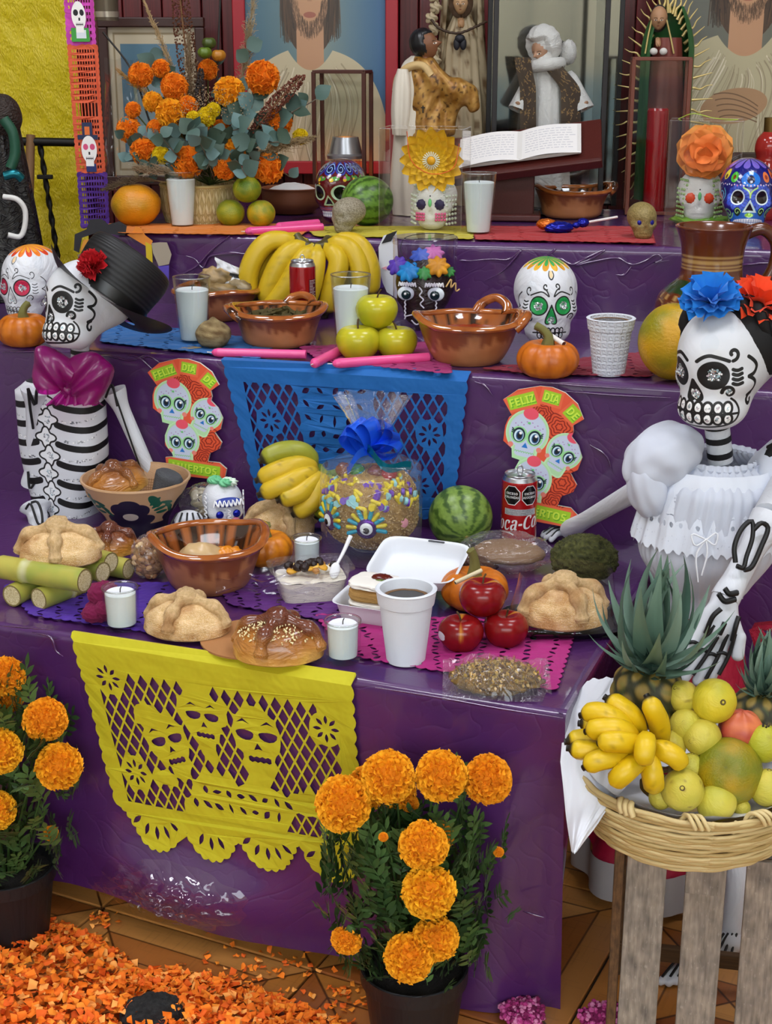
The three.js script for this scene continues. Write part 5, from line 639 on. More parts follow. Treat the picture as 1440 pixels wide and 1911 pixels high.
// foam signs with three little skulls
{
const S = 2, draw = (x) => {
x.scale(S, S); x.lineJoin = 'round'; x.fillStyle = '#ea5a38'; x.fillRect(0, 0, 150, 220);
const flower = (X, Y, r) => { for (let k = 4; k > 0; k--) { x.beginPath(); for (let q = 0; q <= 60; q++) { const a = q / 60 * 2 * PI, R = r * k / 4 * (1 + .12 * cos(6 * a)); x.lineTo(X + R * cos(a), Y + R * sin(a)); } x.fillStyle = '#e2552e'; x.fill(); x.strokeStyle = '#8c1c0c'; x.lineWidth = 1.6; x.stroke(); } };
flower(62, 45, 16); flower(90, 62, 20); flower(106, 148, 22); flower(98, 182, 16);
const sk = (X, Y, w, rot, o) => { x.save(); x.translate(X, Y); x.rotate(rot); x.scale(w / 60, w / 60); x.beginPath(); x.ellipse(0, -8, 30, 33, 0, 0, 7); x.fillStyle = '#b8e6b0'; x.strokeStyle = '#c6efc0'; x.lineWidth = 3; x.stroke(); x.fill(); x.beginPath(); x.roundRect(-18, 12, 36, 28, 7); x.fill(); x.stroke(); x.fillStyle = '#ccd6ec'; x.beginPath(); x.ellipse(0, -9, 27, 29, 0, 0, 7); x.fill(); x.beginPath(); x.roundRect(-14, 12, 28, 18, 6); x.fill(); x.fillStyle = '#f2566c'; x.beginPath(); x.ellipse(0, -37, 11, 9, 0, 0, 7); x.fill(); for (const s of [-1, 1]) { x.fillStyle = '#9fe09a'; x.beginPath(); x.ellipse(s * 11.5, -2, 12, 13, 0, 0, 7); x.fill(); x.fillStyle = '#0d2430'; x.beginPath(); x.ellipse(s * 11.5, -2, 9, 11, 0, 0, 7); x.fill(); x.fillStyle = '#d8f0fc'; x.beginPath(); x.ellipse(s * 11.5, -1, 7, 9, 0, 0, 7); x.fill(); x.fillStyle = '#1c4c80'; x.beginPath(); x.ellipse(s * 11.5 + 1, -1, 5, 7, 0, 0, 7); x.fill(); x.fillStyle = '#07101c'; x.beginPath(); x.ellipse(s * 11.5 + 1, -1, 3.4, 5, 0, 0, 7); x.fill(); x.fillStyle = '#fff'; x.beginPath(); x.arc(s * 11.5 + 2, -5, 2.4, 0, 7); x.fill(); x.strokeStyle = '#0d2430'; x.lineWidth = 1.4; for (let q = 0; q < 3; q++) { x.beginPath(); x.moveTo(s * 19, -7 + q * 2); x.lineTo(s * 23, -11 + q * 3); x.stroke(); } x.fillStyle = '#f08a7c'; x.beginPath(); x.arc(s * 21, 15, 4, 0, 7); x.fill(); } x.fillStyle = '#2878d0'; x.beginPath(); x.moveTo(0, 8); x.lineTo(4.5, 16); x.lineTo(-4.5, 16); x.fill(); x.fillStyle = '#b07ac0'; for (let q = 0; q < 11; q++) x.fillRect(-20 + q * 4, -26 + abs(q - 5) * 1.4 + (q & 1) * 4, 1.6, 1.6); x.fillStyle = '#6cd07c'; x.fillRect(-2, -24, 4, 3); x.strokeStyle = '#8ad08c'; x.lineWidth = 1; x.beginPath(); x.moveTo(-14, 24); for (let q = 0; q < 8; q++) x.quadraticCurveTo(-12 + q * 3.6, 20, -10.4 + q * 3.6, 24); x.stroke(); x.restore(); };
sk(44, 87, 62, .06); sk(100, 105, 52, .42); sk(60, 158, 58, 0);
const plate = (X, Y, w, h, rot, t) => { x.save(); x.translate(X, Y); x.rotate(rot); x.fillStyle = '#ee6a44'; x.fillRect(-w / 2, -h / 2, w, h); x.fillStyle = '#a6d428'; x.fillRect(-w / 2 + 4, -h / 2 + 4, w - 8, h - 8); x.fillStyle = '#5ab020'; x.font = 'bold 17px sans-serif'; x.textAlign = 'center'; x.textBaseline = 'middle'; x.fillText(t, 1, 1.5, w - 10); x.fillStyle = '#d4f04c'; x.fillText(t, 0, 0, w - 10); x.restore(); };
plate(30, 31, 50, 28, -.42, 'FELIZ'); plate(73, 19, 34, 27, .12, 'DIA'); plate(107, 38, 30, 30, .68, 'DE'); plate(80, 202, 98, 30, .05, 'MUERTOS');
};
const map = tex(150 * S, 220 * S, draw);
const face = mat(0xffffff, { map, roughness: .75 }), sideM = mat(0xd8dccc, { roughness: .8 });
const arcOut = (cx, cy, r, a0, a1, n = 8) => Array.from({ length: n + 1 }, (_, i) => { const a = lerp(a0, a1, i / n); return [cx + r * cos(a), cy + r * sin(a)]; });
// outline in sign pixels (y down)
const O = [[2, 34], [22, 15], [54, 4], [72, 3], [92, 8], [112, 22], [124, 44], [110, 56], [112, 66], [110, 74], [122, 86], [130, 104], [126, 124], [116, 131], [128, 148], [124, 160], [108, 170], [104, 186], [124, 186], [136, 196], [132, 218], [34, 218], [30, 187], [44, 184], [42, 178], [30, 164], [30, 146], [38, 124], [26, 122], [24, 108], [10, 98], [10, 74], [14, 60], [18, 56]];
const geo = (() => { const g = board(O.map(([a, b]) => [a / 1000, -b / 1000]), .004); const p = g.attributes.position, u = g.attributes.uv; for (let i = 0; i < p.count; i++) u.setXY(i, p.getX(i) * 1000 / 150, 1 + p.getY(i) * 1000 / 220); return g; })();
const sign = (label, x0, y0, w, rot, ky) => { const p = onRiser(1, x0, y0, .016), k = mpp(p) * w / 150 * 1000, o = thing('foam_sign', label, 'sign', p, TIERS[1].yaw); const f = part('sign_board', geo, [face, sideM], o); f.scale.set(k, k * ky, 1); f.rotation.z = rot; return o; };
sign('cut-out foam sign reading feliz dia de muertos behind the painted bowl', 274, 659, 176, -.03, .9); sign('cut-out foam sign reading feliz dia de muertos behind the tall red can', 942, 704, 190, -.1, .97);
}
// ---------------------------------------------------------------- middle step
{
let o, p;
const cg = (label, q, r1, r0, h, fill) => glassCandle(thing('candle_glass', label, 'candle', q), r1, r0, h, { fill, low: .06, facet: 10 });
cg('tall faceted glass with white wax between the red can and the green apples', on(655, 658, Y2), .0345, .025, .135, .84);
cg('tall faceted glass with white wax behind the knobbly jicama', on(362, 640, Y2), .0335, .0245, .118, .82);
// clay pots
o = thing('clay_bowl', 'glazed clay bowl full of dried leaves beside the red can', 'bowl', on(520, 640, Y2), .1); clayBowl(o, .084, .06, { foot: .66, wave: .16, lobes: 2, turn: PI / 2, sd: 7, handles: [[2.6, 1.1, .2, .0], [-1.25, 1, .1, .1]] });
seed(14); { const g = []; for (let i = 0; i < 46; i++) { const a = rnd(2 * PI), q = .05 * sqrt(rnd()); g.push(xf(G(4, 3, (u, v) => [(u - .5) * .016 * sin(PI * v * .9 + .15), .004 * sin(u * 7 + i), (v - .5) * .04]), [q * sin(a), .045 + rnd(.008), q * cos(a)], [rnd(-.4, .4), rnd(6), rnd(-.4, .4)])); } part('dried_leaves', g, mat(0x4a4016, { roughness: .8 }), o, undefined, 'stuff'); part('leaf_bed', rev([[0, .04], [.066, .041], [.07, .039]], 30), mat(0x352c10, { roughness: .9 }), o); }
o = thing('clay_bowl', 'glazed clay bowl with a loop handle right of the green apples', 'bowl', on(873, 672, Y2), -.2); clayBowl(o, .09, .07, { foot: .6, wave: .18, lobes: 2, turn: PI / 2 + .3, sd: 12, handles: [[2.8, 1.15, .3, 0], [1.5, 1, .12, .1]] });
part('red_stew', rev([[0, .05], [.06, .05], [.076, .046]], 40, { mod: (a, y, r) => [r, y + .004 * noise(cos(a) * r * 80, sin(a) * r * 80)] }), mat(0x8a2c12, { roughness: .3 }), o);
o = thing('clay_bowl', 'dark clay bowl heaped with wrapped food behind the tall candle glass', 'bowl', on(405, 592, Y2), .4); clayBowl(o, .082, .055, { foot: .6, wave: .12, sd: 17, streaks: 6 });
// wrapped food in it
const husk = (label, q, s, rot, c) => { const h = thing('corn_husk_parcel', label, 'food parcel', p.clone().add(V(...q)), rot); part('husk', paint(blob(...s, (d) => 1 + .06 * sin(12 * atan2(d[1], d[0])) + .08 * noise(d[0] * 3, d[1] * 3, d[2] * 3), 30, 18), (x, y, z) => mix(C(c), C(0x5e4c2a), .5 + fbm(x * 60, y * 60, z * 60, 2))), skin, h); };
p = on(405, 592, Y2); husk('pale corn husk parcel heaped uppermost in the dark clay bowl', [-.002, .075, -.01], [.034, .022, .028], .2, 0xc0a272); husk('brown corn husk parcel lying in front in the dark clay bowl', [.012, .058, .035], [.04, .014, .02], -.35, 0x9a8052); husk('grey corn husk parcel at the right in the dark clay bowl', [.042, .058, .0], [.024, .016, .035], .6, 0xa89878);
{ const w = thing('paper_napkin', 'crumpled white and black paper wrapper standing in the dark clay bowl', 'wrapper', p.clone().add(V(.03, .066, .004)), .3); part('sheet', G(16, 12, (u, v) => [(u - .5) * .05 + .006 * noise(v * 4, u), .05 * v * (1 - .5 * u), .01 * noise(u * 5, v * 5) - .02 * v]), mat(0xd8dade, { roughness: .6 }), w); part('printed_strip', G(16, 4, (u, v) => [(u - .5) * .05 + .003, .05 * lerp(.3, .5, v) * (1 - .5 * u), .01 * noise(u * 5, lerp(.3, .5, v) * 5) - .02 * lerp(.3, .5, v) + .0012]), mat(0x25262a, { roughness: .6 }), w); }
// jicama
o = thing('jicama', 'round brown knobbly root lying before the tall candle glass', 'jicama', put(398, 627, Y2, .022)); part('root', xf(paint(blob(.031, .025, .031, (d) => 1 + .06 * fbm(d[0] * 2, d[1] * 2, d[2] * 2, 2) + .22 * exp(-(1 - d[1]) / .02), 40, 28), (x, y, z) => mix(C(0xa89468), C(0x6e5634), .5 + .9 * fbm(x * 60, y * 130, z * 60, 3)))), mat(0xffffff, { vertexColors: true, roughness: .95, bumpMap: again(bumpFine, 3, 3), bumpScale: .002 }), o); o.children[0].position.y = .025;
{ const tw = []; seed(3); for (let i = 0; i < 5; i++) tw.push(tube([[-.02, .004, .012], [-.04 - rnd(.01), .003, .012 + rnd(-.02, .02)], [-.055 - rnd(.02), .002, rnd(-.02, .03)]], .0007, { seg: 8, rad: 5 })); part('rootlets', tw, mat(0x9a8458), o, undefined, 'stuff'); }
// pink candles
waxCandle('pink candle lying in front of the leaf filled clay bowl', on(395, 666, Y2), on(571, 670, Y2), .0078);
waxCandle('short angled pink candle beside the left green apple', on(584, 689, Y2), on(634, 664, Y2), .0085);
waxCandle('pink candle lying in front of the green apples', on(620, 688, Y2), on(800, 676, Y2), .0082);
waxCandle('pink candle lying beside the silvery wrapped skull on the top step', on(457, 440, Y3), on(602, 432, Y3), .0085);
waxCandle('pink candle lying farther back behind another on the top step', on(515, 431, Y3), on(594, 424, Y3), .0085);
// bananas
{
o = thing('banana_bunch', 'large hand of yellow bananas standing behind the red can', 'bananas', on(575, 596, Y2).add(V(0, 0, -.06)));
const c = o.position, Q = (x, y, dz) => at(x, y, c.z + dz * .7).sub(c), L = [[[560, 452, .0], [500, 452, .02], [466, 500, .03], [466, 548, .03], [480, 572, .03]], [[575, 455, .02], [535, 475, .045], [508, 520, .055], [490, 575, .055]], [[585, 458, .03], [560, 490, .06], [530, 540, .07], [490, 588, .07]], [[592, 458, .03], [588, 500, .065], [578, 545, .075], [560, 592, .075]], [[604, 458, .02], [630, 485, .05], [618, 540, .06], [606, 592, .06]], [[604, 455, .0], [650, 462, .02], [672, 510, .035], [662, 580, .04]], [[612, 452, -.01], [665, 455, .0], [690, 500, .01], [690, 560, .012]], [[575, 453, -.02], [530, 455, -.03], [500, 500, -.035], [490, 560, -.035]], [[600, 455, -.02], [640, 480, -.02], [655, 530, -.02], [640, 580, -.02]]];
L.forEach((pts, i) => part('banana', bananaGeo(pts.map((q) => Q(...q)), .0205, { sd: i * 3.1, spots: .25, ripe: 0xcfae1c, tip: 0xb8a824, neck: 0x9c9030 }), bananaMat, o));
part('bunch_stem', paint(tube([Q(553, 440, .0), Q(565, 456, .02), Q(588, 464, .03), Q(606, 456, .01), Q(612, 446, -.02)], (t) => .009 + .003 * sin(t * PI), { seg: 14, rad: 10 }), (x, y, z) => mix(C(0x5a5224), C(0x2c2414), .5 + noise(x * 90, y * 90, z * 90))), skin, o);
}
{
o = thing('banana_bunch', 'small hand of green tinged bananas behind the amaranth skull', 'bananas', on(560, 985, Y1));
const c = o.position, Q = (x, y, dz) => at(x, y, c.z + dz).sub(c), L = [[[590, 872, 0], [565, 845, .01], [525, 843, .02], [482, 862, .03]], [[592, 880, .01], [560, 868, .03], [520, 878, .045], [476, 898, .045]], [[594, 884, .02], [565, 888, .045], [530, 904, .06], [480, 925, .06]], [[598, 886, .02], [580, 904, .05], [555, 922, .065], [515, 935, .07]], [[602, 888, .02], [596, 912, .05], [580, 938, .06], [545, 962, .06]], [[612, 888, .02], [612, 920, .04], [606, 950, .045], [604, 962, .04]], [[612, 890, .0], [604, 930, .01], [598, 955, .01], [590, 968, .01]]];
L.forEach((pts, i) => part('banana', bananaGeo(pts.map((q) => Q(...q)), .0168, { sd: i * 2.3 + 9, spots: i === 0 ? .2 : .55, ripe: i === 0 ? 0x96982a : i > 4 ? 0x98a428 : 0xcfae22, tip: 0x7a9226, neck: 0x74902a }), bananaMat, o));
part('bunch_stem', tube([Q(594, 872, .0), Q(606, 886, .015), Q(628, 884, .0)], .008, { seg: 8, rad: 9 }), mat(0x5f7a26, { roughness: .6 }), o);
}
// soft drink cans
const lab = (turn) => tex(1024, 768, (x) => {
x.fillStyle = '#a80c14'; x.fillRect(0, 0, 1024, 768); x.fillStyle = '#c2141c'; x.fillRect(0, 40, 1024, 30);
x.save(); x.translate(748, 0); x.transform(1, -.1, 0, 1, 0, 0); x.fillStyle = '#f4f2f0'; x.textAlign = 'center'; x.font = 'italic bold 190px serif'; x.fillText('Coca-Cola', 0, 530, 640); x.strokeStyle = '#f4f2f0'; x.lineWidth = 14; x.beginPath(); x.moveTo(-200, 562); x.quadraticCurveTo(-90, 536, -40, 580); x.stroke(); x.restore();
[256, 768].forEach((X) => { for (const s of [-1, 1]) { const cx = X + s * 88, cy = 185; x.beginPath(); for (let k = 0; k < 8; k++) x.lineTo(cx + 84 * cos((k + .5) * PI / 4), cy + 100 * sin((k + .5) * PI / 4)); x.closePath(); x.fillStyle = '#0c0c0e'; x.fill(); x.strokeStyle = '#f4f4f4'; x.lineWidth = 7; x.stroke(); x.fillStyle = '#f4f4f4'; x.textAlign = 'center'; x.font = 'bold 32px sans-serif'; x.fillText('EXCESO', cx, cy - 8, 130); x.fillText(s < 0 ? 'CALORÍAS' : 'AZÚCARES', cx, cy + 30, 140); }
x.fillStyle = '#b9bcc0'; x.fillRect(X - 160, 322, 320, 62); x.fillStyle = '#1b1b1f'; for (let r = 0; r < 4; r++) for (let q = 0; q < 26; q++) x.fillRect(X - 150 + q * 11.6, 330 + r * 14, rnd(4, 10), 5); x.fillStyle = '#f0eeec'; x.textAlign = 'center'; x.font = 'bold 52px sans-serif'; x.fillText('SABOR ORIGINAL', X + 20, 664, 420); });
});
seed(70);
can(thing('drink_can', 'tall red soft drink can with white script on the lowest step', 'can', on(966, 1022, Y1)), .0285, .126, lab(0), { turn: -PI / 2 + .0 });
const lab2 = tex(512, 512, (x) => { x.fillStyle = '#a00a12'; x.fillRect(0, 0, 512, 512); x.fillStyle = '#f2efec'; x.save(); x.translate(170, 470); x.rotate(-.25); x.font = 'italic bold 130px serif'; x.fillText('Coca-Cola', -120, 20); x.restore(); x.fillStyle = '#2a1416'; x.globalAlpha = .55; x.fillRect(300, 130, 66, 240); x.globalAlpha = 1; x.fillStyle = '#d8d0cc'; for (let i = 0; i < 22; i++) x.fillRect(306, 136 + i * 10.5, 54 * rnd(.5, 1), 4); });
can(thing('drink_can', 'small red soft drink can standing before the large banana hand', 'can', on(566, 617, Y2)), .0245, .131, lab2, { turn: 0 });
// green apples
[[703, 577, .052, 'topmost yellow green apple of the pile'], [668, 636, 0, 'yellow green apple at the left under the topmost one'], [740, 636, 0, 'yellow green apple at the right under the topmost one'], [704, 632, -1, 'yellow green apple mostly hidden at the rear of the pile']].forEach(([x, y, up, l], i) => { const r = i === 1 ? .0375 : .0355; let q = on(x, y, Y2 + max(0, up) + r * .8).setY(Y2 + max(0, up)); if (up < 0) q.add(V(0, 0, -.055)); const t = thing('green_apple', l, 'apple', q, i * 1.7); apple(t, r, { sd: i + 5 }); });
// pumpkin with cigarette, small cup, citrus
pumpkin(thing('small_pumpkin', 'flat orange pumpkin in front of the green eyed skull', 'pumpkin', put(1022, 672, Y2, .025), 2.6), .0505, .066, { sd: 9, stem: .6, lean: .45, c: 0xd07010 });
o = thing('paper_straw', 'short white paper tube stuck beside the stem of the flat pumpkin', 'straw', on(1030, 628, Y2 + .062)); { const d = at(1052, 642, o.position.z + .028).sub(o.position); part('straw_tube', tube([V(0, 0, 0), d], .004, { seg: 2, rad: 14, cap: false }), mat(0xe8e2dc), o); const e = part('straw_end', new THREE.CircleGeometry(.0034, 14), mat(0x4a1c14), o); e.position.copy(d.clone().multiplyScalar(.985)); e.lookAt(d.clone().multiplyScalar(3).add(o.position)); }
pumpkin(thing('small_pumpkin', 'orange pumpkin in front of the pink eyed skull', 'pumpkin', put(44, 612, Y2, .03), 1.1), .047, .064, { sd: 12, stem: .5, lean: .35, c: 0xd87c18 });
foamCup(thing('foam_cup', 'small white foam cup with embossed pattern between pumpkin and orange', 'cup', on(1135, 698, Y2)), .0365, .026, .093, { key: true, coffee: .93 });
orange(thing('orange', 'large yellow orange with pitted peel beside the skeleton lady', 'orange', put(1258, 650, Y2, .05), 0), .058, { sq: 1.05, c1: 0xd09c0c, c2: 0x8c8410, sd: 3, green: .45 });
// chocolate skull in a clear drum
p = on(792, 606, Y2); o = thing('skull_drum', 'chocolate skull with icing flowers inside a clear plastic drum', 'candy skull', p, 0);
part('drum_wall', rev([[.06, .001], [.06, .165]], 56), clear(0xf4f2f8, { roughness: .03 }), o); part('drum_lid', rev([[0, .166], [.0595, .166], [.0615, .164], [.0615, .154]], 56), clear(0xe4e2ea, { roughness: .08 }), o); part('drum_base', rev([[0, .001], [.06, .001], [.0605, .01]], 48), clear(0xf0f0f4), o);
part('handle_cord', tube([[.055, .166, -.03], [.0, .171, -.005], [-.042, .164, .03], [-.044, .14, .048], [-.02, .12, .058]], .0007, { seg: 24, rad: 5 }), mat(0x20202a), o);
{ const k = new THREE.Group(); k.name = 'chocolate_skull'; o.add(k); k.position.set(0, .002, 0); k.rotation.y = -.18; k.scale.set(1.14, 1.1, 1.05); const cm = mat(0x2a1a14, { roughness: .35, bumpMap: again(bumpSoft, 3, 2), bumpScale: .003 });
part('skull_body', xf(skullGeo(.118, { eye: .015, nose: .02, w: 1.12 }), [0, 0, 0]), cm, k);
const F = (x, y) => { const d = Math.sqrt(max(.02, 1 - (x / .6) ** 2)); return V(x * .118 * 1.05, y * .118, .118 * (.41 * d + (y < .3 ? .0 : 0) + .0)); };
const ice = mat(0xf0f0f2, { roughness: .5 }), pipe = (pts, r = .0013, m = ice) => part('icing_line', tube(pts.map(([a, b]) => F(a, b).add(V(0, 0, .003))), r, { seg: pts.length * 4, rad: 6 }), m, k);
for (const s of [-1, 1]) { const z = []; for (let i = 0; i < 15; i++) z.push([s * .06 + s * i * .017, .63 + (i & 1 ? .035 : -.03)]); pipe(z); const y = []; for (let i = 0; i < 10; i++) y.push([s * (.2 + .012 * (i & 1)), .4 - i * .03]); pipe(y); part('icing_eye', xf(blob(.014, .012, .004, null, 20, 10), F(s * .2, .5).add(V(0, 0, .001)).toArray()), mat(0xdfe8ec, { roughness: .2 }), k); part('pupil', xf(blob(.008, .008, .003, null, 16, 8), F(s * .19, .485).add(V(0, 0, .005)).toArray()), mat(0x10282c, { roughness: .1 }), k); part('glint', xf(blob(.0022, .0022, .001, null, 8, 6), F(s * .19 - .01, .5).add(V(0, 0, .008)).toArray()), ice, k); }
pipe([[-.02, .6], [.02, .54], [-.01, .48], [.04, .42], [.0, .36], [.05, .3]]); pipe([[-.2, .17], [-.08, .2], [.08, .17], [.2, .2]]); pipe([[-.12, .12], [-.05, .06], [.05, .12], [.12, .06]]);
part('icing_line', tube([[.3, .6], [.36, .7], [.36, .58], [.41, .64], [.42, .52], [.46, .54]].map(([a, b]) => V(a * .118, b * .118, .118 * (.32 - (a - .3) * 1.3)).add(V(.005, 0, .002))), .0014, { seg: 30, rad: 6 }), mat(0xd8b070), k);
const fl = (x, y, r, c, z = .3) => part('icing_flower', xf(blob(r, r * .5, r, (d) => 1 + .16 * sin(8 * atan2(d[0], d[2])) * (1 - d[1] * d[1]) + .2 * exp(-(1 - d[1]) / .05), 36, 14), [x * .118, y * .118, z * .118], [.9, 0, -x * .8]), mat(c, { roughness: .5 }), k);
fl(-.18, .8, .018, 0x168cd0, .34); fl(-.36, .86, .017, 0x5a3cb0, .18); fl(.22, .88, .018, 0xe09a1c, .3); fl(.05, .79, .012, 0x3c9c48, .38); fl(-.06, .98, .016, 0x3a62c8, .06); fl(.12, 1.02, .016, 0xd87ab8, 0); fl(.36, .8, .01, 0x3c8c40, .2);
}
// printed cut-outs stuck on the riser of the top step
{ const q = onRiser(2, 715, 505, .008); o = thing('paper_cutout', 'white and violet printed paper figure half hidden behind the clear drum', 'paper cut-out', q, TIERS[2].yaw); const k = mpp(q); const B = (pts, c, z = 0, nm = 'printed_shape') => part(nm, xf(board(pts.map(([a, b]) => [(a - 715) * k, -(b - 505) * k]), .001), [0, 0, z]), mat(c, { roughness: .6 }), o); B([[706, 462], [716, 440], [740, 432], [748, 560], [722, 545], [708, 515]], 0xdfe4ec, 0, 'face'); B([[692, 486], [703, 483], [716, 536], [700, 540]], 0x5a3a9c, .001, 'arm'); B([[712, 455], [722, 438], [742, 430], [730, 450]], 0x1a1a20, .0012, 'hair_edge'); B([[712, 500], [722, 496], [722, 504]], 0xe8a8b8, .0014, 'cheek'); }
{ const q = onRiser(2, 230, 475, .02); o = thing('paper_cutout', 'printed paper figures with black and orange hats behind the skeleton hat', 'paper cut-out', q, TIERS[2].yaw); const k = mpp(q); const B = (pts, c, z, nm) => part(nm, xf(board(pts.map(([a, b]) => [(a - 230) * k, -(b - 475) * k]), .0012), [0, 0, z]), mat(c, { roughness: .65 }), o);
B([[132, 470], [136, 440], [160, 430], [168, 412], [190, 410], [204, 420], [226, 414], [240, 422], [236, 440], [180, 436], [150, 446], [142, 474]], 0x28282c, 0, 'black_hat'); B([[144, 470], [152, 450], [175, 448], [180, 462], [160, 480]], 0xd89030, -.002, 'orange_face'); B([[240, 438], [252, 432], [258, 422], [266, 424], [276, 438], [290, 448], [284, 462], [262, 450]], 0xe0882c, .001, 'orange_hat'); B([[276, 450], [288, 456], [288, 488], [276, 492]], 0xd0b41c, .0015, 'yellow_sleeve'); B([[288, 452], [304, 450], [318, 450], [326, 472], [320, 490], [300, 494], [290, 470]], 0xa89c88, .002, 'grey_skull'); B([[298, 494], [320, 492], [318, 520], [308, 524]], 0x5a48b0, .0012, 'violet_sleeve'); B([[138, 478], [150, 474], [154, 492], [142, 496]], 0x8a7458, -.001, 'brown_face'); }
// earthen jug with handle
o = thing('clay_jug', 'large brown clay jug with green band and loop handle', 'jug', on(1318, 640, Y2), .0);
const jp = (a) => spline(a.map(([r, y]) => [r, y, 0])), JC = [C(0x6a3416), C(0x24401c), C(0xb08a50), C(0x5c2c12)];
o.scale.set(.92, .94, .92); { const g = rev([[.07, 0], [.098, .03], [.104, .06], [.098, .088], [.08, .108], [.062, .124], [.058, .15], [.061, .185], [.07, .212], [.073, .22], [.068, .221], [.06, .205], [.054, .175], [.053, .15]], 72, { hard: false, n: 130 });
paint(g, (x, y, z) => { const a = atan2(x, z), n = noise(a * 3, y * 60); let c = mix(JC[0], JC[3], .5 + .6 * noise(a * 2, y * 30, 2)); const wl = .082 + .004 * sin(a * 12); if (y > .1 + .004 * n && y < .122 + .005 * n) c = JC[1]; if (abs(y - wl) < .0012 || (y > .055 && y < .066 && abs(sin(y * 1600)) > .5) || (y > .14 && y < .17 && sin(y * 1100) > .2)) c = JC[2]; if (y > .088 && y < .098 && abs(sin(a * 12 + .8)) > .93) c = JC[2]; return c; });
part('jug_body', g, vcol({ roughness: .22, clearcoat: .8, clearcoatRoughness: .1 }), o);
part('jug_handle', tube([[.058, .205, 0], [.092, .214, 0], [.118, .19, 0], [.118, .145, 0], [.1, .108, 0]], (t) => .0115 + .002 * abs(t - .5), { seg: 26, rad: 12 }), mat(0x58290f, { roughness: .25, clearcoat: .7 }), o); }
o = thing('clay_pot', 'round olive brown pot half hidden behind the clay jug', 'pot', on(1492, 628, Y2), 0); part('pot_body', rev([[.05, 0], [.085, .03], [.095, .07], [.07, .11], [.04, .118], [.038, .13], [.034, .13], [.03, .11]], 48, { hard: false, n: 50 }), mat(0x5e4a22, { roughness: .4 }), o);
}
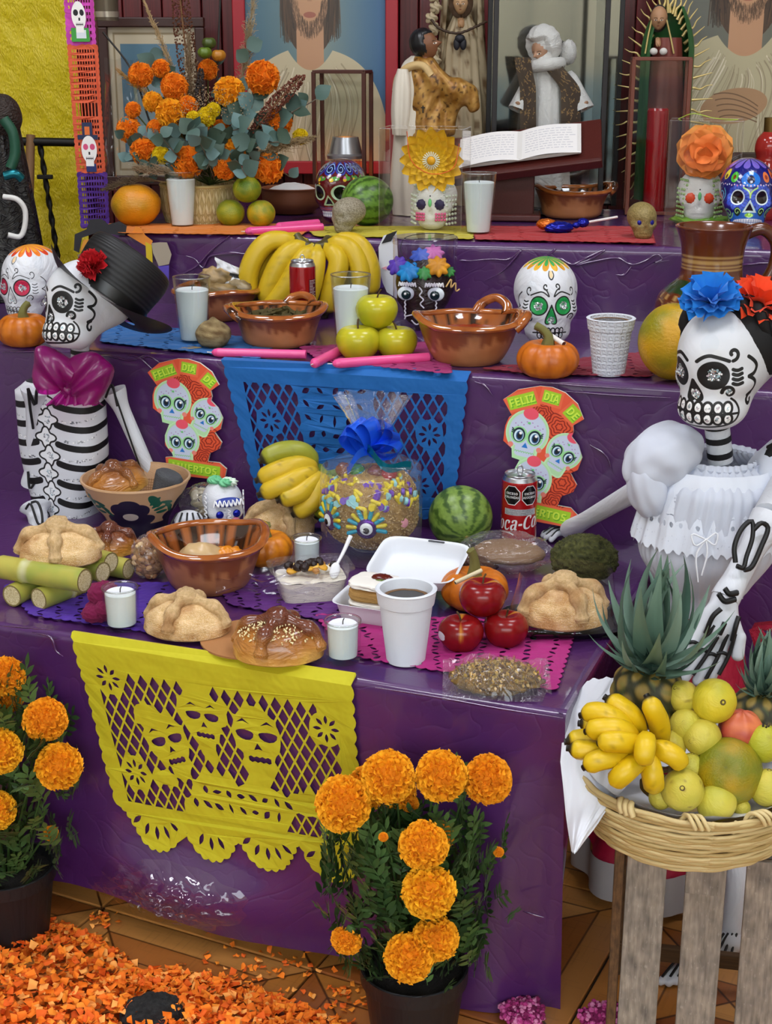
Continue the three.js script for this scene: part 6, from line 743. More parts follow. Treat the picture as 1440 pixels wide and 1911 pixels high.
// ---------------------------------------------------------------- sweets, bags and boxes on the lowest step
const film = clear(0xffffff, { roughness: .05, ior: 1.45, transmission: .96, bumpMap: again(crease, 1, 1), bumpScale: .003 });
function bag(name, label, p, w, h, d, { twist = 0, sd = 1, m = film } = {}) {      // clear bag, crumpled
const o = thing(name, label, 'plastic bag', p);
part('bag_film', xf(blob(w, h, d, (q) => 1 + .1 * (1 - abs(noise(q[0] * 3 + sd, q[1] * 3, q[2] * 3)) * 2.2) + .04 * noise(q[0] * 8, q[1] * 8, q[2] * 8 + sd), 48, 34), [0, h * .93, 0]), m, o);
return o;
}
{
let o, p;
const grainsM = vcol({ roughness: .7 });
// amaranth skull wrapped in cellophane with a blue bow
p = on(694, 1030, Y1); o = thing('amaranth_skull', 'big puffed grain skull with sweets and a blue bow in cellophane', 'candy skull', p, -.28);
const H = .142, am = C(0xa9884a), a2 = C(0x7c5c28);
part('grain_head', paint(blob(.072, H / 2, .068, (d) => { const f = d[1] < -.25 ? 1 - .14 * smooth(-.25, -.8, d[1]) : 1; return (1 + .02 * rnd(-1, 1)) * f * pow(abs(d[0]) ** 3 + abs(d[1]) ** 3 + abs(d[2]) ** 3, -1 / 4.5); }, 84, 64), (x, y, z) => mix(am, a2, rnd())).translate(0, H * .5, 0), grainsM, o);
{ seed(18); const ms = [], cs = []; for (let i = 0; i < 3400; i++) { const a = rnd(2 * PI), t = asinr(rnd(-1, .75)), d = [cos(t) * sin(a), sin(t), cos(t) * cos(a)], k = pow(abs(d[0]) ** 3 + abs(d[1]) ** 3 + abs(d[2]) ** 3, -1 / 4.5) * (d[1] < -.25 ? 1 - .14 * smooth(-.25, -.8, d[1]) : 1) * 1.005; ms.push(M4([d[0] * .072 * k, H * .5 + d[1] * H / 2 * k, d[2] * .068 * k], [rnd(3), rnd(3), 0], rnd(.0009, .0015))); cs.push(mix(C(0xcdb27c), C(0x8a6a34), rnd())); } many('puffed_grains', new THREE.IcosahedronGeometry(1, 0), mat(0xffffff, { roughness: .7 }), o, ms, cs); }
function asinr(s) { return Math.asin(s); }
const S = (a, y, out = .004) => { const d = [sin(a), (y - .5) * 1.6, cos(a)], q = .0705 + out; const kk = pow(abs(d[0]) ** 3 + abs(d[2]) ** 3, -1 / 4.5) * .985; return V(sin(a) * q * kk * sqrt(max(.05, 1 - max(0, y - .72) * 3)), y * H, cos(a) * (q - .004) * kk * sqrt(max(.05, 1 - max(0, y - .72) * 3))); };
const sweetG = (r, l) => new THREE.CapsuleGeometry(r, l, 4, 8), put1 = (name, g, c, pos, rot) => { const m = part(name, g, c, o); m.position.copy(pos); m.rotation.set(...rot); return m; };
const yM = mat(0xd8c41c, { roughness: .4 }), tM = mat(0x1498b4, { roughness: .4 }), vM = mat(0x6a3cb0, { roughness: .4 }), cap8 = sweetG(.0034, .012), wM = mat(0xe8eef0, { roughness: .15 }), kM = mat(0x101014, { roughness: .1 });
[[.16, .44], [-.74, .47]].forEach(([a0, y0]) => { const c = S(a0, y0, .003), yaw = a0; put1('eye_foil', new THREE.SphereGeometry(.017, 18, 12), mat(0x4a1478, { roughness: .25, metalness: .6 }), c.clone().add(V(0, 0, 0)), [0, yaw, 0]).scale.set(1, 1, .3); put1('googly_eye', new THREE.SphereGeometry(.0105, 18, 12), wM, c.clone().add(V(sin(yaw) * .003, 0, cos(yaw) * .003)), [0, yaw, 0]).scale.set(1, 1, .35); put1('pupil', new THREE.SphereGeometry(.0052, 14, 10), kM, c.clone().add(V(sin(yaw) * .006, -.002, cos(yaw) * .006)), [0, yaw, 0]).scale.set(1, 1, .3);
for (let i = 0; i < 11; i++) { const q = lerp(-.15, PI + .3, i / 10), R = .0235, e = V(cos(q) * R * cos(yaw), sin(q) * R, -cos(q) * R * sin(yaw)); put1('jelly_bean', cap8, i & 1 ? yM : tM, c.clone().add(e), [0, yaw, 0]).rotation.set(0, yaw, q - PI / 2, 'YXZ'); } });
seed(88); for (let i = 0; i < 84; i++) { const a = rnd(-1.6, 1.6), y = rnd(.66, .92), k = pick([0, 0, 1, 2, 3]); if (k === 0) put1('jelly_bean', cap8, yM, S(a, y, .003), [rnd(-.4, .4), a, rnd(3)]); else put1('sugar_flower', new THREE.CylinderGeometry(.0062, .0062, .005, 6), [yM, vM, yM, mat(0x8cc4c8)][k], S(a, y, .003), [PI / 2 - .3, 0, a]); }
put1('pink_sweet', new THREE.SphereGeometry(.008, 16, 10), mat(0xe29aa8), S(1.0, .47, .002), [0, 1, 0]).scale.set(1, 1, .4);
[[-.018, 0x2f7a2a], [.012, 0x6e2c1c], [.034, 0xa82c34], [-.04, 0x7a4418]].forEach(([x, c]) => put1('wrapped_sweet', blob(.013, .012, .012, (d) => 1 + .15 * noise(d[0] * 4, d[1] * 4, d[2] * 4 + x * 90), 18, 12), mat(c, { roughness: .25 }), V(x, H * .98, .02), [0, 0, 0]));
part('cellophane', G(72, 30, (u, v) => { const a = (u - .5) * 2 * PI, f = 1 + .06 * sin(9 * a + 3 * v) * v + .03 * noise(a * 3, v * 6); let r, y; if (v < .6) { const t = v / .6; y = t * H; r = .077 * (1 + .05 * sin(t * PI)); } else if (v < .78) { const t = (v - .6) / .18; y = H + t * .03; r = lerp(.077, .008, smooth(0, 1, t)); } else { const t = (v - .78) / .22; y = H + .03 + t * .085; r = .008 + .045 * t * (1 + .3 * sin(13 * a)); } return [r * f * sin(a), y, r * f * cos(a) * (v > .78 ? .6 : 1)]; }, true), film, o);
{ const foil = mat(0x2464f0, { metalness: .45, roughness: .18 }), rb = new THREE.Group(); rb.name = 'blue_bow'; o.add(rb); rb.position.set(0, H + .032, .012); seed(5);
for (let i = 0; i < 7; i++) { const a = -1.5 + i * .5; part('bow_loop', xf(G(22, 5, (u, v) => { const t = u * 2 * PI; return [(.5 - .5 * cos(t)) * .05, .014 * sin(t) + (v - .5) * .003, (v - .5) * .03 * (1 - .6 * cos(t) ** 2 * 0)]; }), [0, 0, 0], [rnd(-.5, .5), rnd(-.6, .2), a + PI / 2]), foil, rb); }
[[-.5, -.04], [.75, -.028]].forEach(([x, y], i) => part('ribbon_tail', G(16, 4, (u, v) => [x * .09 * u, y * u + .006 * sin(u * 7 + i) + (v - .5) * .014, .012 + .016 * sin(u * 4)]), i ? mat(0x0c7c98, { metalness: .7, roughness: .2 }) : foil, rb)); }
// sugar skull with blue icing
p = on(418, 988, Y1); o = thing('sugar_skull', 'white sugar skull with blue and green icing before the bag', 'candy skull', p, .35);
const su = mat(0xdfe2e8, { roughness: .75, bumpMap: again(bumpFine, 3, 3), bumpScale: .001 }), ice = mat(0xf3f4f6, { roughness: .5 });
o.scale.setScalar(1.2); part('skull_body', xf(skullGeo(.07, { eye: .03, w: 1.05 }), [0, 0, 0]), su, o);
const F = (x, y) => V(x * .07, y * .07, .07 * (.43 - .5 * x * x - (y > .6 ? (y - .6) * .45 : 0)));
const wig = (x0, x1, y, n, amp, m, r = .0011) => part('icing_line', tube(Array.from({ length: n }, (_, i) => F(lerp(x0, x1, i / (n - 1)), y + (i & 1 ? amp : -amp)).add(V(0, 0, .0055))), r, { seg: n * 5, rad: 6 }), m, o);
part('blue_icing', xf(blob(.02, .007, .006, null, 24, 12), F(0, .68).toArray()), mat(0x1a3494, { roughness: .4 }), o); wig(-.3, .3, .68, 15, .06, ice, .0013); wig(-.2, .2, .1, 11, .025, ice);
part('icing_line', tube(Array.from({ length: 10 }, (_, i) => F((i & 1 ? .03 : -.03), .55 - i * .04).add(V(0, 0, .003))), .0012, { seg: 40, rad: 6 }), ice, o);
for (const s of [-1, 1]) { part('foil_eye', xf(blob(.0055, .0055, .003, null, 16, 10), F(s * .17, .44).add(V(0, 0, -.001)).toArray()), mat(0x1420a4, { metalness: .5, roughness: .2 }), o); part('pink_cheek', xf(blob(.006, .004, .003, null, 14, 8), F(s * .14, .31).toArray()), mat(0xd8788c), o); part('icing_line', tube(Array.from({ length: 14 }, (_, i) => V(s * (.026 + .002 * (i & 1)), .058 - i * .0034, .012 - (i & 1) * .008)), .0011, { seg: 50, rad: 6 }), ice, o); }
seed(9); for (let i = 0; i < 7; i++) part('icing_swirl', xf(blob(.0085, .005, .0085, (d) => 1 + .2 * sin(5 * atan2(d[0], d[2]) + 6 * d[1]), 24, 10), [rnd(-.017, .017), .068 + rnd(-.004, .004), rnd(-.012, .016)]), mat(i & 1 ? 0xd8ead8 : 0x6cc08c, { roughness: .5 }), o);
// bags
p = on(392, 973, Y1); o = bag('mushroom_bag', 'clear bag of pale dried slices below the foam sign', p, .05, .034, .036, { sd: 2 }); seed(4); for (let i = 0; i < 26; i++) { const a = rnd(2 * PI), q = rnd(.5, 1); const m = part('pale_slice', xf(blob(.011, .004, .007, (d) => 1 + .2 * noise(d[0] * 3 + i, d[1] * 3, d[2] * 3), 12, 8), [q * .027 * sin(a), .012 + rnd(.04), q * .023 * cos(a)], [rnd(3), rnd(3), 0]), mat(pick([0xb8a888, 0xc8bda4, 0x9c8c70]), { roughness: .7 }), o); }
p = on(281, 1076, Y1); o = bag('nut_bag', 'round clear bag tightly filled with brown nuts and seeds', p, .027, .034, .026, { sd: 6 }); part('nut_fill', xf(paint(blob(.0245, .032, .0235, (d) => 1 + .05 * noise(d[0] * 9, d[1] * 9, d[2] * 9), 48, 34), (x, y, z) => mix(C(0xb88a58), C(0x6a4626), .5 + 1.1 * noise(x * 240, y * 240, z * 240))), [0, .032, 0]), vcol({ roughness: .55 }), o); seed(6); for (let i = 0; i < 30; i++) { const a = rnd(-1.7, 1.7), t = rnd(-1, 1); part('nut', xf(blob(.0055, .0035, .0045, null, 10, 7), [.0245 * cos(t) * sin(a), .032 + .032 * sin(t), .0235 * cos(t) * cos(a)], [rnd(3), rnd(3), 0]), mat(pick([0xc89c68, 0xa06c3c, 0xd8b888, 0x7c5230]), { roughness: .5 }), o); }
p = on(925, 1285, Y1); o = thing('herb_bag', 'clear bag of dried herbs and flowers at the front edge', 'plastic bag', p, -.05);
part('herb_bed', xf(paint(blob(.056, .016, .036, (d) => 1 + .2 * fbm(d[0] * 3, d[1] * 3, d[2] * 3, 2), 60, 30), (x, y, z) => mix(C(0x8a6a2c), C(0x3c2810), .5 + noise(x * 200, y * 200, z * 200))), [0, .014, 0]), vcol({ roughness: .9 }), o);
{ seed(15); const ms = [], cs = []; for (let i = 0; i < 650; i++) { const a = rnd(2 * PI), q = sqrt(rnd()); const x = q * .056 * sin(a), z = q * .036 * cos(a); ms.push(M4([x, .014 + .018 * sqrt(max(0, 1 - q * q)) + rnd(-.003, .003), z], [rnd(3), rnd(3), rnd(3)], rnd() < .35 ? [.0004, rnd(.005, .012), .0004] : [rnd(.0012, .0034), rnd(.001, .0025), rnd(.0012, .003)])); cs.push(C(pick([0xb8923c, 0x8a6424, 0x5a3a14, 0xd0b070, 0x9c8030, 0x6e4c1c]))); } many('dried_herbs', new THREE.SphereGeometry(1, 6, 5), mat(0xffffff, { roughness: .8 }), o, ms, cs); }
part('bag_film', [G(36, 22, (u, v) => { const x = (u - .5) * .135, z = (v - .55) * .1, e = max(0, 1 - ((x / .062) ** 2 + (z / .044) ** 2)); return [x, .003 + .036 * sqrt(e) + .006 * abs(noise(x * 60, z * 60)) + (v < .1 || u > .93 ? .022 * abs(noise(x * 20, z * 40, 3)) + .008 : 0), z]; })], film, o);
p = on(940, 1062, Y1); o = bag('paste_bag', 'crumpled clear bag with a flat brown cake behind the apples', p, .07, .03, .045, { sd: 9 }); part('brown_cake', xf(blob(.055, .014, .036, (d) => 1 + .06 * fbm(d[0] * 3, d[1] * 3, d[2] * 3, 2), 40, 18), [.008, .028, 0], [.15, 0, -.05]), mat(0x7a5a38, { roughness: .55 }), o); part('dark_crumbs', xf(blob(.03, .014, .028, (d) => 1 + .25 * fbm(d[0] * 5, d[1] * 5, d[2] * 5, 2), 30, 16), [-.036, .015, .008]), mat(0x4a2c14, { roughness: .9 }), o);
p = on(1088, 1080, Y1); o = thing('moss_ball', 'dark green mossy herb ball behind the pale bread', 'moss ball', p, 0); part('moss', xf(paint(blob(.05, .036, .042, (d) => 1 + .12 * fbm(d[0] * 6, d[1] * 6, d[2] * 6, 4), 70, 46), (x, y, z) => mix(C(0x55562a), C(0x25280f), .5 + noise(x * 190, y * 190, z * 190))), [0, .033, 0]), vcol({ roughness: 1 }), o); { seed(2); const ms = []; for (let i = 0; i < 900; i++) { const a = rnd(2 * PI), t = Math.asin(rnd(-.5, 1)), d = [cos(t) * sin(a), sin(t), cos(t) * cos(a)]; ms.push(M4([d[0] * .051, .033 + d[1] * .037, d[2] * .043], [rnd(3), rnd(3), rnd(3)], [.0004, rnd(.003, .006), .0004])); } many('moss_strands', new THREE.CylinderGeometry(1, .4, 1, 4), mat(0x5a5c2c, { roughness: 1 }), o, ms); }
// clear tub of fruit dessert with a spoon
p = on(580, 1114, Y1); o = thing('dessert_tub', 'clear plastic tub of fruit dessert topped with raisins', 'food tub', p, .24);
const sq = (r, rz, y, n = 5) => (a) => { const q = pow(pow(abs(cos(a)), n) + pow(abs(sin(a)), n), -1 / n); return [r * q * cos(a), y, -rz * q * sin(a)]; };
const wall = G(96, 12, (u, v) => { const a = u * 2 * PI, t = v, y = .05 * t, r = lerp(.044, .055, t) * (1 + (t > .15 && t < .8 ? .012 * cos(48 * a) : 0)), q = sq(r, r * .72, y)(a); return q; }, true);
part('tub_wall', [wall, G(96, 2, (u, v) => sq(lerp(.055, .062, v), lerp(.055, .062, v) * .74, .05)(u * 2 * PI), true), rev([[0, .001], [.03, .001]], 20)], film, o);
part('cream', [G(60, 8, (u, v) => { const r = lerp(.043, .0505, v); return sq(r * .985, r * .7, .002 + .032 * v)(u * 2 * PI); }, true), G(60, 8, (u, v) => { const q = sq(.0505 * v * .985, .0505 * .7 * v, 0)(u * 2 * PI); return [q[0], .034 + .006 * noise(q[0] * 50, q[2] * 50), q[2]]; }, true)], mat(0xe6e0d0, { roughness: .5 }), o);
seed(25); for (let i = 0; i < 36; i++) { const a = rnd(2 * PI), q = rnd(.04), y = .041 + (1 - q / .04) * .006, k = i < 12 ? 0 : i < 25 ? 1 : 2; part(['fruit_slice', 'raisin', 'nut'][k], xf(blob(...[[.009, .003, .007], [.0075, .006, .006], [.006, .004, .005]][k], (d) => 1 + (k === 1 ? .25 : .12) * noise(d[0] * 4 + i, d[1] * 4, d[2] * 4), 14, 9), [q * 1.1 * sin(a), y + rnd(.004) + (k === 1 ? .004 : 0), q * .7 * cos(a)], [rnd(-.4, .4), rnd(3), rnd(-.4, .4)]), mat([pick([0xdeb04c, 0xe0c078, 0xd8a030]), 0x21100c, pick([0xa8743c, 0xc89858])][k], { roughness: .45 }), o); }
o = thing('plastic_spoon', 'white plastic spoon stuck in the fruit dessert', 'spoon', p.clone().add(V(.038, .04, .008)), 0); { const tip = at(654, 1000, o.position.z - .03).sub(o.position); part('spoon_handle', tube([V(0, .012, 0), tip.clone().multiplyScalar(.5).add(V(0, .004, 0)), tip], (t) => .0022 + .0012 * t, { seg: 12, rad: 8 }), mat(0xe6e8ec, { roughness: .3 }), o); part('spoon_bowl', xf(blob(.0075, .012, .003, null, 20, 14), [-.002, .006, .004], [-.4, 0, -.25]), mat(0xe6e8ec, { roughness: .3 }), o); }
// foam clamshell with a slice of cake
p = on(715, 1150, Y1); o = thing('foam_clamshell', 'open white foam box holding cake behind the large foam cup', 'food box', p, -.35);
const tray = (w, d, h, lip) => [G(64, 14, (u, v) => { const a = u * 2 * PI, t = v, r = t < .45 ? t / .45 * .84 : t < .9 ? lerp(.84, .97, (t - .45) / .45) : lerp(.97, 1.04, (t - .9) / .1); const y = t < .45 ? 0 : t < .9 ? h * (t - .45) / .45 : h; return [sq(w * r, d * r, 0, 6)(a)[0], y, sq(w * r, d * r, 0, 6)(a)[2]]; }, true)];
const fw = mat(0xdfe3e9, { roughness: .5 });
part('box_bottom', tray(.062, .05, .03), fw, o); const lid = part('box_lid', tray(.066, .052, .024), fw, o); lid.position.set(.02, .034, -.1); lid.rotation.set(.26, 0, .0); part('lid_slot', xf(box(.026, .003, .003), [.012, .024, -.05]), mat(0x4a4c52), lid);
o = thing('cake_slice', 'cream filled sponge cake slice in the white foam box', 'cake', p.clone().add(V(-.012, .004, .004)), -.35); o.scale.set(.85, .85, .85); { const sp = mat(0xc99c58, { roughness: .9, bumpMap: again(bumpFine, 2, 2), bumpScale: .003 }), cr = mat(0xf1ede4, { roughness: .45 }); const ly = (y, h, m, n, k) => part(n, xf(blob(.04, h, .034, (d) => (pow(d[0] ** 4 + d[1] ** 4 + d[2] ** 4, -.25)) * (1 + k * noise(d[0] * 4, d[1] * 4 + y * 99, d[2] * 4)), 36, 18), [0, y, 0]), m, o); ly(.012, .011, sp, 'sponge', .05); ly(.026, .005, cr, 'cream', .08); ly(.041, .012, sp, 'sponge', .05); ly(.058, .007, cr, 'cream', .14); part('fruit_topping', xf(blob(.018, .006, .011, (d) => 1 + .2 * noise(d[0] * 4, d[1] * 4, d[2] * 4), 20, 12), [.012, .066, -.004]), mat(0x5c1c10, { roughness: .2 }), o); part('kiwi', xf(blob(.012, .004, .006, null, 16, 8), [.014, .063, .006]), mat(0x556a1c, { roughness: .3 }), o); }
// cardboard disc, film and cockscomb flower
o = thing('cardboard_disc', 'round tan cardboard lying under the sesame bread', 'cardboard', on(470, 1198, Y1).setY(Y1 + .0035)); part('disc', rev([[0, 0], [.07, 0], [.07, .0025], [0, .0025]], 48), mat(0xa87444, { roughness: .8, bumpMap: again(bumpFine, 3, 3), bumpScale: .0006 }), o);
o = thing('cling_film', 'loose sheet of clear film lying behind the sesame bread', 'plastic film', on(500, 1120, Y1).setY(Y1 + .012), .1); part('film', G(30, 22, (u, v) => [(u - .5) * .15, .014 + .012 * noise(u * 4, v * 4, 3) + .012 * (1 - v), (v - .5) * .07]), clear(0xf4f4fa, { roughness: .12 }), o);
o = thing('cockscomb_flower', 'dark magenta velvety flower beside the left votive', 'flower', on(186, 1160, Y1)); const ck = mat(0x6e0c3c, { roughness: 1, sheen: 1 }); ck.sheenColor = new THREE.Color(0xb84878); [[0, .012, 0, .02], [.006, .034, -.01, .022], [-.006, .014, .014, .015], [.012, .02, .012, .016]].forEach(([x, y, z, r], i) => part('flower_head', xf(blob(r, r * .8, r, (d) => 1 + .16 * fbm(d[0] * 5 + i, d[1] * 5, d[2] * 5, 3), 44, 30), [x, y + .004, z]), ck, o));
}
// ---------------------------------------------------------------- top step and what stands behind it
{
let o, p;
const gl = clear(0xf2f4f4, { roughness: .02 }), brownM = mat(0x4a2214, { roughness: .5 });
glassCandle(thing('candle_glass', 'tall glass with white wax beside the papaya on the top step', 'candle', on(341, 424, Y3)), .034, .0245, .114, { fill: .88, facet: 10 });
glassCandle(thing('candle_glass', 'tall glass with white wax before the open book on the top step', 'candle', on(892, 438, Y3)), .0345, .025, .122, { fill: .86, facet: 10 });
o = thing('papaya', 'large orange yellow papaya left of the palm basket', 'papaya', on(256, 422, Y3), .3); part('peel', xf(paint(blob(.052, .044, .047, (d) => 1 + .03 * noise(d[0] * 2, d[1] * 2, d[2] * 2) - .05 * exp(-(1 - d[1]) / .012), 44, 30), (x, y, z) => mix(C(0xd88a10), C(0xa8820c), .3 + .8 * fbm(x * 22, y * 22, z * 22, 2))), [0, .044, 0]), peel, o); part('stem_scar', xf(blob(.004, .002, .004, (d) => 1 + .3 * cos(5 * atan2(d[0], d[2])), 15, 6), [0, .084, 0]), mat(0x6a5a20), o);
[[466, 347, .042, 'topmost green orange of the little pile'], [430, 398, 0, 'green orange at the pile\'s left'], [487, 399, 0, 'yellower green orange at the pile\'s right']].forEach(([x, y, up, l], i) => { const r = .03; orange(thing('green_orange', l + ' by the palm basket', 'orange', i ? on(x, y, Y3 + r * .9).setY(Y3) : on(462, 399, Y3 + r * .9).setY(Y3 + .05), i), r, { c1: i === 2 ? 0xc9a414 : 0xa8a018, c2: i === 0 ? 0x5c7a14 : 0x74881a, sd: i + 9, green: .55 }); });
watermelon(thing('watermelon', 'striped watermelon behind the silvery skull on the top step', 'watermelon', on(676, 424, Y3).add(V(.01, 0, -.02)), 0), .052, { n: 14, tilt: [.1, -1.0, .1], dark: 0x2a4a14, lite: 0x6d9a38, long: 1.08 });
// clay dish with salt
o = thing('clay_dish', 'plain brown clay dish heaped with white salt', 'dish', on(545, 398, Y3).add(V(0, 0, -.02))); part('dish_body', rev([[.045, 0], [.066, .02], [.07, .05], [.072, .056], [.067, .056], [.062, .03], [0, .02]], 48, { hard: false, n: 40 }), mat(0x6e3c20, { roughness: .6 }), o); part('salt', rev([[0, .066], [.03, .062], [.055, .05], [.063, .044]], 40, { hard: false, n: 16, mod: (a, y, r) => [r, y + .003 * noise(cos(a) * r * 60, sin(a) * r * 60)] }), mat(0xdcdcdc, { roughness: .9 }), o);
// small wrapped grain skulls
const wrap = (label, q, h, ry, c1, c2, eyes) => { const t = thing('amaranth_skull', label, 'candy skull', q, ry); part('grain_skull', paint(skullGeo(h, { eye: .05, w: 1.05, l: 1.15 }), () => mix(C(c1), C(c2), rnd())), vcol({ roughness: .6 }), t); eyes && [-1, 1].forEach((s) => part('foil_eye', xf(blob(h * .075, h * .075, h * .04, null, 14, 8), [s * h * .16, h * .49, h * .36]), mat(0x24248c, { metalness: .4, roughness: .3 }), t)); part('cellophane', xf(blob(1, 1, 1, (d) => { const r = (skullR(d, { w: 1.1, l: 1.2, jaw: 0 }) + .035) * h * (1 + .03 * noise(d[0] * 5, d[1] * 5, d[2] * 5)); return [d[0] * r, max(.001, .45 * h + d[1] * r), d[2] * r]; }, 48, 34)), film, t); return t; };
seed(31); wrap('silvery wrapped grain skull at the front of the top step before the watermelon', on(648, 436, Y3), .073, -.8, 0xa8a08c, 0x6a6048); wrap('small wrapped grain skull with blue eyes beside the lollipop', on(1196, 446, Y3), .072, .1, 0xa08c58, 0x70602c, true);
// clear boxes with decorated sugar skulls
const boxEdge = clear(0xffffff, { roughness: .1, ior: 1.9 }), cbox = (label, q, w, d, h, ry, build, cord) => { const t = thing('skull_box', label, 'candy skull', q, ry), pane = (nm, g) => part(nm, g, clear(0xf6f4f2, { roughness: .03 }), t); pane('box_front', xf(sheet(w, h, 0), [0, h / 2, d / 2])); pane('box_rear', xf(sheet(w, h, 0), [0, h / 2, -d / 2])); pane('box_side', xf(sheet(0, h, d), [w / 2, h / 2, 0])); pane('box_side', xf(sheet(0, h, d), [-w / 2, h / 2, 0])); pane('box_lid', xf(sheet(w, 0, d), [0, h, 0])); for (const s of [-1, 1]) { for (const q of [-1, 1]) part('box_edge', tube([[s * w / 2, 0, q * d / 2], [s * w / 2, h, q * d / 2]], .0011, { seg: 2, rad: 6 }), boxEdge, t); part('box_edge', tube([[-w / 2, h, s * d / 2], [w / 2, h, s * d / 2]], .0011, { seg: 2, rad: 6 }), boxEdge, t); part('box_edge', tube([[s * w / 2, h, -d / 2], [s * w / 2, h, d / 2]], .0011, { seg: 2, rad: 6 }), boxEdge, t); } build(t); if (cord) part('handle_cord', tube([[-w * .4, h, -d * .2], [-w * .2, h + .012, 0], [w * .1, h + .004, .02], [w * .42, h, -d * .2]], .0009, { seg: 20, rad: 5 }), mat(cord), t); return t; };
const frostSkull = (t, h, eyeC, c, cheeks) => { const k = new THREE.Group(); k.name = 'sugar_skull'; t.add(k); k.position.y = .004; part('skull_body', skullGeo(h, { eye: .03, w: 1.15 }), mat(0xe4e8e4, { roughness: .7, bumpMap: again(bumpFine, 3, 3), bumpScale: .001 }), k); for (const s of [-1, 1]) part('eye', xf(blob(h * .1, h * .1, h * .05, (d) => 1 + .08 * sin(9 * atan2(d[0], d[1])), 24, 10), [s * h * .17, h * .48, h * .37]), mat(eyeC, { roughness: .5 }), k); part('icing_nose', xf(blob(h * .035, h * .08, h * .03, null, 14, 8), [0, h * .52, h * .42]), mat(0x6cc87c, { roughness: .5 }), k); seed(12); const dots = []; for (let j = 0; j < 9; j++) for (let s = -1; s < 2; s += 2) for (let i = 0; i < 4; i++) dots.push(xf(blob(h * .028, h * .028, h * .028, null, 8, 6), [s * h * (.3 + .04 * i - (j > 6 ? .05 : 0)), h * (.12 + j * .085), h * (.3 - .09 * i)])); part('icing_beads', dots, mat(c, { roughness: .5 }), k, undefined, 'stuff'); const row = []; for (let i = 0; i < 9; i++) row.push(xf(blob(h * .014, h * .014, h * .014, null, 8, 6), [h * (-.24 + i * .06), h * .645, h * (.4 - .1 * abs(i - 4) / 4)])); part('icing_beads', row, mat(0x14141c), k, undefined, 'stuff'); if (cheeks) for (const s of [-1, 1]) { const g = []; for (let i = 0; i < 12; i++) g.push(xf(blob(h * .026, h * .026, h * .026, null, 8, 6), [s * h * (.12 + .05 * (i % 4)), h * (.2 + .055 * floor(i / 4)), h * (.41 - .03 * (i % 4))])); part('pink_beads', g, mat(0xe8689c, { roughness: .5 }), k, undefined, 'stuff'); } return k; };
seed(45);
p = on(800, 432, Y3); cbox('clear box holding a sugar skull topped by a yellow daisy', p.clone().add(V(-.008, 0, -.03)), .17, .105, .205, TIERS[2].yaw, (t) => { const k = frostSkull(t, .1, 0x1c1048, 0xd8e4d4, true); k.scale.setScalar(1.08); k.position.x = .02; k.position.z = .005; const fl = new THREE.Group(); fl.name = 'daisy'; t.add(fl); fl.position.set(.022, .145, .034); fl.rotation.x = .08; fl.scale.setScalar(1.12); const pm = mat(0xf2c410, { roughness: .6 }), pg = G(4, 6, (u, v) => [(u - .5) * .031 * sin(PI * (.12 + v * .84)), v * .046 + .006, .004 * (u - .5) ** 2 * 40 * .1 + .01 * v * v]); for (let r = 0; r < 3; r++) for (let i = 0; i < 16; i++) { const m = part('petal', pg, pm, fl); m.rotation.set(0, 0, (i + r / 3) / 16 * 2 * PI); m.scale.setScalar(1.12 - r * .26); m.position.z = r * .005; } part('stamens', Array.from({ length: 22 }, (_, i) => { const a = i / 22 * 2 * PI; return xf(box(.002, .008, .002, .0005), [.012 * sin(a), .012 * cos(a), .016], [0, 0, -a]); }), mat(0xe8ead0), fl, undefined, 'stuff'); part('flower_eye', xf(blob(.0075, .0075, .005, null, 20, 10), [0, 0, .016]), mat(0xdca010), fl); part('orange_wire', tube([[-.045, .05, .01], [-.035, .0, .02], [0, -.022, .022], [.04, -.012, .02], [.05, .03, .01]], .0008, { seg: 26, rad: 5 }), mat(0xe05a14), fl); }, 0);
p = on(1305, 420, Y3); cbox('clear box holding a green frosted skull topped by an orange rose', p.clone().add(V(.008, 0, -.03)), .15, .105, .215, TIERS[2].yaw, (t) => { const k = frostSkull(t, .1, 0xe0481c, 0x9cc07c, false); k.scale.setScalar(1.1); k.position.x = -.005; part('jelly_bed', xf(blob(.062, .012, .045, (d) => 1 + .2 * noise(d[0] * 5, d[1] * 5, d[2] * 5), 40, 14), [0, .008, 0]), mat(0x6ca42c, { roughness: .25 }), t); const fl = new THREE.Group(); fl.name = 'rose'; t.add(fl); fl.position.set(0, .15, .03); fl.scale.setScalar(1.35); seed(19); for (let i = 0; i < 20; i++) { const a = i * 2.4, q = sqrt((i + .5) / 20), m = part('petal', G(10, 8, (u, v) => { const w = (u - .5) * .052 * (.35 + q * .8) * sin(PI * (.15 + .7 * v)), y = v * .04 * (.4 + .75 * q); return [w, y, .012 * (1 - q) + .25 * abs(w) - .01 * v * v * q + .002 * sin(u * 8 + i) * v]; }), mat(i > 14 ? 0xf2a040 : i > 7 ? 0xf29038 : 0xea7a30, { roughness: .7 }), fl); m.rotation.set(-.2 + 1.1 * (1 - q), 0, a, 'ZYX'); m.position.z = .012 * (1 - q); } }, 0xb8d84c);
// book on a stand
p = on(978, 412, Y3); o = thing('book_stand', 'dark wooden stand with a sloping top behind the clay bowl', 'book stand', p, TIERS[2].yaw + .12); const wd = mat(0x4c1a14, { roughness: .35, bumpMap: again(bumpFine, 6, 1), bumpScale: .0006 });
const R3 = [.62, 0, .17]; part('stand_top', xf(box(.325, .012, .14, .003), [0, .145, -.03], R3), wd, o); part('ledge', xf(box(.325, .022, .012, .003), [.0, .106, .03], R3), wd, o); part('stand_foot', [xf(box(.1, .12, .05, .004), [-.03, .06, -.04]), xf(box(.13, .014, .1, .004), [-.03, .007, -.03])], wd, o);
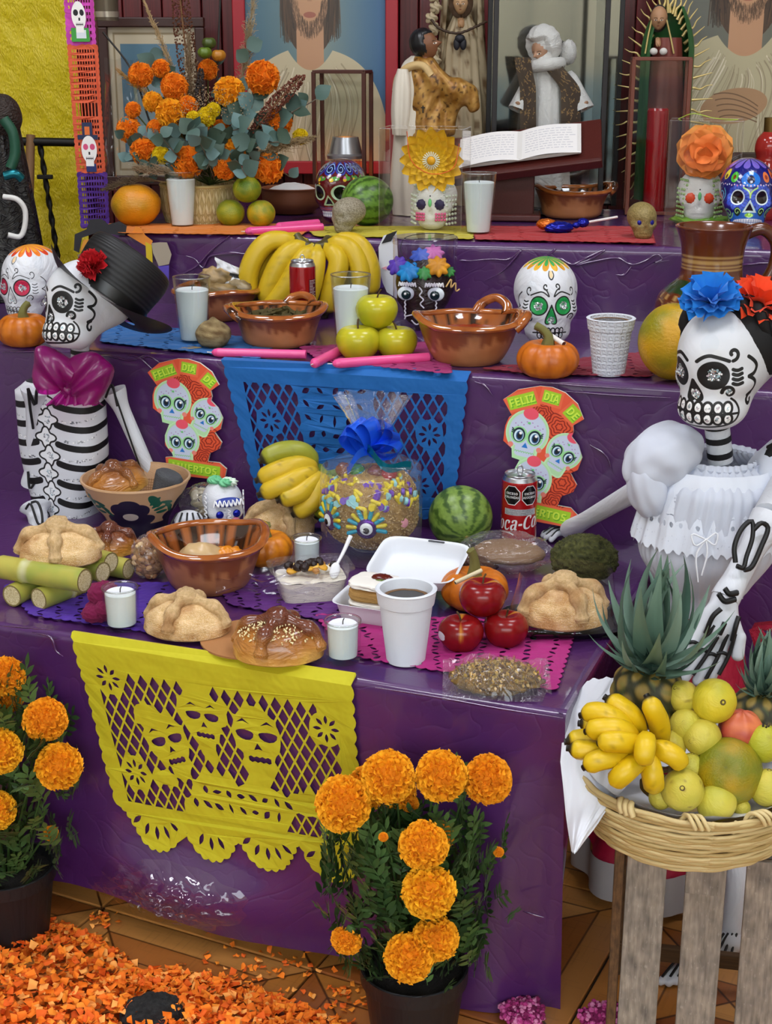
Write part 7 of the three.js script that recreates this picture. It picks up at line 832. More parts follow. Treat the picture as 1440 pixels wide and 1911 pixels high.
{ const b = thing('open_booklet', 'open white booklet lying on the wooden stand', 'book', p.clone().add(V(0, .001, .0)), TIERS[2].yaw + .12); const R3 = [.62, 0, .17]; const paper = (s) => { const t = tex(256, 192, (x) => { x.fillStyle = '#e6e4e2'; x.fillRect(0, 0, 256, 192); x.fillStyle = '#bcbcc2'; for (let r = 0; r < 9; r++) for (let c = 0, X = 24; X < 210; c++) { const w = 6 + ((r * 7 + c * 13) % 20); x.fillRect(X, 24 + r * 16, w, 4); X += w + 6; } }); return mat(0xffffff, { map: t, roughness: .8 }); }; for (const s of [-1, 1]) part('page_block', xf(G(14, 4, (u, v) => { const X = s * u * .132; return [X, .014 + .01 * sin(u * PI) * (1 - u * .4), (.5 - v) * .095]; }), [-.012, .145, -.028], R3), paper(s), b); part('page_edges', xf(box(.262, .008, .092, .002), [-.014, .155, -.023], R3), mat(0xd8d6d2, { roughness: .9 }), b); }
o = thing('clay_bowl', 'brown glazed clay bowl behind the lollipop on the top step', 'bowl', on(1067, 404, Y3).add(V(0, 0, -.01)), .2); clayBowl(o, .085, .058, { foot: .68, wave: .22, lobes: 2, turn: PI / 2, sd: 22, handles: [[1.3, .8, .1, .1]] });
// lollipop
o = thing('lollipop', 'big wrapped lollipop in blue and orange foil on red paper', 'lollipop', on(1045, 436, Y3), .16); { const foil = mat(0x16209c, { metalness: .55, roughness: .22 }), of = mat(0xd06a1c, { metalness: .5, roughness: .25 }), lump = (r, q, m, n, f) => part(n, xf(blob(...r, (d) => 1 + .18 * noise(d[0] * f, d[1] * f, d[2] * f), 34, 22), q), m, o); lump([.03, .012, .02], [-.005, .013, .006], foil, 'blue_foil', 4); lump([.02, .011, .014], [-.028, .019, -.006], of, 'orange_foil', 5); lump([.008, .006, .007], [.032, .017, .004], foil, 'twist', 6); lump([.012, .009, .012], [.047, .021, 0], foil, 'foil_frill', 9); part('stick', tube([[.04, .019, 0], [.125, .029, -.02]], .0026, { seg: 2, rad: 10 }), mat(0xe8e4e0), o); }
// lantern of foil and glass
o = thing('small_lantern', 'small silver domed candle lantern with a flickering flame behind the red skull', 'lantern', on(643, 398, Y3).add(V(0, 0, -.12))); o.scale.setScalar(1.15); part('lantern_dome', rev([[.037, .098], [.038, .104], [.034, .108], [.027, .136], [.026, .14], [.022, .14], [.028, .11]], 40), mat(0xb8bcc0, { metalness: .9, roughness: .3 }), o); part('lantern_glass', rev([[.03, 0], [.03, .1]], 32), clear(0xf6efe8), o); part('lantern_wax', rev([[0, .001], [.028, .001], [.028, .05], [0, .05]], 24), waxM, o); part('flame', xf(blob(.005, .012, .005, (d) => 1 - .3 * d[1], 14, 10), [0, .074, 0]), mat(0xffa040, { emissive: 0xff8a30, emissiveIntensity: 6 }), o); { const L = new THREE.PointLight(0xff9a40, .012); L.position.set(0, .074, 0); L.name = 'flame_light'; L.castShadow = true; o.add(L); }
// empty glass case and the one with the red candle
const glassCase = (nm, label, q, w, d, h, ry, rod, extra) => { const t = thing(nm, label, 'glass case', q, ry), r = .0045, rm = rod; for (const sx of [-1, 1]) for (const sz of [-1, 1]) part('corner_post', xf(box(r * 2, h, r * 2, .001), [sx * w / 2, h / 2, sz * d / 2]), rm, t); for (const y of [.004, h]) { part('edge_rail', xf(box(w, r * 1.6, r * 1.6, .001), [0, y, d / 2]), rm, t); part('edge_rail', xf(box(w, r * 1.6, r * 1.6, .001), [0, y, -d / 2]), rm, t); part('edge_rail', xf(box(r * 1.6, r * 1.6, d, .001), [w / 2, y, 0]), rm, t); part('edge_rail', xf(box(r * 1.6, r * 1.6, d, .001), [-w / 2, y, 0]), rm, t); } const pn = clear(0xf2f4f2, { roughness: .02, specularIntensity: .5 }); part('pane', xf(sheet(w - r, h - r, 0), [0, h / 2, d / 2]), pn, t); part('pane', xf(sheet(w - r, h - r, 0), [0, h / 2, -d / 2]), pn, t); part('pane', xf(sheet(0, h - r, d - r), [w / 2, h / 2, 0]), pn, t); part('pane', xf(sheet(0, h - r, d - r), [-w / 2, h / 2, 0]), pn, t); part('top_pane', xf(sheet(w, 0, d), [0, h, 0]), pn, t); extra && extra(t); return t; };
glassCase('glass_case', 'tall empty glass case with thin brown rods before the picture', on(640, 388, Y3).add(V(0, 0, -.04)), .118, .075, .305, TIERS[2].yaw, brownM);
glassCase('glass_case', 'tall brown edged glass case holding a red candle', on(1222, 400, Y3).add(V(0, 0, -.03)), .122, .085, .335, TIERS[2].yaw + .1, mat(0x6a2a10, { roughness: .35 }), (t) => part('red_candle', rev([[0, .004], [.024, .004], [.0245, .225], [.022, .23], [0, .228]], 36, { mod: (a, y, r) => [r * (1 + .02 * noise(a * 2, y * 40)), y] }), mat(0x9a0a14, { roughness: .25, clearcoat: .8 }), t));
o = thing('pink_bottle', 'bottle of clear pink red liquid with a gold neck', 'bottle', at(1432, 300, -3.28).setY(Y3), 0); part('bottle_body', rev([[.03, 0], [.034, .01], [.034, .1], [.026, .13], [.03, .15], [.026, .17], [.014, .185]], 36, { hard: false, n: 40 }), mat(0xd04038, { roughness: .1, transmission: .55, thickness: 0 }), o); part('bottle_neck', rev([[.014, .185], [.014, .215], [0, .216]], 24), mat(0x6a5428, { metalness: .7, roughness: .35 }), o);
// ------------------------------------------------ pictures
const picture = (label, name, z, x0, y0, x1, y1, fw, frameM, print, depth = .03, kids) => { const a = at(x0, y0, z), b = at(x1, y1, z), W = b.x - a.x, Hh = a.y - b.y, t = thing(name, label, 'picture', V((a.x + b.x) / 2, b.y, z), 0); const R = (w, h, x, y) => part('frame_rail', xf(box(w, h, depth, .003), [x, y, 0]), frameM, t); R(W, fw, 0, Hh - fw / 2); R(W, fw, 0, fw / 2); R(fw, Hh - 2 * fw, -W / 2 + fw / 2, Hh / 2); R(fw, Hh - 2 * fw, W / 2 - fw / 2, Hh / 2); part('print', xf(new THREE.PlaneGeometry(W - 2 * fw, Hh - 2 * fw), [0, Hh / 2, .002]), print, t); part('backing', xf(box(W - .01, Hh - .01, .004), [0, Hh / 2, -.006]), mat(0x4a3626), t); kids && kids(t, W, Hh); return t; };
const robed = (bg, robe, hands, q) => tex(768, 1024, (x, W, H) => { const g = x.createLinearGradient(0, 0, W, 0); g.addColorStop(0, bg[0]); g.addColorStop(.55, bg[1]); g.addColorStop(1, bg[2]); x.fillStyle = g; x.fillRect(0, 0, W, H); seed(q);
x.save(); x.translate(W * .46, H * .565); x.fillStyle = '#4a3626'; x.beginPath(); x.ellipse(0, -190, 165, 250, 0, 0, 7); x.fill(); x.fillStyle = '#b98c68'; x.fillRect(-75, -80, 150, 190); x.beginPath(); x.ellipse(0, -190, 112, 165, 0, 0, 7); x.fill(); x.lineCap = 'round'; for (let i = 0; i < 900; i++) { const a = rnd(-.35, PI + .35), r = rnd(.62, 1.02), X = 104 * r * cos(a), Y = -150 + 128 * r * sin(a); if (Y < -160 + 40 * (1 - abs(X) / 110) && abs(X) < 84) continue; x.strokeStyle = pick(['rgba(70,50,34,.5)', 'rgba(96,72,50,.45)', 'rgba(52,36,24,.5)']); x.lineWidth = rnd(1, 3); x.beginPath(); x.moveTo(X, Y); x.lineTo(X * .97, Y + rnd(8, 24)); x.stroke(); } for (let i = 0; i < 260; i++) { const s = i & 1 ? 1 : -1; x.strokeStyle = pick(['rgba(58,40,26,.6)', 'rgba(92,66,44,.5)', 'rgba(40,28,18,.6)']); x.lineWidth = rnd(2, 5); const X = s * rnd(104, 150); x.beginPath(); x.moveTo(X * .9, -330); x.quadraticCurveTo(X * 1.1, -200, X * rnd(.8, 1.15), rnd(-90, 10)); x.stroke(); } x.fillStyle = '#9a5a48'; x.beginPath(); x.ellipse(0, -92, 34, 11, 0, 0, 7); x.fill(); x.fillStyle = '#2c2018'; for (const s of [-1, 1]) { x.beginPath(); x.ellipse(s * 46, -220, 20, 9, 0, 0, 7); x.fill(); } x.fillStyle = '#a67a58'; x.fillRect(-12, -210, 24, 70); x.restore();
x.fillStyle = robe; x.beginPath(); x.moveTo(W * .3, H * .6); x.bezierCurveTo(W * .08, H * .64, -W * .04, H * .7, -W * .1, H); x.lineTo(W * 1.05, H); x.bezierCurveTo(W * 1.0, H * .74, W * .9, H * .64, W * .62, H * .6); x.quadraticCurveTo(W * .46, H * .74, W * .3, H * .6); x.fill();
x.lineCap = 'round'; for (let i = 0; i < 60; i++) { const a = rnd(.1, .9); x.strokeStyle = pick(['rgba(130,116,90,.5)', 'rgba(238,230,208,.5)', 'rgba(150,136,108,.4)']); x.lineWidth = rnd(2, 7); x.beginPath(); x.moveTo(W * lerp(.2, .75, a), H * (rnd(.64, .68) + .07 * exp(-(((a - .48) / .2) ** 2)))); x.bezierCurveTo(W * (a + .02), H * .78, W * (a - .1), H * .86, W * (a + rnd(-.2, .05)), H); x.stroke(); }
if (hands) { x.fillStyle = '#a8835e'; x.beginPath(); x.ellipse(W * .42, H * .84, 150, 62, -.12, 0, 7); x.fill(); x.strokeStyle = '#6e5238'; x.lineWidth = 4; for (let k = 0; k < 5; k++) { x.beginPath(); x.moveTo(W * .3 + k * 8, H * .8 + k * 20); x.quadraticCurveTo(W * .42, H * .78 + k * 20, W * .56, H * .84 + k * 14); x.stroke(); } }
});
picture('large red framed picture of a bearded man in a cream robe', 'framed_picture', -3.62, 425, -260, 742, 324, .03, mat(0xa01a28, { roughness: .45 }), mat(0xffffff, { map: robed(['#3c6478', '#7c8c84', '#2c5c88'], '#bfb392', false, 3), roughness: .35 }));
picture('large picture of a robed man with folded hands behind the golden rays', 'framed_picture', -3.6, 1245, -300, 1560, 300, .02, mat(0x3a2a1c, { roughness: .5 }), mat(0xffffff, { map: robed(['#5c5f58', '#6a6a5c', '#4a5048'], '#b3aa88', true, 8), roughness: .4 }));
picture('dark wooden frame with a cream mount and blue grey print behind the flowers', 'framed_picture', -3.55, 182, 32, 392, 345, .022, mat(0x35160f, { roughness: .4 }), mat(0xffffff, { map: tex(256, 384, (x) => { x.fillStyle = '#b9ae94'; x.fillRect(0, 0, 256, 384); x.strokeStyle = '#8c7c5c'; x.lineWidth = 5; x.strokeRect(16, 16, 224, 352); x.fillStyle = '#4f7488'; x.fillRect(34, 42, 188, 306); x.fillStyle = '#7c9298'; x.beginPath(); x.ellipse(120, 260, 70, 120, 0, 0, 7); x.fill(); }), roughness: .3 }));
}
// ---------------------------------------------------------------- statues, flower basket and the left wall
{
let o, p;
const headM = (skinC, brow) => mat(0xffffff, { roughness: .55, map: tex(256, 256, (x) => { x.fillStyle = skinC; x.fillRect(0, 0, 256, 256); x.fillStyle = '#f0e8dc'; for (const s of [-1, 1]) { x.fillStyle = '#efe6da'; x.beginPath(); x.ellipse(128 + s * 15, 134, 8, 4.5, 0, 0, 7); x.fill(); x.fillStyle = '#1c120c'; x.beginPath(); x.arc(128 + s * 15, 134, 3.8, 0, 7); x.fill(); x.strokeStyle = brow; x.lineWidth = 3; x.beginPath(); x.moveTo(128 + s * 6, 122); x.quadraticCurveTo(128 + s * 15, 115, 128 + s * 25, 122); x.stroke(); } x.fillStyle = '#8a3a30'; x.beginPath(); x.ellipse(128, 176, 9, 4, 0, 0, 7); x.fill(); }) });
const headG = (h) => blob(1, 1, 1, (d) => { let r = 1; const f = d[2] > 0 ? d[2] : 0; r -= .05 * f * exp(-(((abs(d[0]) - .32) ** 2 + (d[1] - .06) ** 2) / .02)); const nz = exp(-((d[0] / .13) ** 2) - ((d[1] + .12) / .17) ** 2) * f * .2; const mo = exp(-((d[0] / .2) ** 2) - ((d[1] + .48) / .09) ** 2) * f * .05; const ch = exp(-((d[0] / .25) ** 2) - ((d[1] + .82) / .15) ** 2) * .06 * f; return [d[0] * r * h * .37 * (d[1] < 0 ? 1 + .25 * d[1] : 1), d[1] * r * h * .5, (d[2] * .43 * r + nz + mo * .6 + ch) * h]; }, 48, 40);
// robe with falling folds: profile of [half width, half depth, height, forward offset]
const robe = (prof, folds, amp, nu = 90, nv = 40) => { const cw = spline(prof.map((q) => [q[0], q[2], q[3] ?? 0])), cd = spline(prof.map((q) => [q[1], q[2], 0])); return G(nu, nv, (u, v) => { const a = (u - .5) * 2 * PI, w = cw.getPoint(v), d = cd.getPoint(v), f = 1 + amp * (1 - v * .5) * sin(folds * a + 2 * sin(2 * a) + v * 2); return [w.x * f * sin(a), w.y, d.x * f * cos(a) + w.z]; }, true); };
const handG = (s) => { const g = carve([-.03 * s / .02, -.045 * s / .02, -.02 * s / .02].map((v) => v * .7), [.03 * s / .02, .05 * s / .02, .02 * s / .02].map((v) => v * .7), s * .12, (x, y, z) => { let d = ell(x, y, z, [0, -s * .3, 0], [s * .42, s * .55, s * .22]); for (let i = 0; i < 4; i++) d = smin(d, capsule(x, y, z, [(i - 1.5) * s * .2, 0, 0], [(i - 1.5) * s * .24, s * (.75 - .1 * abs(i - 1.4)), s * .12], s * .12, s * .085), s * .05); return smin(d, capsule(x, y, z, [s * .3, -s * .4, 0], [s * .6, s * .1, s * .12], s * .13, s * .09), s * .06); }); return g; };
// kneeling man in a golden cloak
p = at(795, 330, -3.38).setY(Y3); o = thing('kneeling_statue', 'painted statue of a kneeling man in a golden brown cloak', 'statue', p, 0); const k = mpp(at(795, 180, -3.38)), L = (x, y, dz = 0) => at(x, y, -3.38 + dz).sub(p);
const gold = vcol({ roughness: .4, metalness: .25 }), cream = mat(0xd9d2c2, { roughness: .6 }), hb = L(795, 0).y;
part('robe', xf(robe([[.055, .055, 0], [.06, .055, .06], [.05, .045, L(0, 240).y], [.045, .04, L(0, 165).y], [.03, .03, L(0, 118).y], [.012, .014, L(0, 104).y]], 9, .05), [L(778, 0).x, 0, 0]), cream, o);
part('cloak', [paint(carve([-.09, .06, -.06], [.12, .34, .1], .0035, (x, y, z) => { const s = (px, py, dz = 0) => { const q = L(px, py, dz); return [q.x, q.y, q.z]; }; const f = .0022 * sin(x * 190 + 20 * y + 3 * sin(y * 40)); let d = capsule(x, y, z, s(790, 128, .015), s(800, 250, .02), .03, .042); d = smin(d, capsule(x, y, z, s(815, 150, .03), s(868, 172, .05), .022, .02), .03); d = smin(d, capsule(x, y, z, s(868, 172, .05), s(885, 198, .05), .018, .014), .02); d = smin(d, capsule(x, y, z, s(850, 178, .04), s(838, 240, .03), .012, .012), .03); return d + f; }), (x, y, z) => mix(mix(C(0x8a5c1c), C(0xb48a44), .5 + fbm(x * 70, y * 70, z * 70, 3)), C(0x4a2c0c), smooth(.2, .5, noise(x * 120, y * 120, z * 120))))], gold, o, 'golden brown cloak');
part('sleeve', xf(robe([[.016, .018, 0], [.022, .024, .05], [.02, .022, .11], [.012, .014, .14]], 6, .06, 50, 20), [L(745, 250).x, L(745, 250).y, .035], [0, 0, -.05]), cream, o, 'cream sleeve'); part('hood_roll', tube([L(738, 170, .015), L(744, 142, .025), L(766, 124, .035), L(790, 124, .045), L(804, 142, .05)], .0085, { seg: 24, rad: 10, sq: (q) => 1 + .12 * sin(4 * q) }), mat(0xc9ab74, { roughness: .6 }), o);
{ const h = new THREE.Group(); h.name = 'head'; o.add(h); h.position.copy(L(794, 84, .02)); h.rotation.set(-.25, 1.15, 0, 'YXZ'); part('face', headG(.062), headM('#7a4e30', '#14100c'), h); part('hair', xf(blob(.027, .031, .03, (d) => (d[2] > .45 && d[1] < .55 ? .82 : 1.0) + .03 * sin(16 * atan2(d[0], d[2])), 40, 26), [0, .006, -.005]), mat(0x14161a, { roughness: .35 }), h); part('neck', tube([[0, -.02, -.004], [0, -.045, -.012]], .012, { seg: 3, rad: 14 }), mat(0x7a4e30), h); }
part('cross_pendant', [xf(box(.003, .016, .002), L(789, 204, .062).toArray()), xf(box(.009, .003, .002), L(789, 201, .062).toArray())], mat(0x18120c), o);
// cream relief of a robed lady
p = at(858, 330, -3.58).setY(Y3); const L2 = (x, y, dz = 0) => at(x, y, -3.58 + dz).sub(p); o = thing('lady_statue', 'cream and gold statue of a veiled lady behind the kneeling man', 'statue', p, -.1); const ivory = vcol({ roughness: .5 }), iv = (g) => paint(g, (x, y, z) => mix(C(0xb6a584), C(0x6e5636), smooth(.1, .5, fbm(x * 60, y * 40, z * 60, 3)) + .1));
part('gown', iv(robe([[.06, .04, 0], [.062, .04, .1], [.06, .036, .2], [.05, .032, .3], [.04, .03, .38], [.02, .02, .43]], 13, .07, 120, 50)), ivory, o); part('mantle', iv(G(60, 40, (u, v) => { const a = lerp(-2.3, 2.3, u) + PI, y = lerp(.03, .47, v), r = .07 * (1 - .35 * v * v) * (1 + .06 * sin(9 * a + 5 * v)); return [r * sin(a) * (1.05 + .1 * sin(v * 6)), y, r * .5 * cos(a) - .005]; })), ivory, o); part('cord', tube([L2(808, 36, .045), L2(822, 52, .05), L2(858, 62, .055), L2(895, 48, .045), L2(910, 40, .03)], .003, { seg: 30, rad: 7, sq: (q, t) => 1 + .25 * sin(t * 120 + q) }), mat(0x3a2614), o); { const h = new THREE.Group(); h.name = 'head'; o.add(h); h.position.copy(L2(862, 6, .03)); part('face', headG(.05), headM('#b8926a', '#2a1a10'), h); part('veil', xf(blob(.027, .035, .026, (d) => (d[2] > .3 ? .8 : 1.05), 30, 20), [0, .003, -.004]), mat(0x4a3420, { roughness: .7 }), h); } part('praying_hands', [xf(handG(.014), L2(862, 42, .05).toArray(), [0, .5, .1]), xf(handG(.014), L2(866, 42, .05).toArray(), [0, -2.6, -.1])], mat(0xa07850), o); part('angel', [xf(blob(.012, .01, .01, null, 16, 10), L2(862, 72, .05).toArray()), xf(blob(.008, .014, .006, null, 14, 8), L2(856, 82, .05).toArray()), xf(blob(.008, .014, .006, null, 14, 8), L2(868, 82, .05).toArray())], mat(0x1c1c24), o);
seed(5); for (let i = 0; i < 8; i++) part('carved_rose', xf(blob(.013, .013, .01, (d) => 1 + .2 * sin(5 * atan2(d[0], d[1]) + 3 * d[2]), 24, 14), L2(812 + rnd(-8, 6), 8 + i * 20 - 14, .03).toArray()), mat(0xb0a080, { roughness: .5 }), o);
// glass cabinet with a hooded child figure
p = at(1030, 345, -3.44).setY(Y3); const L3 = (x, y, dz = 0) => at(x, y, -3.44 + dz).sub(p), rail = mat(0x2c2a2c, { metalness: .6, roughness: .3 });
o = thing('display_case', 'large glass case with dark metal edges around the hooded figure', 'glass case', p, 0); { const x0 = L3(921, 0).x, x1 = L3(1124, 0).x, y1 = .52, d = .15; [[x0, .09], [x1, .09], [x0 + .0, -.1], [x1 + .06, -.1]].forEach(([x, z]) => part('corner_post', xf(box(.011, y1, .011, .001), [x, y1 / 2, z]), rail, o)); const pn = clear(0xf2f4f4, { roughness: .02, specularIntensity: .4 }); part('pane', xf(sheet(x1 - x0, y1, 0), [(x0 + x1) / 2, y1 / 2, .09]), pn, o); part('pane', xf(sheet(0, y1, .19), [x0, y1 / 2, 0]), pn, o); part('pane', xf(sheet(0, y1, .2), [x1 + .03, y1 / 2, 0], [0, .3, 0]), pn, o); part('mirror_back', xf(box(x1 - x0 + .06, y1, .004, .001), [(x0 + x1) / 2 + .03, y1 / 2, -.1]), mat(0x8a8c88, { metalness: 1, roughness: .08 }), o); part('case_floor', xf(box(x1 - x0 + .02, .012, .18, .002), [(x0 + x1) / 2, .006, 0]), rail, o); }
const wl = mat(0xdedcd8, { roughness: .85, bumpMap: again(bumpSoft, 4, 4), bumpScale: .002 });
o = thing('hooded_figure', 'small figure in a white hood and brown patterned stole inside the glass case', 'figurine', p.clone().add(V(0, .0125, 0)), 0); const q0 = L3(1022, 0); const hh = (y) => L3(0, y).y - .0125;
part('gown', xf(robe([[.062, .05, 0], [.056, .046, .07], [.044, .038, hh(190)], [.034, .032, hh(130)], [.02, .02, hh(100)]], 10, .05), [q0.x + .005, 0, 0]), wl, o);
const brocade = mat(0xffffff, { roughness: .7, map: tex(128, 256, (x) => { x.fillStyle = '#3c2a18'; x.fillRect(0, 0, 128, 256); seed(6); x.strokeStyle = '#8a6a3c'; x.lineWidth = 3; for (let i = 0; i < 90; i++) { const X = rnd(128), Y = rnd(256); x.beginPath(); x.moveTo(X, Y); x.lineTo(X + rnd(-12, 12), Y); x.lineTo(X + rnd(-12, 12), Y + rnd(-12, 12)); x.stroke(); } }) });
for (const [xa, xb, w] of [[1045, 1065, .022], [995, 985, .018]]) part('stole', G(10, 24, (u, v) => { const A = L3(lerp(xa - 20, xb, smooth(0, .4, v)), lerp(118, 285, v), .045 + .022 * v), s = (u - .5) * w * 2; return [A.x + s, A.y, A.z - abs(s) * .25]; }), brocade, o, 'brown patterned stole');
for (const [x, y, s] of [[1072, 168, 1], [975, 185, -1]]) { const slv = part('sleeve', xf(robe([[.024, .024, 0], [.019, .02, .035], [.014, .015, .075], [.008, .01, .09]], 5, .06, 40, 16), [L3(x + s * 12, 215).x, L3(0, 215).y, .035], [-.25, 0, s * .38]), wl, o); part('hand', xf(handG(.015), [L3(x + s * 14, 200).x, L3(0, 206).y, .048], [.7, s * .4, 2.9]), mat(0xb98c6c, { roughness: .6 }), o); }
{ const h = new THREE.Group(); h.name = 'head'; o.add(h); h.position.copy(L3(1012, 92, .022).sub(V(0, .0125, 0))); h.rotation.set(.35, -.75, .1, 'YXZ'); part('face', headG(.06), headM('#b98a6c', '#3a2418'), h); part('hood', xf(blob(.04, .044, .04, (d) => (d[2] > .55 && abs(d[1]) < .5 ? .72 : 1) + .02 * sin(12 * atan2(d[0], d[1])), 50, 36), [0, .008, -.008]), wl, h); part('scarf', xf(new THREE.TorusGeometry(.03, .014, 14, 40), [0, -.035, 0], [PI / 2 - .3, 0, 0]), wl, h); }
part('cowl', xf(blob(.019, .027, .02, (d) => 1 + .12 * noise(d[0] * 4, d[1] * 4, d[2] * 4), 30, 20), L3(1060, 98, -.01).sub(V(0, .0125, 0)).toArray()), wl, o);
// lady in a green mantle with golden rays
p = at(1232, 330, -3.5).setY(Y3); const L4 = (x, y, dz = 0) => at(x, y, -3.5 + dz).sub(p); o = thing('ray_statue', 'statue of a praying lady in a green mantle with golden rays', 'statue', p, -.05); const green = mat(0x2c5c30, { roughness: .3, clearcoat: .5 }), goldM = mat(0xd0ba78, { metalness: .4, roughness: .35 }), top4 = L4(0, 12).y;
part('gown', xf(robe([[.045, .032, 0], [.045, .03, .15], [.04, .03, .26], [.03, .026, L4(0, 70).y]], 8, .05), [0, 0, 0]), mat(0x7a3a30, { roughness: .5 }), o); part('mantle', G(50, 40, (u, v) => { const a = lerp(-2.35, 2.35, u) + PI, y = lerp(.02, top4, v), sh = y > L4(0, 100).y ? smooth(top4 + .01, L4(0, 100).y, y) : 1; const r = lerp(.024, .06, pow(sh, .45)); return [r * sin(a) * (1 + .03 * sin(12 * a)), y, r * .75 * cos(a) + .004]; }), green, o, 'glossy green mantle'); part('mantle_hem', [tube([L4(1205, 100, .03), L4(1212, 60, .03), L4(1222, 24, .03), L4(1231, 14, .02), L4(1240, 24, .03), L4(1250, 60, .03), L4(1258, 100, .03)], .0022, { seg: 40, rad: 6 })], goldM, o);
{ const h = new THREE.Group(); h.name = 'head'; o.add(h); h.position.copy(L4(1230, 34, .024)); h.rotation.set(.12, -.12, 0); part('face', headG(.052), headM('#b08460', '#1c120c'), h); part('hair', xf(blob(.02, .03, .018, (d) => (d[2] > .25 ? .72 : 1), 30, 20), [0, -.001, -.004]), mat(0x1c120c, { roughness: .5 }), h); }
part('praying_hands', [xf(handG(.013), L4(1228, 78, .04).toArray(), [-.2, .6, .1]), xf(handG(.013), L4(1231, 78, .04).toArray(), [-.2, -2.5, -.1])], mat(0xb08460), o); part('cuffs', [xf(blob(.009, .008, .008, null, 16, 10), L4(1221, 96, .036).toArray()), xf(blob(.009, .008, .008, null, 16, 10), L4(1239, 96, .036).toArray())], mat(0xdcd8d0), o);
for (let i = 0; i < 46; i++) { const t = i / 45, a = lerp(-2.5, 2.5, t), c = [0, lerp(top4 * .42, top4 * .6, .5)], rx = .05, ry = top4 * .5, s0 = [rx * sin(a), c[1] + ry * cos(a) * .92], s1 = [(rx + .058) * sin(a) * 1.02, c[1] + (ry * .95 + .05) * cos(a)], wv = i & 1 ? .0035 : 0, nx = -cos(a), ny = sin(a); part('ray', tube([0, .25, .5, .75, 1].map((q) => [lerp(s0[0], s1[0], q) + nx * wv * sin(q * 9), lerp(s0[1], s1[1], q) + ny * wv * sin(q * 9), -.008]), (q) => .0036 * (1 - q) + .0008, { seg: 10, rad: 6 }), goldM, o); }
}
{
// palm basket and flower arrangement
let o, p = on(368, 420, Y3).add(V(0, 0, -.06));
const weave = tex(128, 128, (x) => { x.fillStyle = '#b4a06a'; x.fillRect(0, 0, 128, 128); for (let i = 0; i < 8; i++) for (let j = 0; j < 8; j++) { x.fillStyle = (i + j) & 1 ? '#d2c294' : '#c2b07c'; x.save(); x.translate(i * 16 + 8, j * 16 + 8); x.rotate((i + j) & 1 ? .8 : -.8); x.fillRect(-9, -5, 18, 10); x.strokeStyle = '#94804c'; x.lineWidth = 1.2; x.strokeRect(-9, -5, 18, 10); x.restore(); } }, { rep: [9, 3] });
o = thing('palm_basket', 'low woven palm leaf basket under the flower arrangement', 'basket', p, 0); part('basket_wall', rev([[0, .002], [.075, .002], [.082, .03], [.084, .078], [.081, .08], [.078, .078], [.076, .03], [0, .01]], 64, { mod: (a, y, r) => [r * (1 + .01 * sin(26 * a + y * 200)), y] }), mat(0xffffff, { map: weave, roughness: .8, bumpMap: again(weave, 9, 3), bumpScale: .002 }), o); part('basket_rim', new THREE.TorusGeometry(.0825, .0035, 8, 64).rotateX(PI / 2).translate(0, .08, 0), mat(0xb8a268, { roughness: .8 }), o);
o = thing('flower_arrangement', 'bouquet of orange flowers eucalyptus and dried grasses in the palm basket', 'flowers', p.clone().add(V(0, .055, 0)), 0);
const z = p.z, F = (x, y, dz = 0) => at(x, y, z + dz).sub(o.position), om = [mat(0xf48c0c, { roughness: .8 }), mat(0xf6aa10, { roughness: .8 }), mat(0xecd010, { roughness: .8 })];
const petalBall = (n, sd) => { seed(sd); const g = [], pg = G(3, 2, (u, v) => [(u - .5) * .5 * (.4 + v * .9), .24 * v, .08 * sin(u * 7 + 1) * v + .1 * v * v]); for (let i = 0; i < n; i++) { const y = 1 - (i + .5) / n * 1.7, r = sqrt(max(0, 1 - y * y)), a = i * 2.399; const d = V(r * sin(a), y, r * cos(a)).multiplyScalar(.78), q = new THREE.Quaternion().setFromUnitVectors(V(0, 1, 0), V(r * sin(a), y + .35, r * cos(a)).normalize()).multiply(new THREE.Quaternion().setFromAxisAngle(V(0, 1, 0), rnd(6))); g.push(pg.clone().applyMatrix4(new THREE.Matrix4().compose(d.add(V(0, 0, 0)), q, V(1, rnd(.8, 1.25), 1)))); } return join(g); };
const pomG = [petalBall(240, 3), petalBall(240, 4)]; const stemM = mat(0x4a5c2a), pomCore = blob(.82, .7, .82, null, 18, 12);
[[490, 145, 30, 0, .05], [428, 172, 27, 1, .05], [325, 162, 24, 0, .04], [318, 212, 26, 1, .06], [350, 200, 20, 0, .05], [268, 282, 24, 0, .06], [240, 242, 22, 0, .04], [350, 302, 28, 0, .09], [420, 312, 22, 0, .09], [500, 312, 28, 0, .07], [520, 228, 24, 0, .04], [300, 128, 16, 0, .0], [262, 140, 22, 0, .02], [248, 205, 14, 0, .04], [388, 130, 18, 0, .0], [438, 280, 22, 1, .07], [385, 218, 17, 2, .07], [360, 220, 12, 2, .08], [398, 205, 13, 2, .07], [375, 245, 16, 0, .06], [300, 290, 16, 2, .08], [560, 255, 14, 2, .04], [290, 240, 16, 0, .06], [410, 240, 16, 0, .03], [285, 190, 18, 1, .04]].forEach(([x, y, r, c, dz], i) => { const q = F(x, y, dz), f = part('flower', pomG[i & 1], om[c], o); f.position.copy(q); f.scale.setScalar(mpp(at(x, y, z + dz)) * r * 1.0); f.rotation.set(.9 + .4 * noise(i, 1), 0, -(x - 400) / 400); part('flower_core', pomCore, om[c], f); part('flower_stem', tube([[0, 0, 0], F(lerp(x, 390, .4), lerp(y, 350, .45), dz - .02).sub(q), F(390, 345, 0).sub(q)], .0016, { seg: 10, rad: 5 }), stemM, o).position.copy(q); });
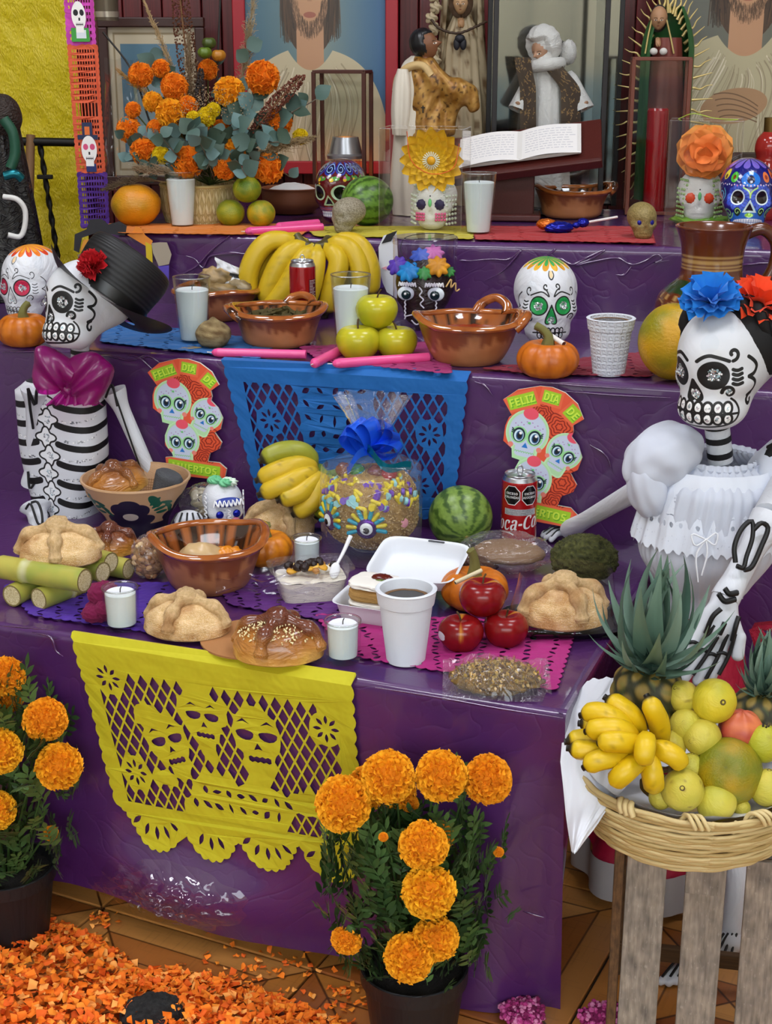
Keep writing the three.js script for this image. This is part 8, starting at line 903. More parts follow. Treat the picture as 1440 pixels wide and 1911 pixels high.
const euc = [mat(0x4a645c, { roughness: .6 }), mat(0x5c7a78, { roughness: .6 }), mat(0x3c5244, { roughness: .6 })], lg = G(6, 8, (u, v) => { const w = sin(PI * pow(v, .8)) * .5; return [(u - .5) * 2 * w, v * 1.1, .12 * (abs(u - .5) * 2) ** 2 * w + .1 * sin(v * 3)]; });
const sprig = (pts, n, s, c) => { const P = pts.map(([x, y, dz]) => F(x, y, dz)), cv = spline(P); part('sprig_stem', tube(P, .0013, { seg: 16, rad: 5 }), mat(0x5a5040), o); for (let i = 0; i < n; i++) { const t = lerp(.18, 1, i / (n - 1)), b = cv.getPoint(t), l = part('leaf', lg, euc[(c + i) % 3], o); l.position.copy(b); l.rotation.set(rnd(-.9, .7), rnd(-.8, .8), (i & 1 ? 1 : -1) * rnd(.6, 1.5) + rnd(-.3, .3)); l.scale.setScalar(s * rnd(.95, 1.45)); } };
seed(33); sprig([[390, 330, .04], [330, 270, .08], [255, 255, .06]], 11, .024, 0); sprig([[400, 330, .05], [390, 260, .1], [340, 245, .1]], 10, .028, 1); sprig([[410, 330, .03], [470, 260, .06], [560, 200, .05]], 12, .03, 1); sprig([[400, 330, .04], [440, 230, .06], [470, 200, .06], [460, 90, .0]], 13, .03, 0); sprig([[395, 330, .02], [330, 200, 0], [275, 110, .0]], 9, .032, 2); sprig([[410, 335, .06], [400, 290, .11], [385, 315, .12]], 8, .028, 1); sprig([[420, 330, .05], [480, 290, .09], [540, 330, .05]], 9, .026, 2); sprig([[390, 330, .05], [300, 300, .09], [240, 300, .05]], 8, .022, 0); sprig([[420, 330, .03], [500, 240, .03], [590, 185, .02]], 9, .03, 1); sprig([[400, 330, .05], [440, 300, .11], [460, 330, .12]], 8, .028, 0); sprig([[400, 330, .05], [420, 250, .09], [450, 240, .1]], 8, .028, 0); sprig([[400, 330, .0], [410, 220, .0], [400, 110, -.01]], 9, .022, 1); sprig([[370, 335, .07], [330, 290, .12], [300, 255, .13]], 9, .026, 1); sprig([[420, 335, .07], [470, 270, .11], [520, 265, .1]], 9, .028, 0); sprig([[400, 335, .08], [380, 280, .13], [370, 260, .14]], 8, .026, 2); sprig([[330, 335, .06], [270, 320, .08], [225, 235, .05]], 9, .02, 2);
// dried grasses
const plume = (pts, r, c, n, nm) => { const P = pts.map(([x, y, dz]) => F(x, y, dz)), cv = spline(P), g = []; for (let i = 0; i < n; i++) { const t = lerp(.25, 1, rnd()), b = cv.getPoint(t), d = cv.getTangent(t), w = r * sin(PI * clamp((t - .2) / .85)) + .002; g.push(tube([b, b.clone().addScaledVector(d, .014).add(V(rnd(-w, w) * .6, rnd(-w, w) * .5, rnd(-w, w) * .6)), b.clone().addScaledVector(d, .022).add(V(rnd(-w, w), rnd(-w, w) * .7, rnd(-w, w)))], .0005, { seg: 3, rad: 3, cap: false })); } part('grass_stem', tube(P, .0012, { seg: 12, rad: 5 }), mat(0x8a7448), o); part(nm, g, mat(c, { roughness: 1 }), o, undefined, 'stuff'); };
plume([[390, 330, 0], [360, 230, .02], [352, 80, .0]], .022, 0x8a7458, 420, 'grass_plume'); plume([[410, 330, 0], [450, 160, -.02], [475, -20, -.03]], .018, 0xb09c78, 340, 'grass_plume'); plume([[390, 330, 0], [330, 150, -.02], [274, 15, -.02]], .01, 0xc0a478, 200, 'grass_plume'); plume([[390, 330, .02], [300, 200, .03], [228, 138, .02]], .01, 0xb0884c, 200, 'grass_plume'); plume([[430, 330, .05], [500, 280, .08], [570, 260, .06]], .022, 0x9a8460, 300, 'grass_plume'); plume([[340, 345, .08], [260, 335, .09], [205, 350, .07]], .016, 0x6e5c46, 260, 'grass_plume'); plume([[350, 340, .09], [310, 320, .1], [270, 315, .1]], .022, 0xa08c70, 260, 'grass_plume');
const head = (pts, r, c) => { const P = pts.map(([x, y, dz]) => F(x, y, dz)), cv = spline(P), ms = []; for (let i = 0; i < 620; i++) { const t = rnd(.3, 1), b = cv.getPoint(t), w = r * sqrt(sin(PI * clamp((t - .22) / .82))); const a = rnd(6.3); ms.push(M4(b.add(V(w * cos(a), rnd(-.004, .004), w * sin(a))), [0, 0, 0], rnd(.0014, .0026))); } part('sorghum_stem', tube(P, .0022, { seg: 12, rad: 6 }), mat(0x7a5430), o); many('sorghum_grains', new THREE.IcosahedronGeometry(1, 0), mat(c, { roughness: .7 }), o, ms); };
head([[380, 300, 0], [350, 120, -.02], [330, -60, -.03]], .02, 0x5c3016); head([[430, 310, .04], [505, 205, .07], [562, 142, .07]], .019, 0x6c3826); head([[400, 320, .05], [372, 225, .05], [375, 130, .03]], .009, 0x2c2420);
[[390, 80, .02, 0x44541c], [382, 98, .03, 0x5c7420], [408, 103, .03, 0xb0741c]].forEach(([x, y, dz, c]) => { const q = part('seed_pod', blob(.015, .0125, .015, (d) => 1 - .1 * pow(abs(cos(3 * atan2(d[0], d[2]))), .5) - .2 * exp(-(1 - d[1]) / .1), 36, 16), mat(c, { roughness: .4 }), o); q.position.copy(F(x, y, dz)); }); part('pod_stem', [tube([F(403, 330, 0), F(405, 150, .0), F(412, -30, -.02)], .0022, { seg: 14, rad: 6 })], mat(0x1a1612), o); part('twig', tube([F(280, 230, .02), F(245, 130, .0), F(192, 60, -.01)], .0022, { seg: 12, rad: 6 }), mat(0x1a1612), o);
seed(8); { const ms = []; for (let i = 0; i < 520; i++) { const c = pick([[345, 215], [395, 185], [440, 200], [370, 200]]); ms.push(M4(F(c[0] + rnd(-28, 28), c[1] + rnd(-26, 26), .05 + rnd(.04)), [0, 0, 0], rnd(.0008, .0016))); } many('dried_blossoms', new THREE.IcosahedronGeometry(1, 0), mat(0xa08868, { roughness: .9 }), o, ms); }
// clear wrap round the bunch
part('clear_wrap', G(30, 20, (u, v) => { const q = F(lerp(195, 260, u), lerp(330, 110, v), .02 * sin(u * 7) + .03); return [q.x, q.y + .006 * noise(u * 4, v * 4), q.z + .012 * noise(u * 5, v * 5, 2)]; }), clear(0xf0f0f0, { roughness: .06 }), o);
}
{
// yellow crepe sheet, broom, iron rod and the dark robed figure at the left
let o; const zy = -3.6, a = at(-120, -80, zy), b = at(185, 760, zy);
solo('yellow_sheet', 'crinkled shiny yellow paper sheet covering the wall at the left', 'paper sheet', G(130, 170, (u, v) => { const x = lerp(a.x, b.x, u), y = lerp(b.y, a.y, v); return [x, y, zy + .012 * fbm(x * 7, y * 6, 1, 2) + .003 * pow(1 - abs(noise(x * 20, y * 19, 4)), 3)]; }), mat(0xcfba14, { roughness: .36, bumpMap: again(bumpSoft, 7, 11), bumpScale: .004 }));
o = thing('broom', 'wooden broom handle leaning against the yellow sheet', 'broom', at(40, 465, -3.4).setY(0), 0); { const top = at(57, 252, -3.5).sub(o.position), bot = at(20, 700, -3.3).sub(o.position); bot.y = .12; part('broom_handle', tube([bot, top], .0105, { seg: 4, rad: 14 }), mat(0x7a5834, { roughness: .6 }), o); part('bristles', xf(rev([[.05, 0], [.045, .05], [.02, .12], [.011, .14]], 24), [bot.x, .0, bot.z]), mat(0x8a7434, { roughness: 1 }), o); }
o = thing('iron_rail', 'black iron rail with a twisted upright before the yellow sheet', 'iron rail', at(85, 465, -3.5).setY(0), 0); { const L = (x, y) => at(x, y, -3.5).sub(o.position), im = mat(0x15130f, { roughness: .5, metalness: .5 }), q = L(-60, 262), r = L(150, 266); part('rail_bar', tube([q, r], .01, { seg: 2, rad: 10 }), im, o); const u0 = L(74, 266), u1 = L(100, 480); u1.y = 0; u1.x = u0.x + .09; part('upright', tube([u0, u0.clone().lerp(u1, .5), u1], .0055, { seg: 120, rad: 8, sq: (A, t) => 1 + .4 * cos(2 * A + t * 160) }), im, o); part('collar', xf(box(.036, .01, .014, .002), L(84, 330).toArray()), im, o); const p2 = q.clone().setY(0); part('upright', tube([q, p2], .007, { seg: 2, rad: 8 }), im, o); }
o = thing('robed_skeleton', 'dark robed skeleton figure with a green hood at the left edge', 'figurine', at(-15, 560, -3.05).setY(Y2), .3); { const L = (x, y, dz = 0) => at(x, y, -3.05 + dz).sub(o.position), bk = mat(0x060608, { roughness: .45, clearcoat: .2, bumpMap: again(crease, 2, 3), bumpScale: .006 });
part('robe', G(60, 30, (u, v) => { const A = (u - .5) * 2 * PI, y = lerp(0, L(0, 215).y, v), r = lerp(.075, .028, v) * (1 + .08 * sin(7 * A + v * 3)); return [L(-14, 0).x + r * sin(A), y, r * .7 * cos(A)]; }, true), bk, o); part('hood', xf(blob(.04, .045, .04, (d) => 1 + .05 * noise(d[0] * 3, d[1] * 3, d[2] * 3), 36, 24), [L(2, 218).x, L(0, 218).y, .0]), mat(0x2a1c14, { roughness: .6, bumpMap: again(bumpSoft, 3, 3), bumpScale: .006 }), o); part('green_scarf', tube([L(-8, 222, .045), L(8, 250, .05), L(12, 290, .05), L(4, 315, .05)], .011, { seg: 20, rad: 10 }), mat(0x0e4a34, { roughness: .5 }), o); part('bone_arm', [tube([L(-12, 368, .06), L(10, 374, .07), L(24, 392, .07), L(24, 428, .07), L(16, 444, .07), L(-6, 440, .07)], .0055, { seg: 30, rad: 9 })], mat(0xd8d8d4, { roughness: .5 }), o, 'white bone hand ring'); part('glitter_band', tube([L(-10, 330, .058), L(10, 326, .062), L(22, 336, .06)], .009, { seg: 12, rad: 9 }), mat(0x1c6a74, { metalness: .8, roughness: .3 }), o); }
// gift ribbon tin above the frame
o = thing('ornament_tin', 'small silver and brown tin hanging beside the banner strip', 'ornament', at(199, 34, -3.4), 0); part('tin_body', rev([[0, -.005], [.026, -.005], [.027, .04], [0, .04]], 30), mat(0x6a6050, { metalness: .6, roughness: .35 }), o); part('tin_band', rev([[.0272, .002], [.0278, .014]], 30), mat(0xc0b8a8, { metalness: .8, roughness: .3 }), o); part('hanger', tube([[0, .04, 0], [0, .4, -.02]], .0012, { seg: 2, rad: 5 }), mat(0x222222), o);
}
// ---------------------------------------------------------------- floor: marigolds, petals, crate and fruit basket
{
let o, p;
const pomG = [31, 57].map((sd) => { seed(sd); const g = [], pg = G(5, 2, (u, v) => [(u - .5) * .4 * (.4 + .8 * v), .3 * v - .05 * v * v, .085 * sin(u * 10 + 1) * v]); const N = 230; for (let i = 0; i < N; i++) { const y = 1 - (i + .5) / N * 1.75, r = sqrt(max(0, 1 - y * y)), a = i * 2.399, d = V(r * sin(a), y, r * cos(a)), q = new THREE.Quaternion().setFromUnitVectors(V(0, 1, 0), d.clone().add(V(0, .25 * r, 0)).normalize()).multiply(new THREE.Quaternion().setFromAxisAngle(V(0, 1, 0), rnd(6.3))); g.push(pg.clone().applyMatrix4(new THREE.Matrix4().compose(d.clone().multiplyScalar(.73 + rnd(-.05, .05)).multiply(V(1, .8, 1)), q, V(1, rnd(.8, 1.2), 1)))); } return join(g); });
const core = blob(.76, .6, .76, (d) => 1 + .05 * noise(d[0] * 6, d[1] * 6, d[2] * 6), 22, 14), om = [0xfbb010, 0xfdba14, 0xf7a40c].map((c) => mat(c, { roughness: .8 })), coreM = mat(0xe8920c, { roughness: .9 }), green = mat(0x3c5a24, { roughness: .7 });
const leafM = vcol({ roughness: .55, transmission: .12, thickness: 0 });
const frond = [0, 1, 2].map((s) => { seed(60 + s); const g = []; for (let i = 0; i < 9; i++) { const t = (i + 1) / 9.5, sd = i & 1 ? 1 : -1; g.push(xf(G(2, 4, (u, v) => [(u - .5) * .145 * sin(PI * (.08 + v * .9)), v * (.42 - .14 * abs(t - .5)), .03 * v * v]), [0, t * .95, .06 * t * t], [rnd(-.3, .3), 0, i === 8 ? 0 : sd * rnd(.7, 1.05)])); } g.push(tube([[0, 0, 0], [0, .5, .02], [0, 1, .06]], .012, { seg: 4, rad: 4, cap: false })); return join(g); });
const marigold = (label, q, R, hh, flowers, spread, nf, sd) => {
const t = thing('potted_marigold', label, 'potted plant', q, 0); const pot = part('pot', rev([[0, .001], [R * .74, .001], [R * .76, .006], [R * .93, hh * .82], [R * .99, hh * .83], [R, hh * .99], [R * .97, hh], [R * .93, hh * .98], [R * .9, hh * .8], [0, hh * .8]], 56), mat(0x15161a, { roughness: .5, bumpMap: again(bumpSoft, 3, 1), bumpScale: .002 }), t);
part('soil', rev([[0, hh * .88], [R * .5, hh * .9], [R * .91, hh * .86]], 40, { mod: (a, y, r) => [r, y + .004 * noise(cos(a) * r * 70, sin(a) * r * 70)] }), mat(0x1b1512, { roughness: 1, bumpMap: again(bumpFine, 4, 2), bumpScale: .006 }), t);
const L = (x, y, dz) => at(x, y, q.z + dz).sub(q);
flowers.forEach(([x, y, r, dz, tilt = .9, roll = 0, c = 0], i) => { const b = L(x, y, dz), s = mpp(at(x, y, q.z + dz)) * r * 1.02, f = part('flower', pomG[i & 1], om[c], t); f.position.copy(b); f.scale.setScalar(s); f.rotation.set(tilt, 0, roll); part('flower_core', core, coreM, f); part('calyx', xf(rev([[.08, -1.05], [.3, -.9], [.34, -.55]], 14), [0, 0, 0]), green, f); const d = V(0, -1, 0).applyEuler(f.rotation), e = b.clone().addScaledVector(d, s * .9); part('flower_stalk', tube([e, e.clone().addScaledVector(d, .02).lerp(V(e.x * .6, e.y - .04, e.z * .6), .5), V(e.x * .4, max(hh, e.y * .55), e.z * .3), V(e.x * .15, hh * .85, 0)], .0017, { seg: 12, rad: 5 }), green, t); });
seed(sd); const ms = [], cs = []; for (let i = 0; i < nf; i++) { const a = rnd(2 * PI), y = rnd(), rr = spread * sqrt(rnd(.05, 1)) * (.55 + .6 * sin(PI * (.12 + .75 * y))), b = V(rr * sin(a) * 1.05, hh * .9 + y * (L(0, flowers[0][1] + 40, 0).y - hh * .9), rr * cos(a) * (cos(a) > 0 ? .5 : .8)); ms.push(M4(b, [rnd(-.3, 1.2), a + rnd(-.5, .5), rnd(-.5, .5)], rnd(.034, .058))); cs.push(mix(C(0x24421c), C(0x5c7e40), rnd())); }
[0, 1, 2].forEach((k) => many('foliage', frond[k], mat(0xffffff, { roughness: .55, transmission: .12, thickness: 0 }), t, ms.filter((_, i) => i % 3 === k), cs.filter((_, i) => i % 3 === k)));
for (let i = 0; i < 7; i++) { const a = i * .9; part('stem', tube([[.01 * sin(a), hh * .85, .01 * cos(a)], [spread * .35 * sin(a), hh * 1.6, spread * .3 * cos(a)], [spread * .6 * sin(a), hh * 2.1, spread * .5 * cos(a)]], .002, { seg: 8, rad: 6 }), green, t); }
return t;
};
p = on(772, 1875, .06).setY(0); marigold('potted marigold with many orange blooms in front of the right end of the cloth', p, .069, .122, [[640, 1500, 52, .03, .95, .3], [724, 1450, 49, .02, .9, .1], [823, 1448, 48, .02, .9, -.1], [910, 1455, 46, .0, .95, -.35, 2], [685, 1470, 40, -.03, .6, .2, 2], [790, 1578, 45, .07, 1.25, .05], [800, 1664, 50, .085, 1.3, -.05, 1], [812, 1752, 43, .085, 1.35, -.1], [762, 1788, 46, .1, 1.4, .2], [822, 1560, 26, .03, 1.0, -.4, 2], [742, 1478, 34, -.03, .5, 0, 2], [765, 1500, 16, -.02, 1, 0, 2], [646, 1755, 29, .06, 2.6, .4, 2], [715, 1562, 9, .07, .6, 0, 2], [930, 1590, 10, .03, .6, 0, 2]], .1, 330, 4);
p = on(20, 1712, .03).setY(0); marigold('potted marigold with orange blooms at the left end of the cloth', p, .07, .118, [[12, 1262, 36, .0, .9, .1, 2], [84, 1343, 40, .03, 1.0, -.1, 2], [110, 1430, 43, .05, 1.0, -.25, 0], [0, 1402, 42, .05, 1.1, .2, 1], [-6, 1512, 36, .06, 1.1, .2, 1], [18, 1300, 28, -.03, .8, .3, 2], [-60, 1360, 38, .02, 1, .3, 2], [-50, 1450, 38, .05, 1, .3, 0], [95, 1555, 14, .02, 1.2, -.4, 2]], .1, 230, 5);
// petals strewn over the floor
const bed = (x, z) => { const q = [[-.1, -1.46, .34, .2], [-.42, -1.62, .3, .22], [-.35, -1.35, .5, .24], [-.02, -1.3, .26, .14]]; let h = 0; q.forEach(([a, b, r, s]) => { h = max(h, 1 - hypot((x - a) / r, (z - b) / s)); }); return h; };
{ const ms = [], cs = []; seed(44); const pc = [0xf0700a, 0xf88010, 0xfa9224, 0xe65e06, 0xfca850, 0xf47810]; const edge = [[-60, 1680], [110, 1712], [190, 1742], [260, 1800], [340, 1800], [440, 1822], [560, 1868], [660, 1900]];
const inside = (x, z) => { const d = V(x, .01, z).sub(EYE), dep = d.dot(FW), px = 720 + d.x / dep * FOCAL, py = 955.5 - d.dot(UPV) / dep * FOCAL; let e = 9999; for (let i = 0; i < edge.length - 1; i++) if (px >= edge[i][0] && px <= edge[i + 1][0]) e = lerp(edge[i][1], edge[i + 1][1], (px - edge[i][0]) / (edge[i + 1][0] - edge[i][0])); if (px < -60) e = 1680; return py - e; };
for (let i = 0; i < 26000 && ms.length < 14000; i++) { const x = rnd(-.75, .05), z = rnd(-2.0, -1.05), e = inside(x, z); if (e < 0) continue; const d = min(1, e / 110); ms.push(M4([x, .004 + d * .03 * rnd() + .012 * d * max(0, noise(x * 14, z * 14)), z], [rnd(-.9, .9), rnd(6.3), rnd(-.9, .9)], [rnd(.006, .013), rnd(.006, .013), rnd(.005, .012)])); cs.push(C(pick(pc))); }
for (const [cx, cy, n, s] of [[530, 1800, 26, 50], [430, 1835, 40, 55], [640, 1868, 30, 45], [590, 1830, 14, 70], [195, 1718, 22, 30], [400, 1775, 8, 60], [480, 1770, 6, 60]]) for (let i = 0; i < n; i++) { const q = on(cx + rnd(-s, s), cy + rnd(-s, s) * .5, 0); ms.push(M4([q.x, .004, q.z], [rnd(-.5, .5), rnd(6.3), rnd(-.5, .5)], [rnd(.004, .01), rnd(.005, .01), rnd(.004, .009)])); cs.push(C(pick(pc))); }
const flake = G(3, 2, (u, v) => [(u - .5) * (1.2 - .5 * v), .25 * sin(u * 4) * v + .18 * v * v, (v - .5) * 1.1]);
const carpet = many('petal_carpet', flake, mat(0xffffff, { roughness: .8 }), null, ms, cs); carpet.userData = { kind: 'stuff', label: 'thick carpet of torn orange marigold petals on the tile floor', category: 'petals' }; }
p = on(285, 1915, .0); o = thing('charcoal_lump', 'black rough charcoal lump among the orange petals', 'charcoal', p, .2); part('lump', xf(paint(blob(.04, .024, .03, (d) => 1 + .16 * fbm(d[0] * 3, d[1] * 3, d[2] * 3, 4), 60, 40), (x, y, z) => mix([.006, .006, .007], [.03, .03, .032], .5 + noise(x * 200, y * 200, z * 200))), [0, .02, 0]), mat(0xffffff, { vertexColors: true, roughness: .85, bumpMap: again(bumpFine, 4, 4), bumpScale: .004 }), o);
[[1150, 1915, .05, 'magenta cockscomb flowers lying before the wooden crate'], [975, 1908, .03, 'magenta cockscomb flowers lying by the corner of the cloth']].forEach(([x, y, w, l], k) => { p = on(x, y, .0); o = thing('cockscomb_flower', l, 'flower', p); seed(k + 3); const ms = [], cs = []; for (let i = 0; i < 420; i++) { const a = rnd(6.3), q = sqrt(rnd()); ms.push(M4([w * q * sin(a), .012 + rnd(.018) * (1 - q * .5), .03 * q * cos(a)], [rnd(3), rnd(3), rnd(3)], rnd(.002, .0045))); cs.push(C(pick([0xb0347c, 0xc85898, 0x8c1c5c, 0xd884b0]))); } part('flower_mass', xf(blob(w * .9, .014, .026, (d) => 1 + .2 * noise(d[0] * 5, d[1] * 5, d[2] * 5), 30, 14), [0, .012, 0]), mat(0x7a1850, { roughness: 1 }), o); many('florets', new THREE.IcosahedronGeometry(1, 0), mat(0xffffff, { roughness: .9 }), o, ms, cs); });
// slatted crate standing on end
const cz = -1.545, top = .308, q0 = at(1290, 1600, cz); p = V(q0.x + .025, 0, cz); o = thing('wooden_crate', 'weathered wooden slat crate standing on end under the fruit basket', 'crate', p, -.2);
const wt = grainTex(128, 512, (i, j) => { const n = fbm(i / 7, j / 60, 3, 4), s = fbm(i / 30, j / 50, 9, 3), w = noise(i / 3, j / 14, 5) > .5 ? 34 : 0; return [134 + n * 24 + s * 26 + w * .5, 126 + n * 23 + s * 24 + w * .5, 115 + n * 22 + s * 20 + w * .5]; });
const wm = [0, 1, 2].map((k) => { const t = again(wt, .6, 1); t.offset.set(k * .31, k * .17); return mat([.98, .97 - k * .02, .97 - k * .03], { map: t, roughness: .9, bumpMap: t, bumpScale: .002 }); }), lw = mat(0xa88258, { roughness: .85, map: again(wt, .3, 2) });
const sx = (x) => at(x, 1700, cz).x - p.x, slat = box(.0475, top, .008, .0015);
[1203, 1312, 1421, 1530].forEach((x, i) => { const s = part('slat', slat, wm[i % 3], o); s.position.set(sx(x), top / 2, 0); s.rotation.z = .004 * (i - 1); });
part('corner_post', xf(box(.012, top, .02, .002), [sx(1153), top / 2, -.004]), lw, o); part('corner_post', xf(box(.012, top, .02, .002), [sx(1153), top / 2, -.19]), lw, o); part('corner_post', xf(box(.012, top, .02, .002), [sx(1580), top / 2, -.01]), lw, o);
[.012, .045].forEach((y, i) => part('cross_rail', xf(box(sx(1580) - sx(1150), .022, .012, .002), [(sx(1580) + sx(1150)) / 2, y, i === 1 ? -.18 : -.014]), lw, o)); part('side_rail', xf(box(.01, .03, .19, .002), [sx(1153) + .002, top - .02, -.1]), lw, o); part('crate_end', xf(box(sx(1580) - sx(1150), .008, .17, .002), [(sx(1580) + sx(1150)) / 2, top - .006, -.1]), wm[1], o);
// wicker basket
const bc = V(q0.x + .008, top, cz - .075), bR = .138; o = thing('wicker_basket', 'round shallow wicker basket full of fruit on the crate', 'basket', bc, 0);
const cane = [0xc9b27c, 0xd2bc86, 0xb89c62, 0xc0a870].map((c) => mat(c, { roughness: .55 })), rP = (t) => lerp(.114, bR, pow(t, .55));
for (let k = 0; k < 17; k++) { const t = k / 16, y = .004 + .074 * t, r0 = rP(t); part('wicker_strand', tube(ring(96, (a) => { const r = r0 + .0012 * sin(16 * a + k * PI) + .0008 * noise(a * 3, k); return [r * sin(a), y + .0012 * noise(a * 4, k * 3) + .0016 * sin(a * 2 + k), r * cos(a)]; }), k > 14 ? .0034 : .0028, { seg: 190, rad: 6, closed: true }), cane[k % 4], o); }
for (let i = 0; i < 32; i++) { const a = i / 32 * 2 * PI; part('wicker_rib', tube([0, .3, .6, 1].map((t) => { const r = rP(t) - .0005; return [(r - .003) * sin(a), .004 + .074 * t, (r - .003) * cos(a)]; }), .0022, { seg: 8, rad: 5 }), cane[i % 4], o); }
[-.75, -.15, .42, 1.1, 2.2, 3.4, 4.4].forEach((a) => { for (let j = 0; j < 3; j++) part('rim_wrap', tube([0, 1, 2, 3, 4, 5].map((i) => { const q = i / 5 * PI * 1.5 - .4, b = a + j * .05 - i * .028, r = bR + .0085 * cos(q); return [r * sin(b), .078 + .0085 * sin(q), r * cos(b)]; }), .0032, { seg: 12, rad: 6, sq: (A) => 1 + .3 * cos(2 * A) }), cane[1], o); });
part('basket_bottom', rev([[0, .003], [.112, .003], [.116, .006], [0, .007]], 48), cane[2], o);
// paper lining
o = thing('paper_liner', 'white paper lining draped over the left rim of the basket', 'paper sheet', bc, 0); const paperM = mat(0xdfe2ea, { roughness: .6 }); const B = (x, y, dz) => at(x, y, bc.z + dz).sub(bc);
part('draped_sheet', G(30, 26, (u, v) => { const A0 = B(lerp(1052, 1068, u), lerp(1420, 1600, u), .04 + .03 * u), A1 = B(1118, lerp(1262, 1290, u), -.05), r = lerp(1.2, .95, v); const e0 = [[1095, 1268], [1052, 1330], [1045, 1420], [1055, 1520], [1066, 1592]], i = min(3, floor(u * 4)), f = u * 4 - i, ex = lerp(e0[i][0], e0[i + 1][0], f), ey = lerp(e0[i][1], e0[i + 1][1], f); const n0 = [[1190, 1262], [1150, 1330], [1180, 1450], [1150, 1488], [1076, 1588]], nx = lerp(n0[i][0], n0[i + 1][0], f), ny = lerp(n0[i][1], n0[i + 1][1], f); const q = B(lerp(ex, nx, v), lerp(ey, ny, v), lerp(-.1, .115, u) + .012 * sin(v * PI) - .0 * v); return [q.x, q.y + .003 * noise(u * 8, v * 6), q.z + .006 * noise(u * 6, v * 9, 3)]; }), paperM, o); part('inner_sheet', rev([[.06, .05], [.11, .066], [.131, .083]], 60, { mod: (a, y, r) => [r, y + .005 * noise(a * 4, r * 60)] }), paperM, o);
// fruit in the basket
const nf = (nm, label, x, y, dz, cat) => thing(nm, label, cat ?? nm.replace(/_/g, ' '), at(x, y, bc.z + dz), 0);
const guavaM = vcol({ roughness: .5, bumpMap: again(bumpSoft, 2, 2), bumpScale: .0008 }), guava = (t, r, sd, { c = 0xd8c23c, sp = .5, long = 1.06, rot = [0, 0, 0] } = {}) => { const m = part('peel', paint(blob(r, r * long, r, (d) => 1 + .025 * noise(d[0] * 2 + sd, d[1] * 2, d[2] * 2) + .03 * exp(-(1 - d[1]) / .03), 36, 26), (x, y, z) => mix(mix(C(c), C(0xa0a42c), .3 + .5 * fbm(x * 30 + sd, y * 30, z * 30, 2)), C(0x7a5c20), sp * smooth(.38, .6, noise(x * 95 + sd, y * 95, z * 95)))), guavaM, t); m.rotation.set(...rot); const e = part('blossom_end', xf(rev([[.0, r * long * 1.0], [r * .12, r * long * 1.03], [r * .15, r * long * .99]], 10), [0, 0, 0]), mat(0x5a4a24, { roughness: .9 }), t); e.rotation.set(...rot); };
[[1274, 1300, 30, .0, 'speckled pale guava left of the biggest yellow fruit', .6, [.5, 0, .6]], [1332, 1308, 42, .015, 'largest smooth yellow fruit highest in the basket', 0, [1.2, 0, -.2]], [1279, 1352, 30, .02, 'yellow guava below the speckled pale one', .1, [1, 0, .3]], [1310, 1376, 35, .035, 'greenish yellow guava in the middle of the pile', .25, [1.4, 0, .8]], [1252, 1392, 28, .03, 'guava between the small bananas and the middle guava', .1, [0, 0, 0]], [1273, 1474, 40, .085, 'pale guava with brown patches at the front rim', .8, [1, 0, .2]], [1232, 1488, 22, .075, 'guava peeking out beneath the bananas at the front', .4, [0, 0, 0]], [1336, 1498, 36, .085, 'greenish yellow guava with a dark split at the front rim', .15, [.2, 0, -.9]], [1432, 1470, 34, .07, 'yellow guava at the front cut by the picture edge', .1, [0, 0, 0]], [1290, 1432, 26, .05, 'guava tucked behind the front rim fruit', .3, [0, 0, 0]], [1384, 1508, 16, .08, 'small guava low beside the paper at the front', .1, [0, 0, 0]]].forEach(([x, y, r, dz, l, sp, rot], i) => { const t = nf('guava', l, x, y, dz); guava(t, mpp(t.position) * r, i * 3.3, { sp, rot, c: i === 1 ? 0xdcc42a : 0xd6c24a, long: i === 1 ? .94 : 1.06 }); });
{ const t = nf('grapefruit', 'big green yellow citrus with a brown scar in the basket', 1358, 1440, .055, 'citrus'), r = mpp(t.position) * 64, g = new THREE.Group(); g.name = 'whole_fruit'; t.add(g); orange(g, r, { c1: 0xb08c0c, c2: 0x7a7c14, sq: .94, sd: 4, green: .5 }); g.children.forEach((c) => { c.position.y -= r * .94; }); g.rotation.set(.95, 0, .3); }
{ const t = nf('pomegranate', 'pink orange pomegranate behind the citrus', 1382, 1362, .02), r = mpp(t.position) * 42; part('peel', paint(blob(r, r * .9, r, (d) => 1 + .03 * cos(6 * atan2(d[0], d[2])), 36, 24), (x, y, z) => mix(C(0xd87848), C(0xb04438), .5 + fbm(x * 40, y * 40, z * 40, 3))), skin, t); }
{ const t = nf('tejocote', 'yellow green fruit with a dark dried crown at the right', 1425, 1388, .04, 'guava'), r = mpp(t.position) * 34; guava(t, r, 9, { c: 0xb8b428, sp: .3 }); part('dried_crown', Array.from({ length: 5 }, (_, i) => xf(new THREE.ConeGeometry(r * .12, r * .3, 5), [r * .16 * sin(i * 1.26), r * 1.08, r * .16 * cos(i * 1.26)], [.5 * cos(i * 1.26), 0, -.5 * sin(i * 1.26)])), mat(0x1c1410), t); }
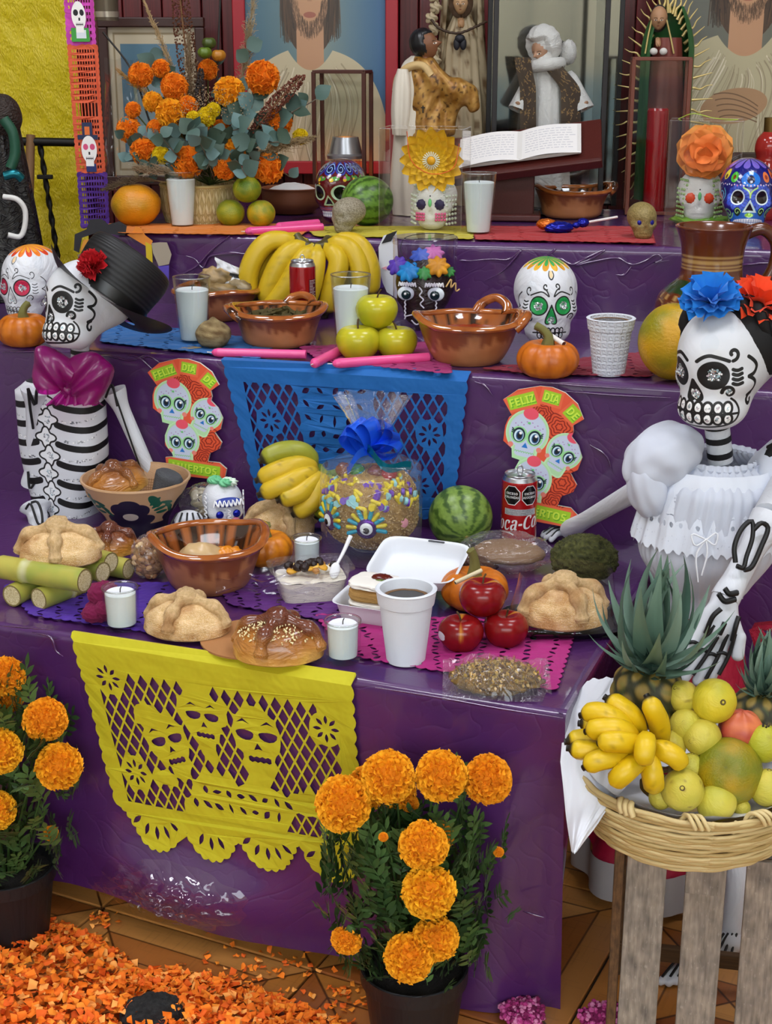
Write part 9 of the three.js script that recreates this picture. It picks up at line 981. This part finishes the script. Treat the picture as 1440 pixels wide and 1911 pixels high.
// little bananas
{ o = nf('banana_bunch', 'bunch of short yellow bananas with dark tips in the basket', 1205, 1400, .03, 'bananas'); const Q = (x, y, dz) => at(x, y, bc.z + dz).sub(o.position), pts = [[[1232, 1388, .03], [1230, 1350, .05], [1216, 1318, .06], [1205, 1296, .05], .5], [[1194, 1378, .03], [1180, 1340, .05], [1155, 1318, .05], [1126, 1300, .04], .5], [[1180, 1372, .05], [1150, 1345, .065], [1115, 1330, .06], [1081, 1336, .05]], [[1185, 1382, .06], [1155, 1362, .08], [1120, 1360, .08], [1091, 1366, .07]], [[1192, 1390, .07], [1165, 1385, .095], [1140, 1384, .1], [1116, 1388, .09]], [[1172, 1394, .04], [1130, 1385, .05], [1090, 1380, .05], [1052, 1385, .05]], [[1170, 1402, .05], [1130, 1402, .07], [1090, 1400, .075], [1056, 1396, .07]], [[1180, 1408, .07], [1150, 1412, .09], [1115, 1420, .1], [1087, 1434, .095]], [[1198, 1412, .08], [1180, 1428, .1], [1162, 1445, .11], [1142, 1462, .1]], [[1206, 1380, .07], [1204, 1388, .1], [1203, 1402, .115], [1200, 1426, .11]], [[1212, 1412, .07], [1214, 1430, .09], [1218, 1450, .1], [1220, 1474, .09]], [[1222, 1396, .06], [1240, 1402, .08], [1258, 1412, .085], [1274, 1430, .08]], [[1160, 1380, .03], [1120, 1362, .03], [1100, 1352, .03], [1078, 1350, .03]]];
pts.forEach((q, i) => part('banana', bananaGeo(q.slice(0, 4).map((a) => Q(...a)), i === 9 ? .0125 : .0128, { sd: i * 2.7, spots: .4, ripe: 0xd9b40c, tip: i > 4 ? 0xb0a820 : 0xd2b01a, neck: 0xc0a014, end: 0x1a1610 }), bananaMat, o)); part('bunch_stem', tube([Q(1196, 1380, .02), Q(1200, 1392, .05), Q(1210, 1400, .05)], .009, { seg: 6, rad: 9 }), mat(0x6a6a24), o); }
// pineapples
const crownLeaf = [0, 1, 2].map((s) => G(6, 10, (u, v) => { const w = (1 - pow(v, 1.4)) * .5 + .01; return [(u - .5) * .27 * w * 2, v - .06 * s * v * v, .11 * abs(u - .5) * 2 * w - (.22 + .12 * s) * v * v * v]; })), plM = [0x64806e, 0x748e7e, 0x4c6a5c].map((c) => mat(c, { roughness: .5 }));
const pineapple = (label, b, R, Hh, tilt, ring_, len) => { const t = thing('pineapple', label, 'pineapple', b, 0), g = new THREE.Group(); g.name = 'fruit'; t.add(g); g.rotation.set(...tilt); part('rind', paint(G(96, 56, (u, v) => { const a = u * 2 * PI, tt = (v - .5) * PI, y = Hh * .5 * sin(tt), e = abs(sin(a * 4 + v * 9)) * abs(sin(a * 4 - v * 9)), r = R * pow(cos(tt), .55) * (1 + .07 * e); return [r * sin(a), y + Hh * .5, r * cos(a)]; }, true), (x, y, z, u, v) => { const a = u * 2 * PI, e = abs(sin(a * 4 + v * 9)) * abs(sin(a * 4 - v * 9)); return mix(mix(C(0x2a2c12), C(0x8a7434), smooth(.15, .75, e)), C(0x4a5a24), .4 * smooth(.2, .5, noise(a * 3, v * 9))); }), vcol({ roughness: .6 }), g); const c = new THREE.Group(); c.name = 'crown'; t.add(c); c.position.copy(V(0, Hh * .94, 0).applyEuler(g.rotation)); c.rotation.copy(g.rotation); let n = 0; ring_.forEach(([k, el, s], j) => { for (let i = 0; i < k; i++, n++) { const l = part('leaf', crownLeaf[n % 3], plM[n % 3], c); l.rotation.order = 'YXZ'; l.rotation.set(el + .12 * noise(n, 3), i / k * 2 * PI + j * .7, 0); l.scale.setScalar(len * s * (1 + .15 * noise(n, 7))); l.position.y = .004 * j; } }); return t; };
pineapple('larger pineapple with long grey green leaves behind the little bananas', at(1202, 1345, bc.z - .03), .044, .075, [.05, 0, -.05], [[9, 1.5, .6], [9, 1.3, .9], [8, 1.05, 1.1], [7, .75, 1.2], [6, .42, 1.2], [4, .14, 1.05]], .108);
pineapple('smaller pineapple with a dense short crown at the right edge', at(1415, 1385, bc.z - .045), .04, .07, [.05, 0, .02], [[11, 1.2, .6], [11, .95, .7], [10, .7, .8], [9, .5, .9], [7, .3, .95], [5, .1, .9]], .075);
}
// kinds that stand several times on the altar
const GROUPS = { pink_candle: 'pink wax candles lying on the steps', votive_candle: 'short votive candles on the lowest step', candle_glass: 'tall candle glasses', sugar_cane: 'cut pieces of sugar cane', pan_de_muerto: 'breads of the dead', green_apple: 'pile of yellow green apples', red_apple: 'pile of red apples', green_orange: 'pile of green oranges', guava: 'yellow fruit in the wicker basket', clay_bowl: 'glazed clay bowls', painted_skull: 'painted skulls', foam_sign: 'cut-out foam signs', small_pumpkin: 'small pumpkins', papel_picado: 'cut tissue papers', corn_husk_parcel: 'parcels in the dark clay bowl', potted_marigold: 'potted marigolds', added_ceiling_lamp: 'added ceiling panel lamps', pineapple: 'pineapples in the basket' };
scene.children.forEach((o) => { const g = GROUPS[o.name.replace(/_\d{3}$/, '')]; if (g && o.userData.category) o.userData.group = g; });
renderer.render(scene, camera);
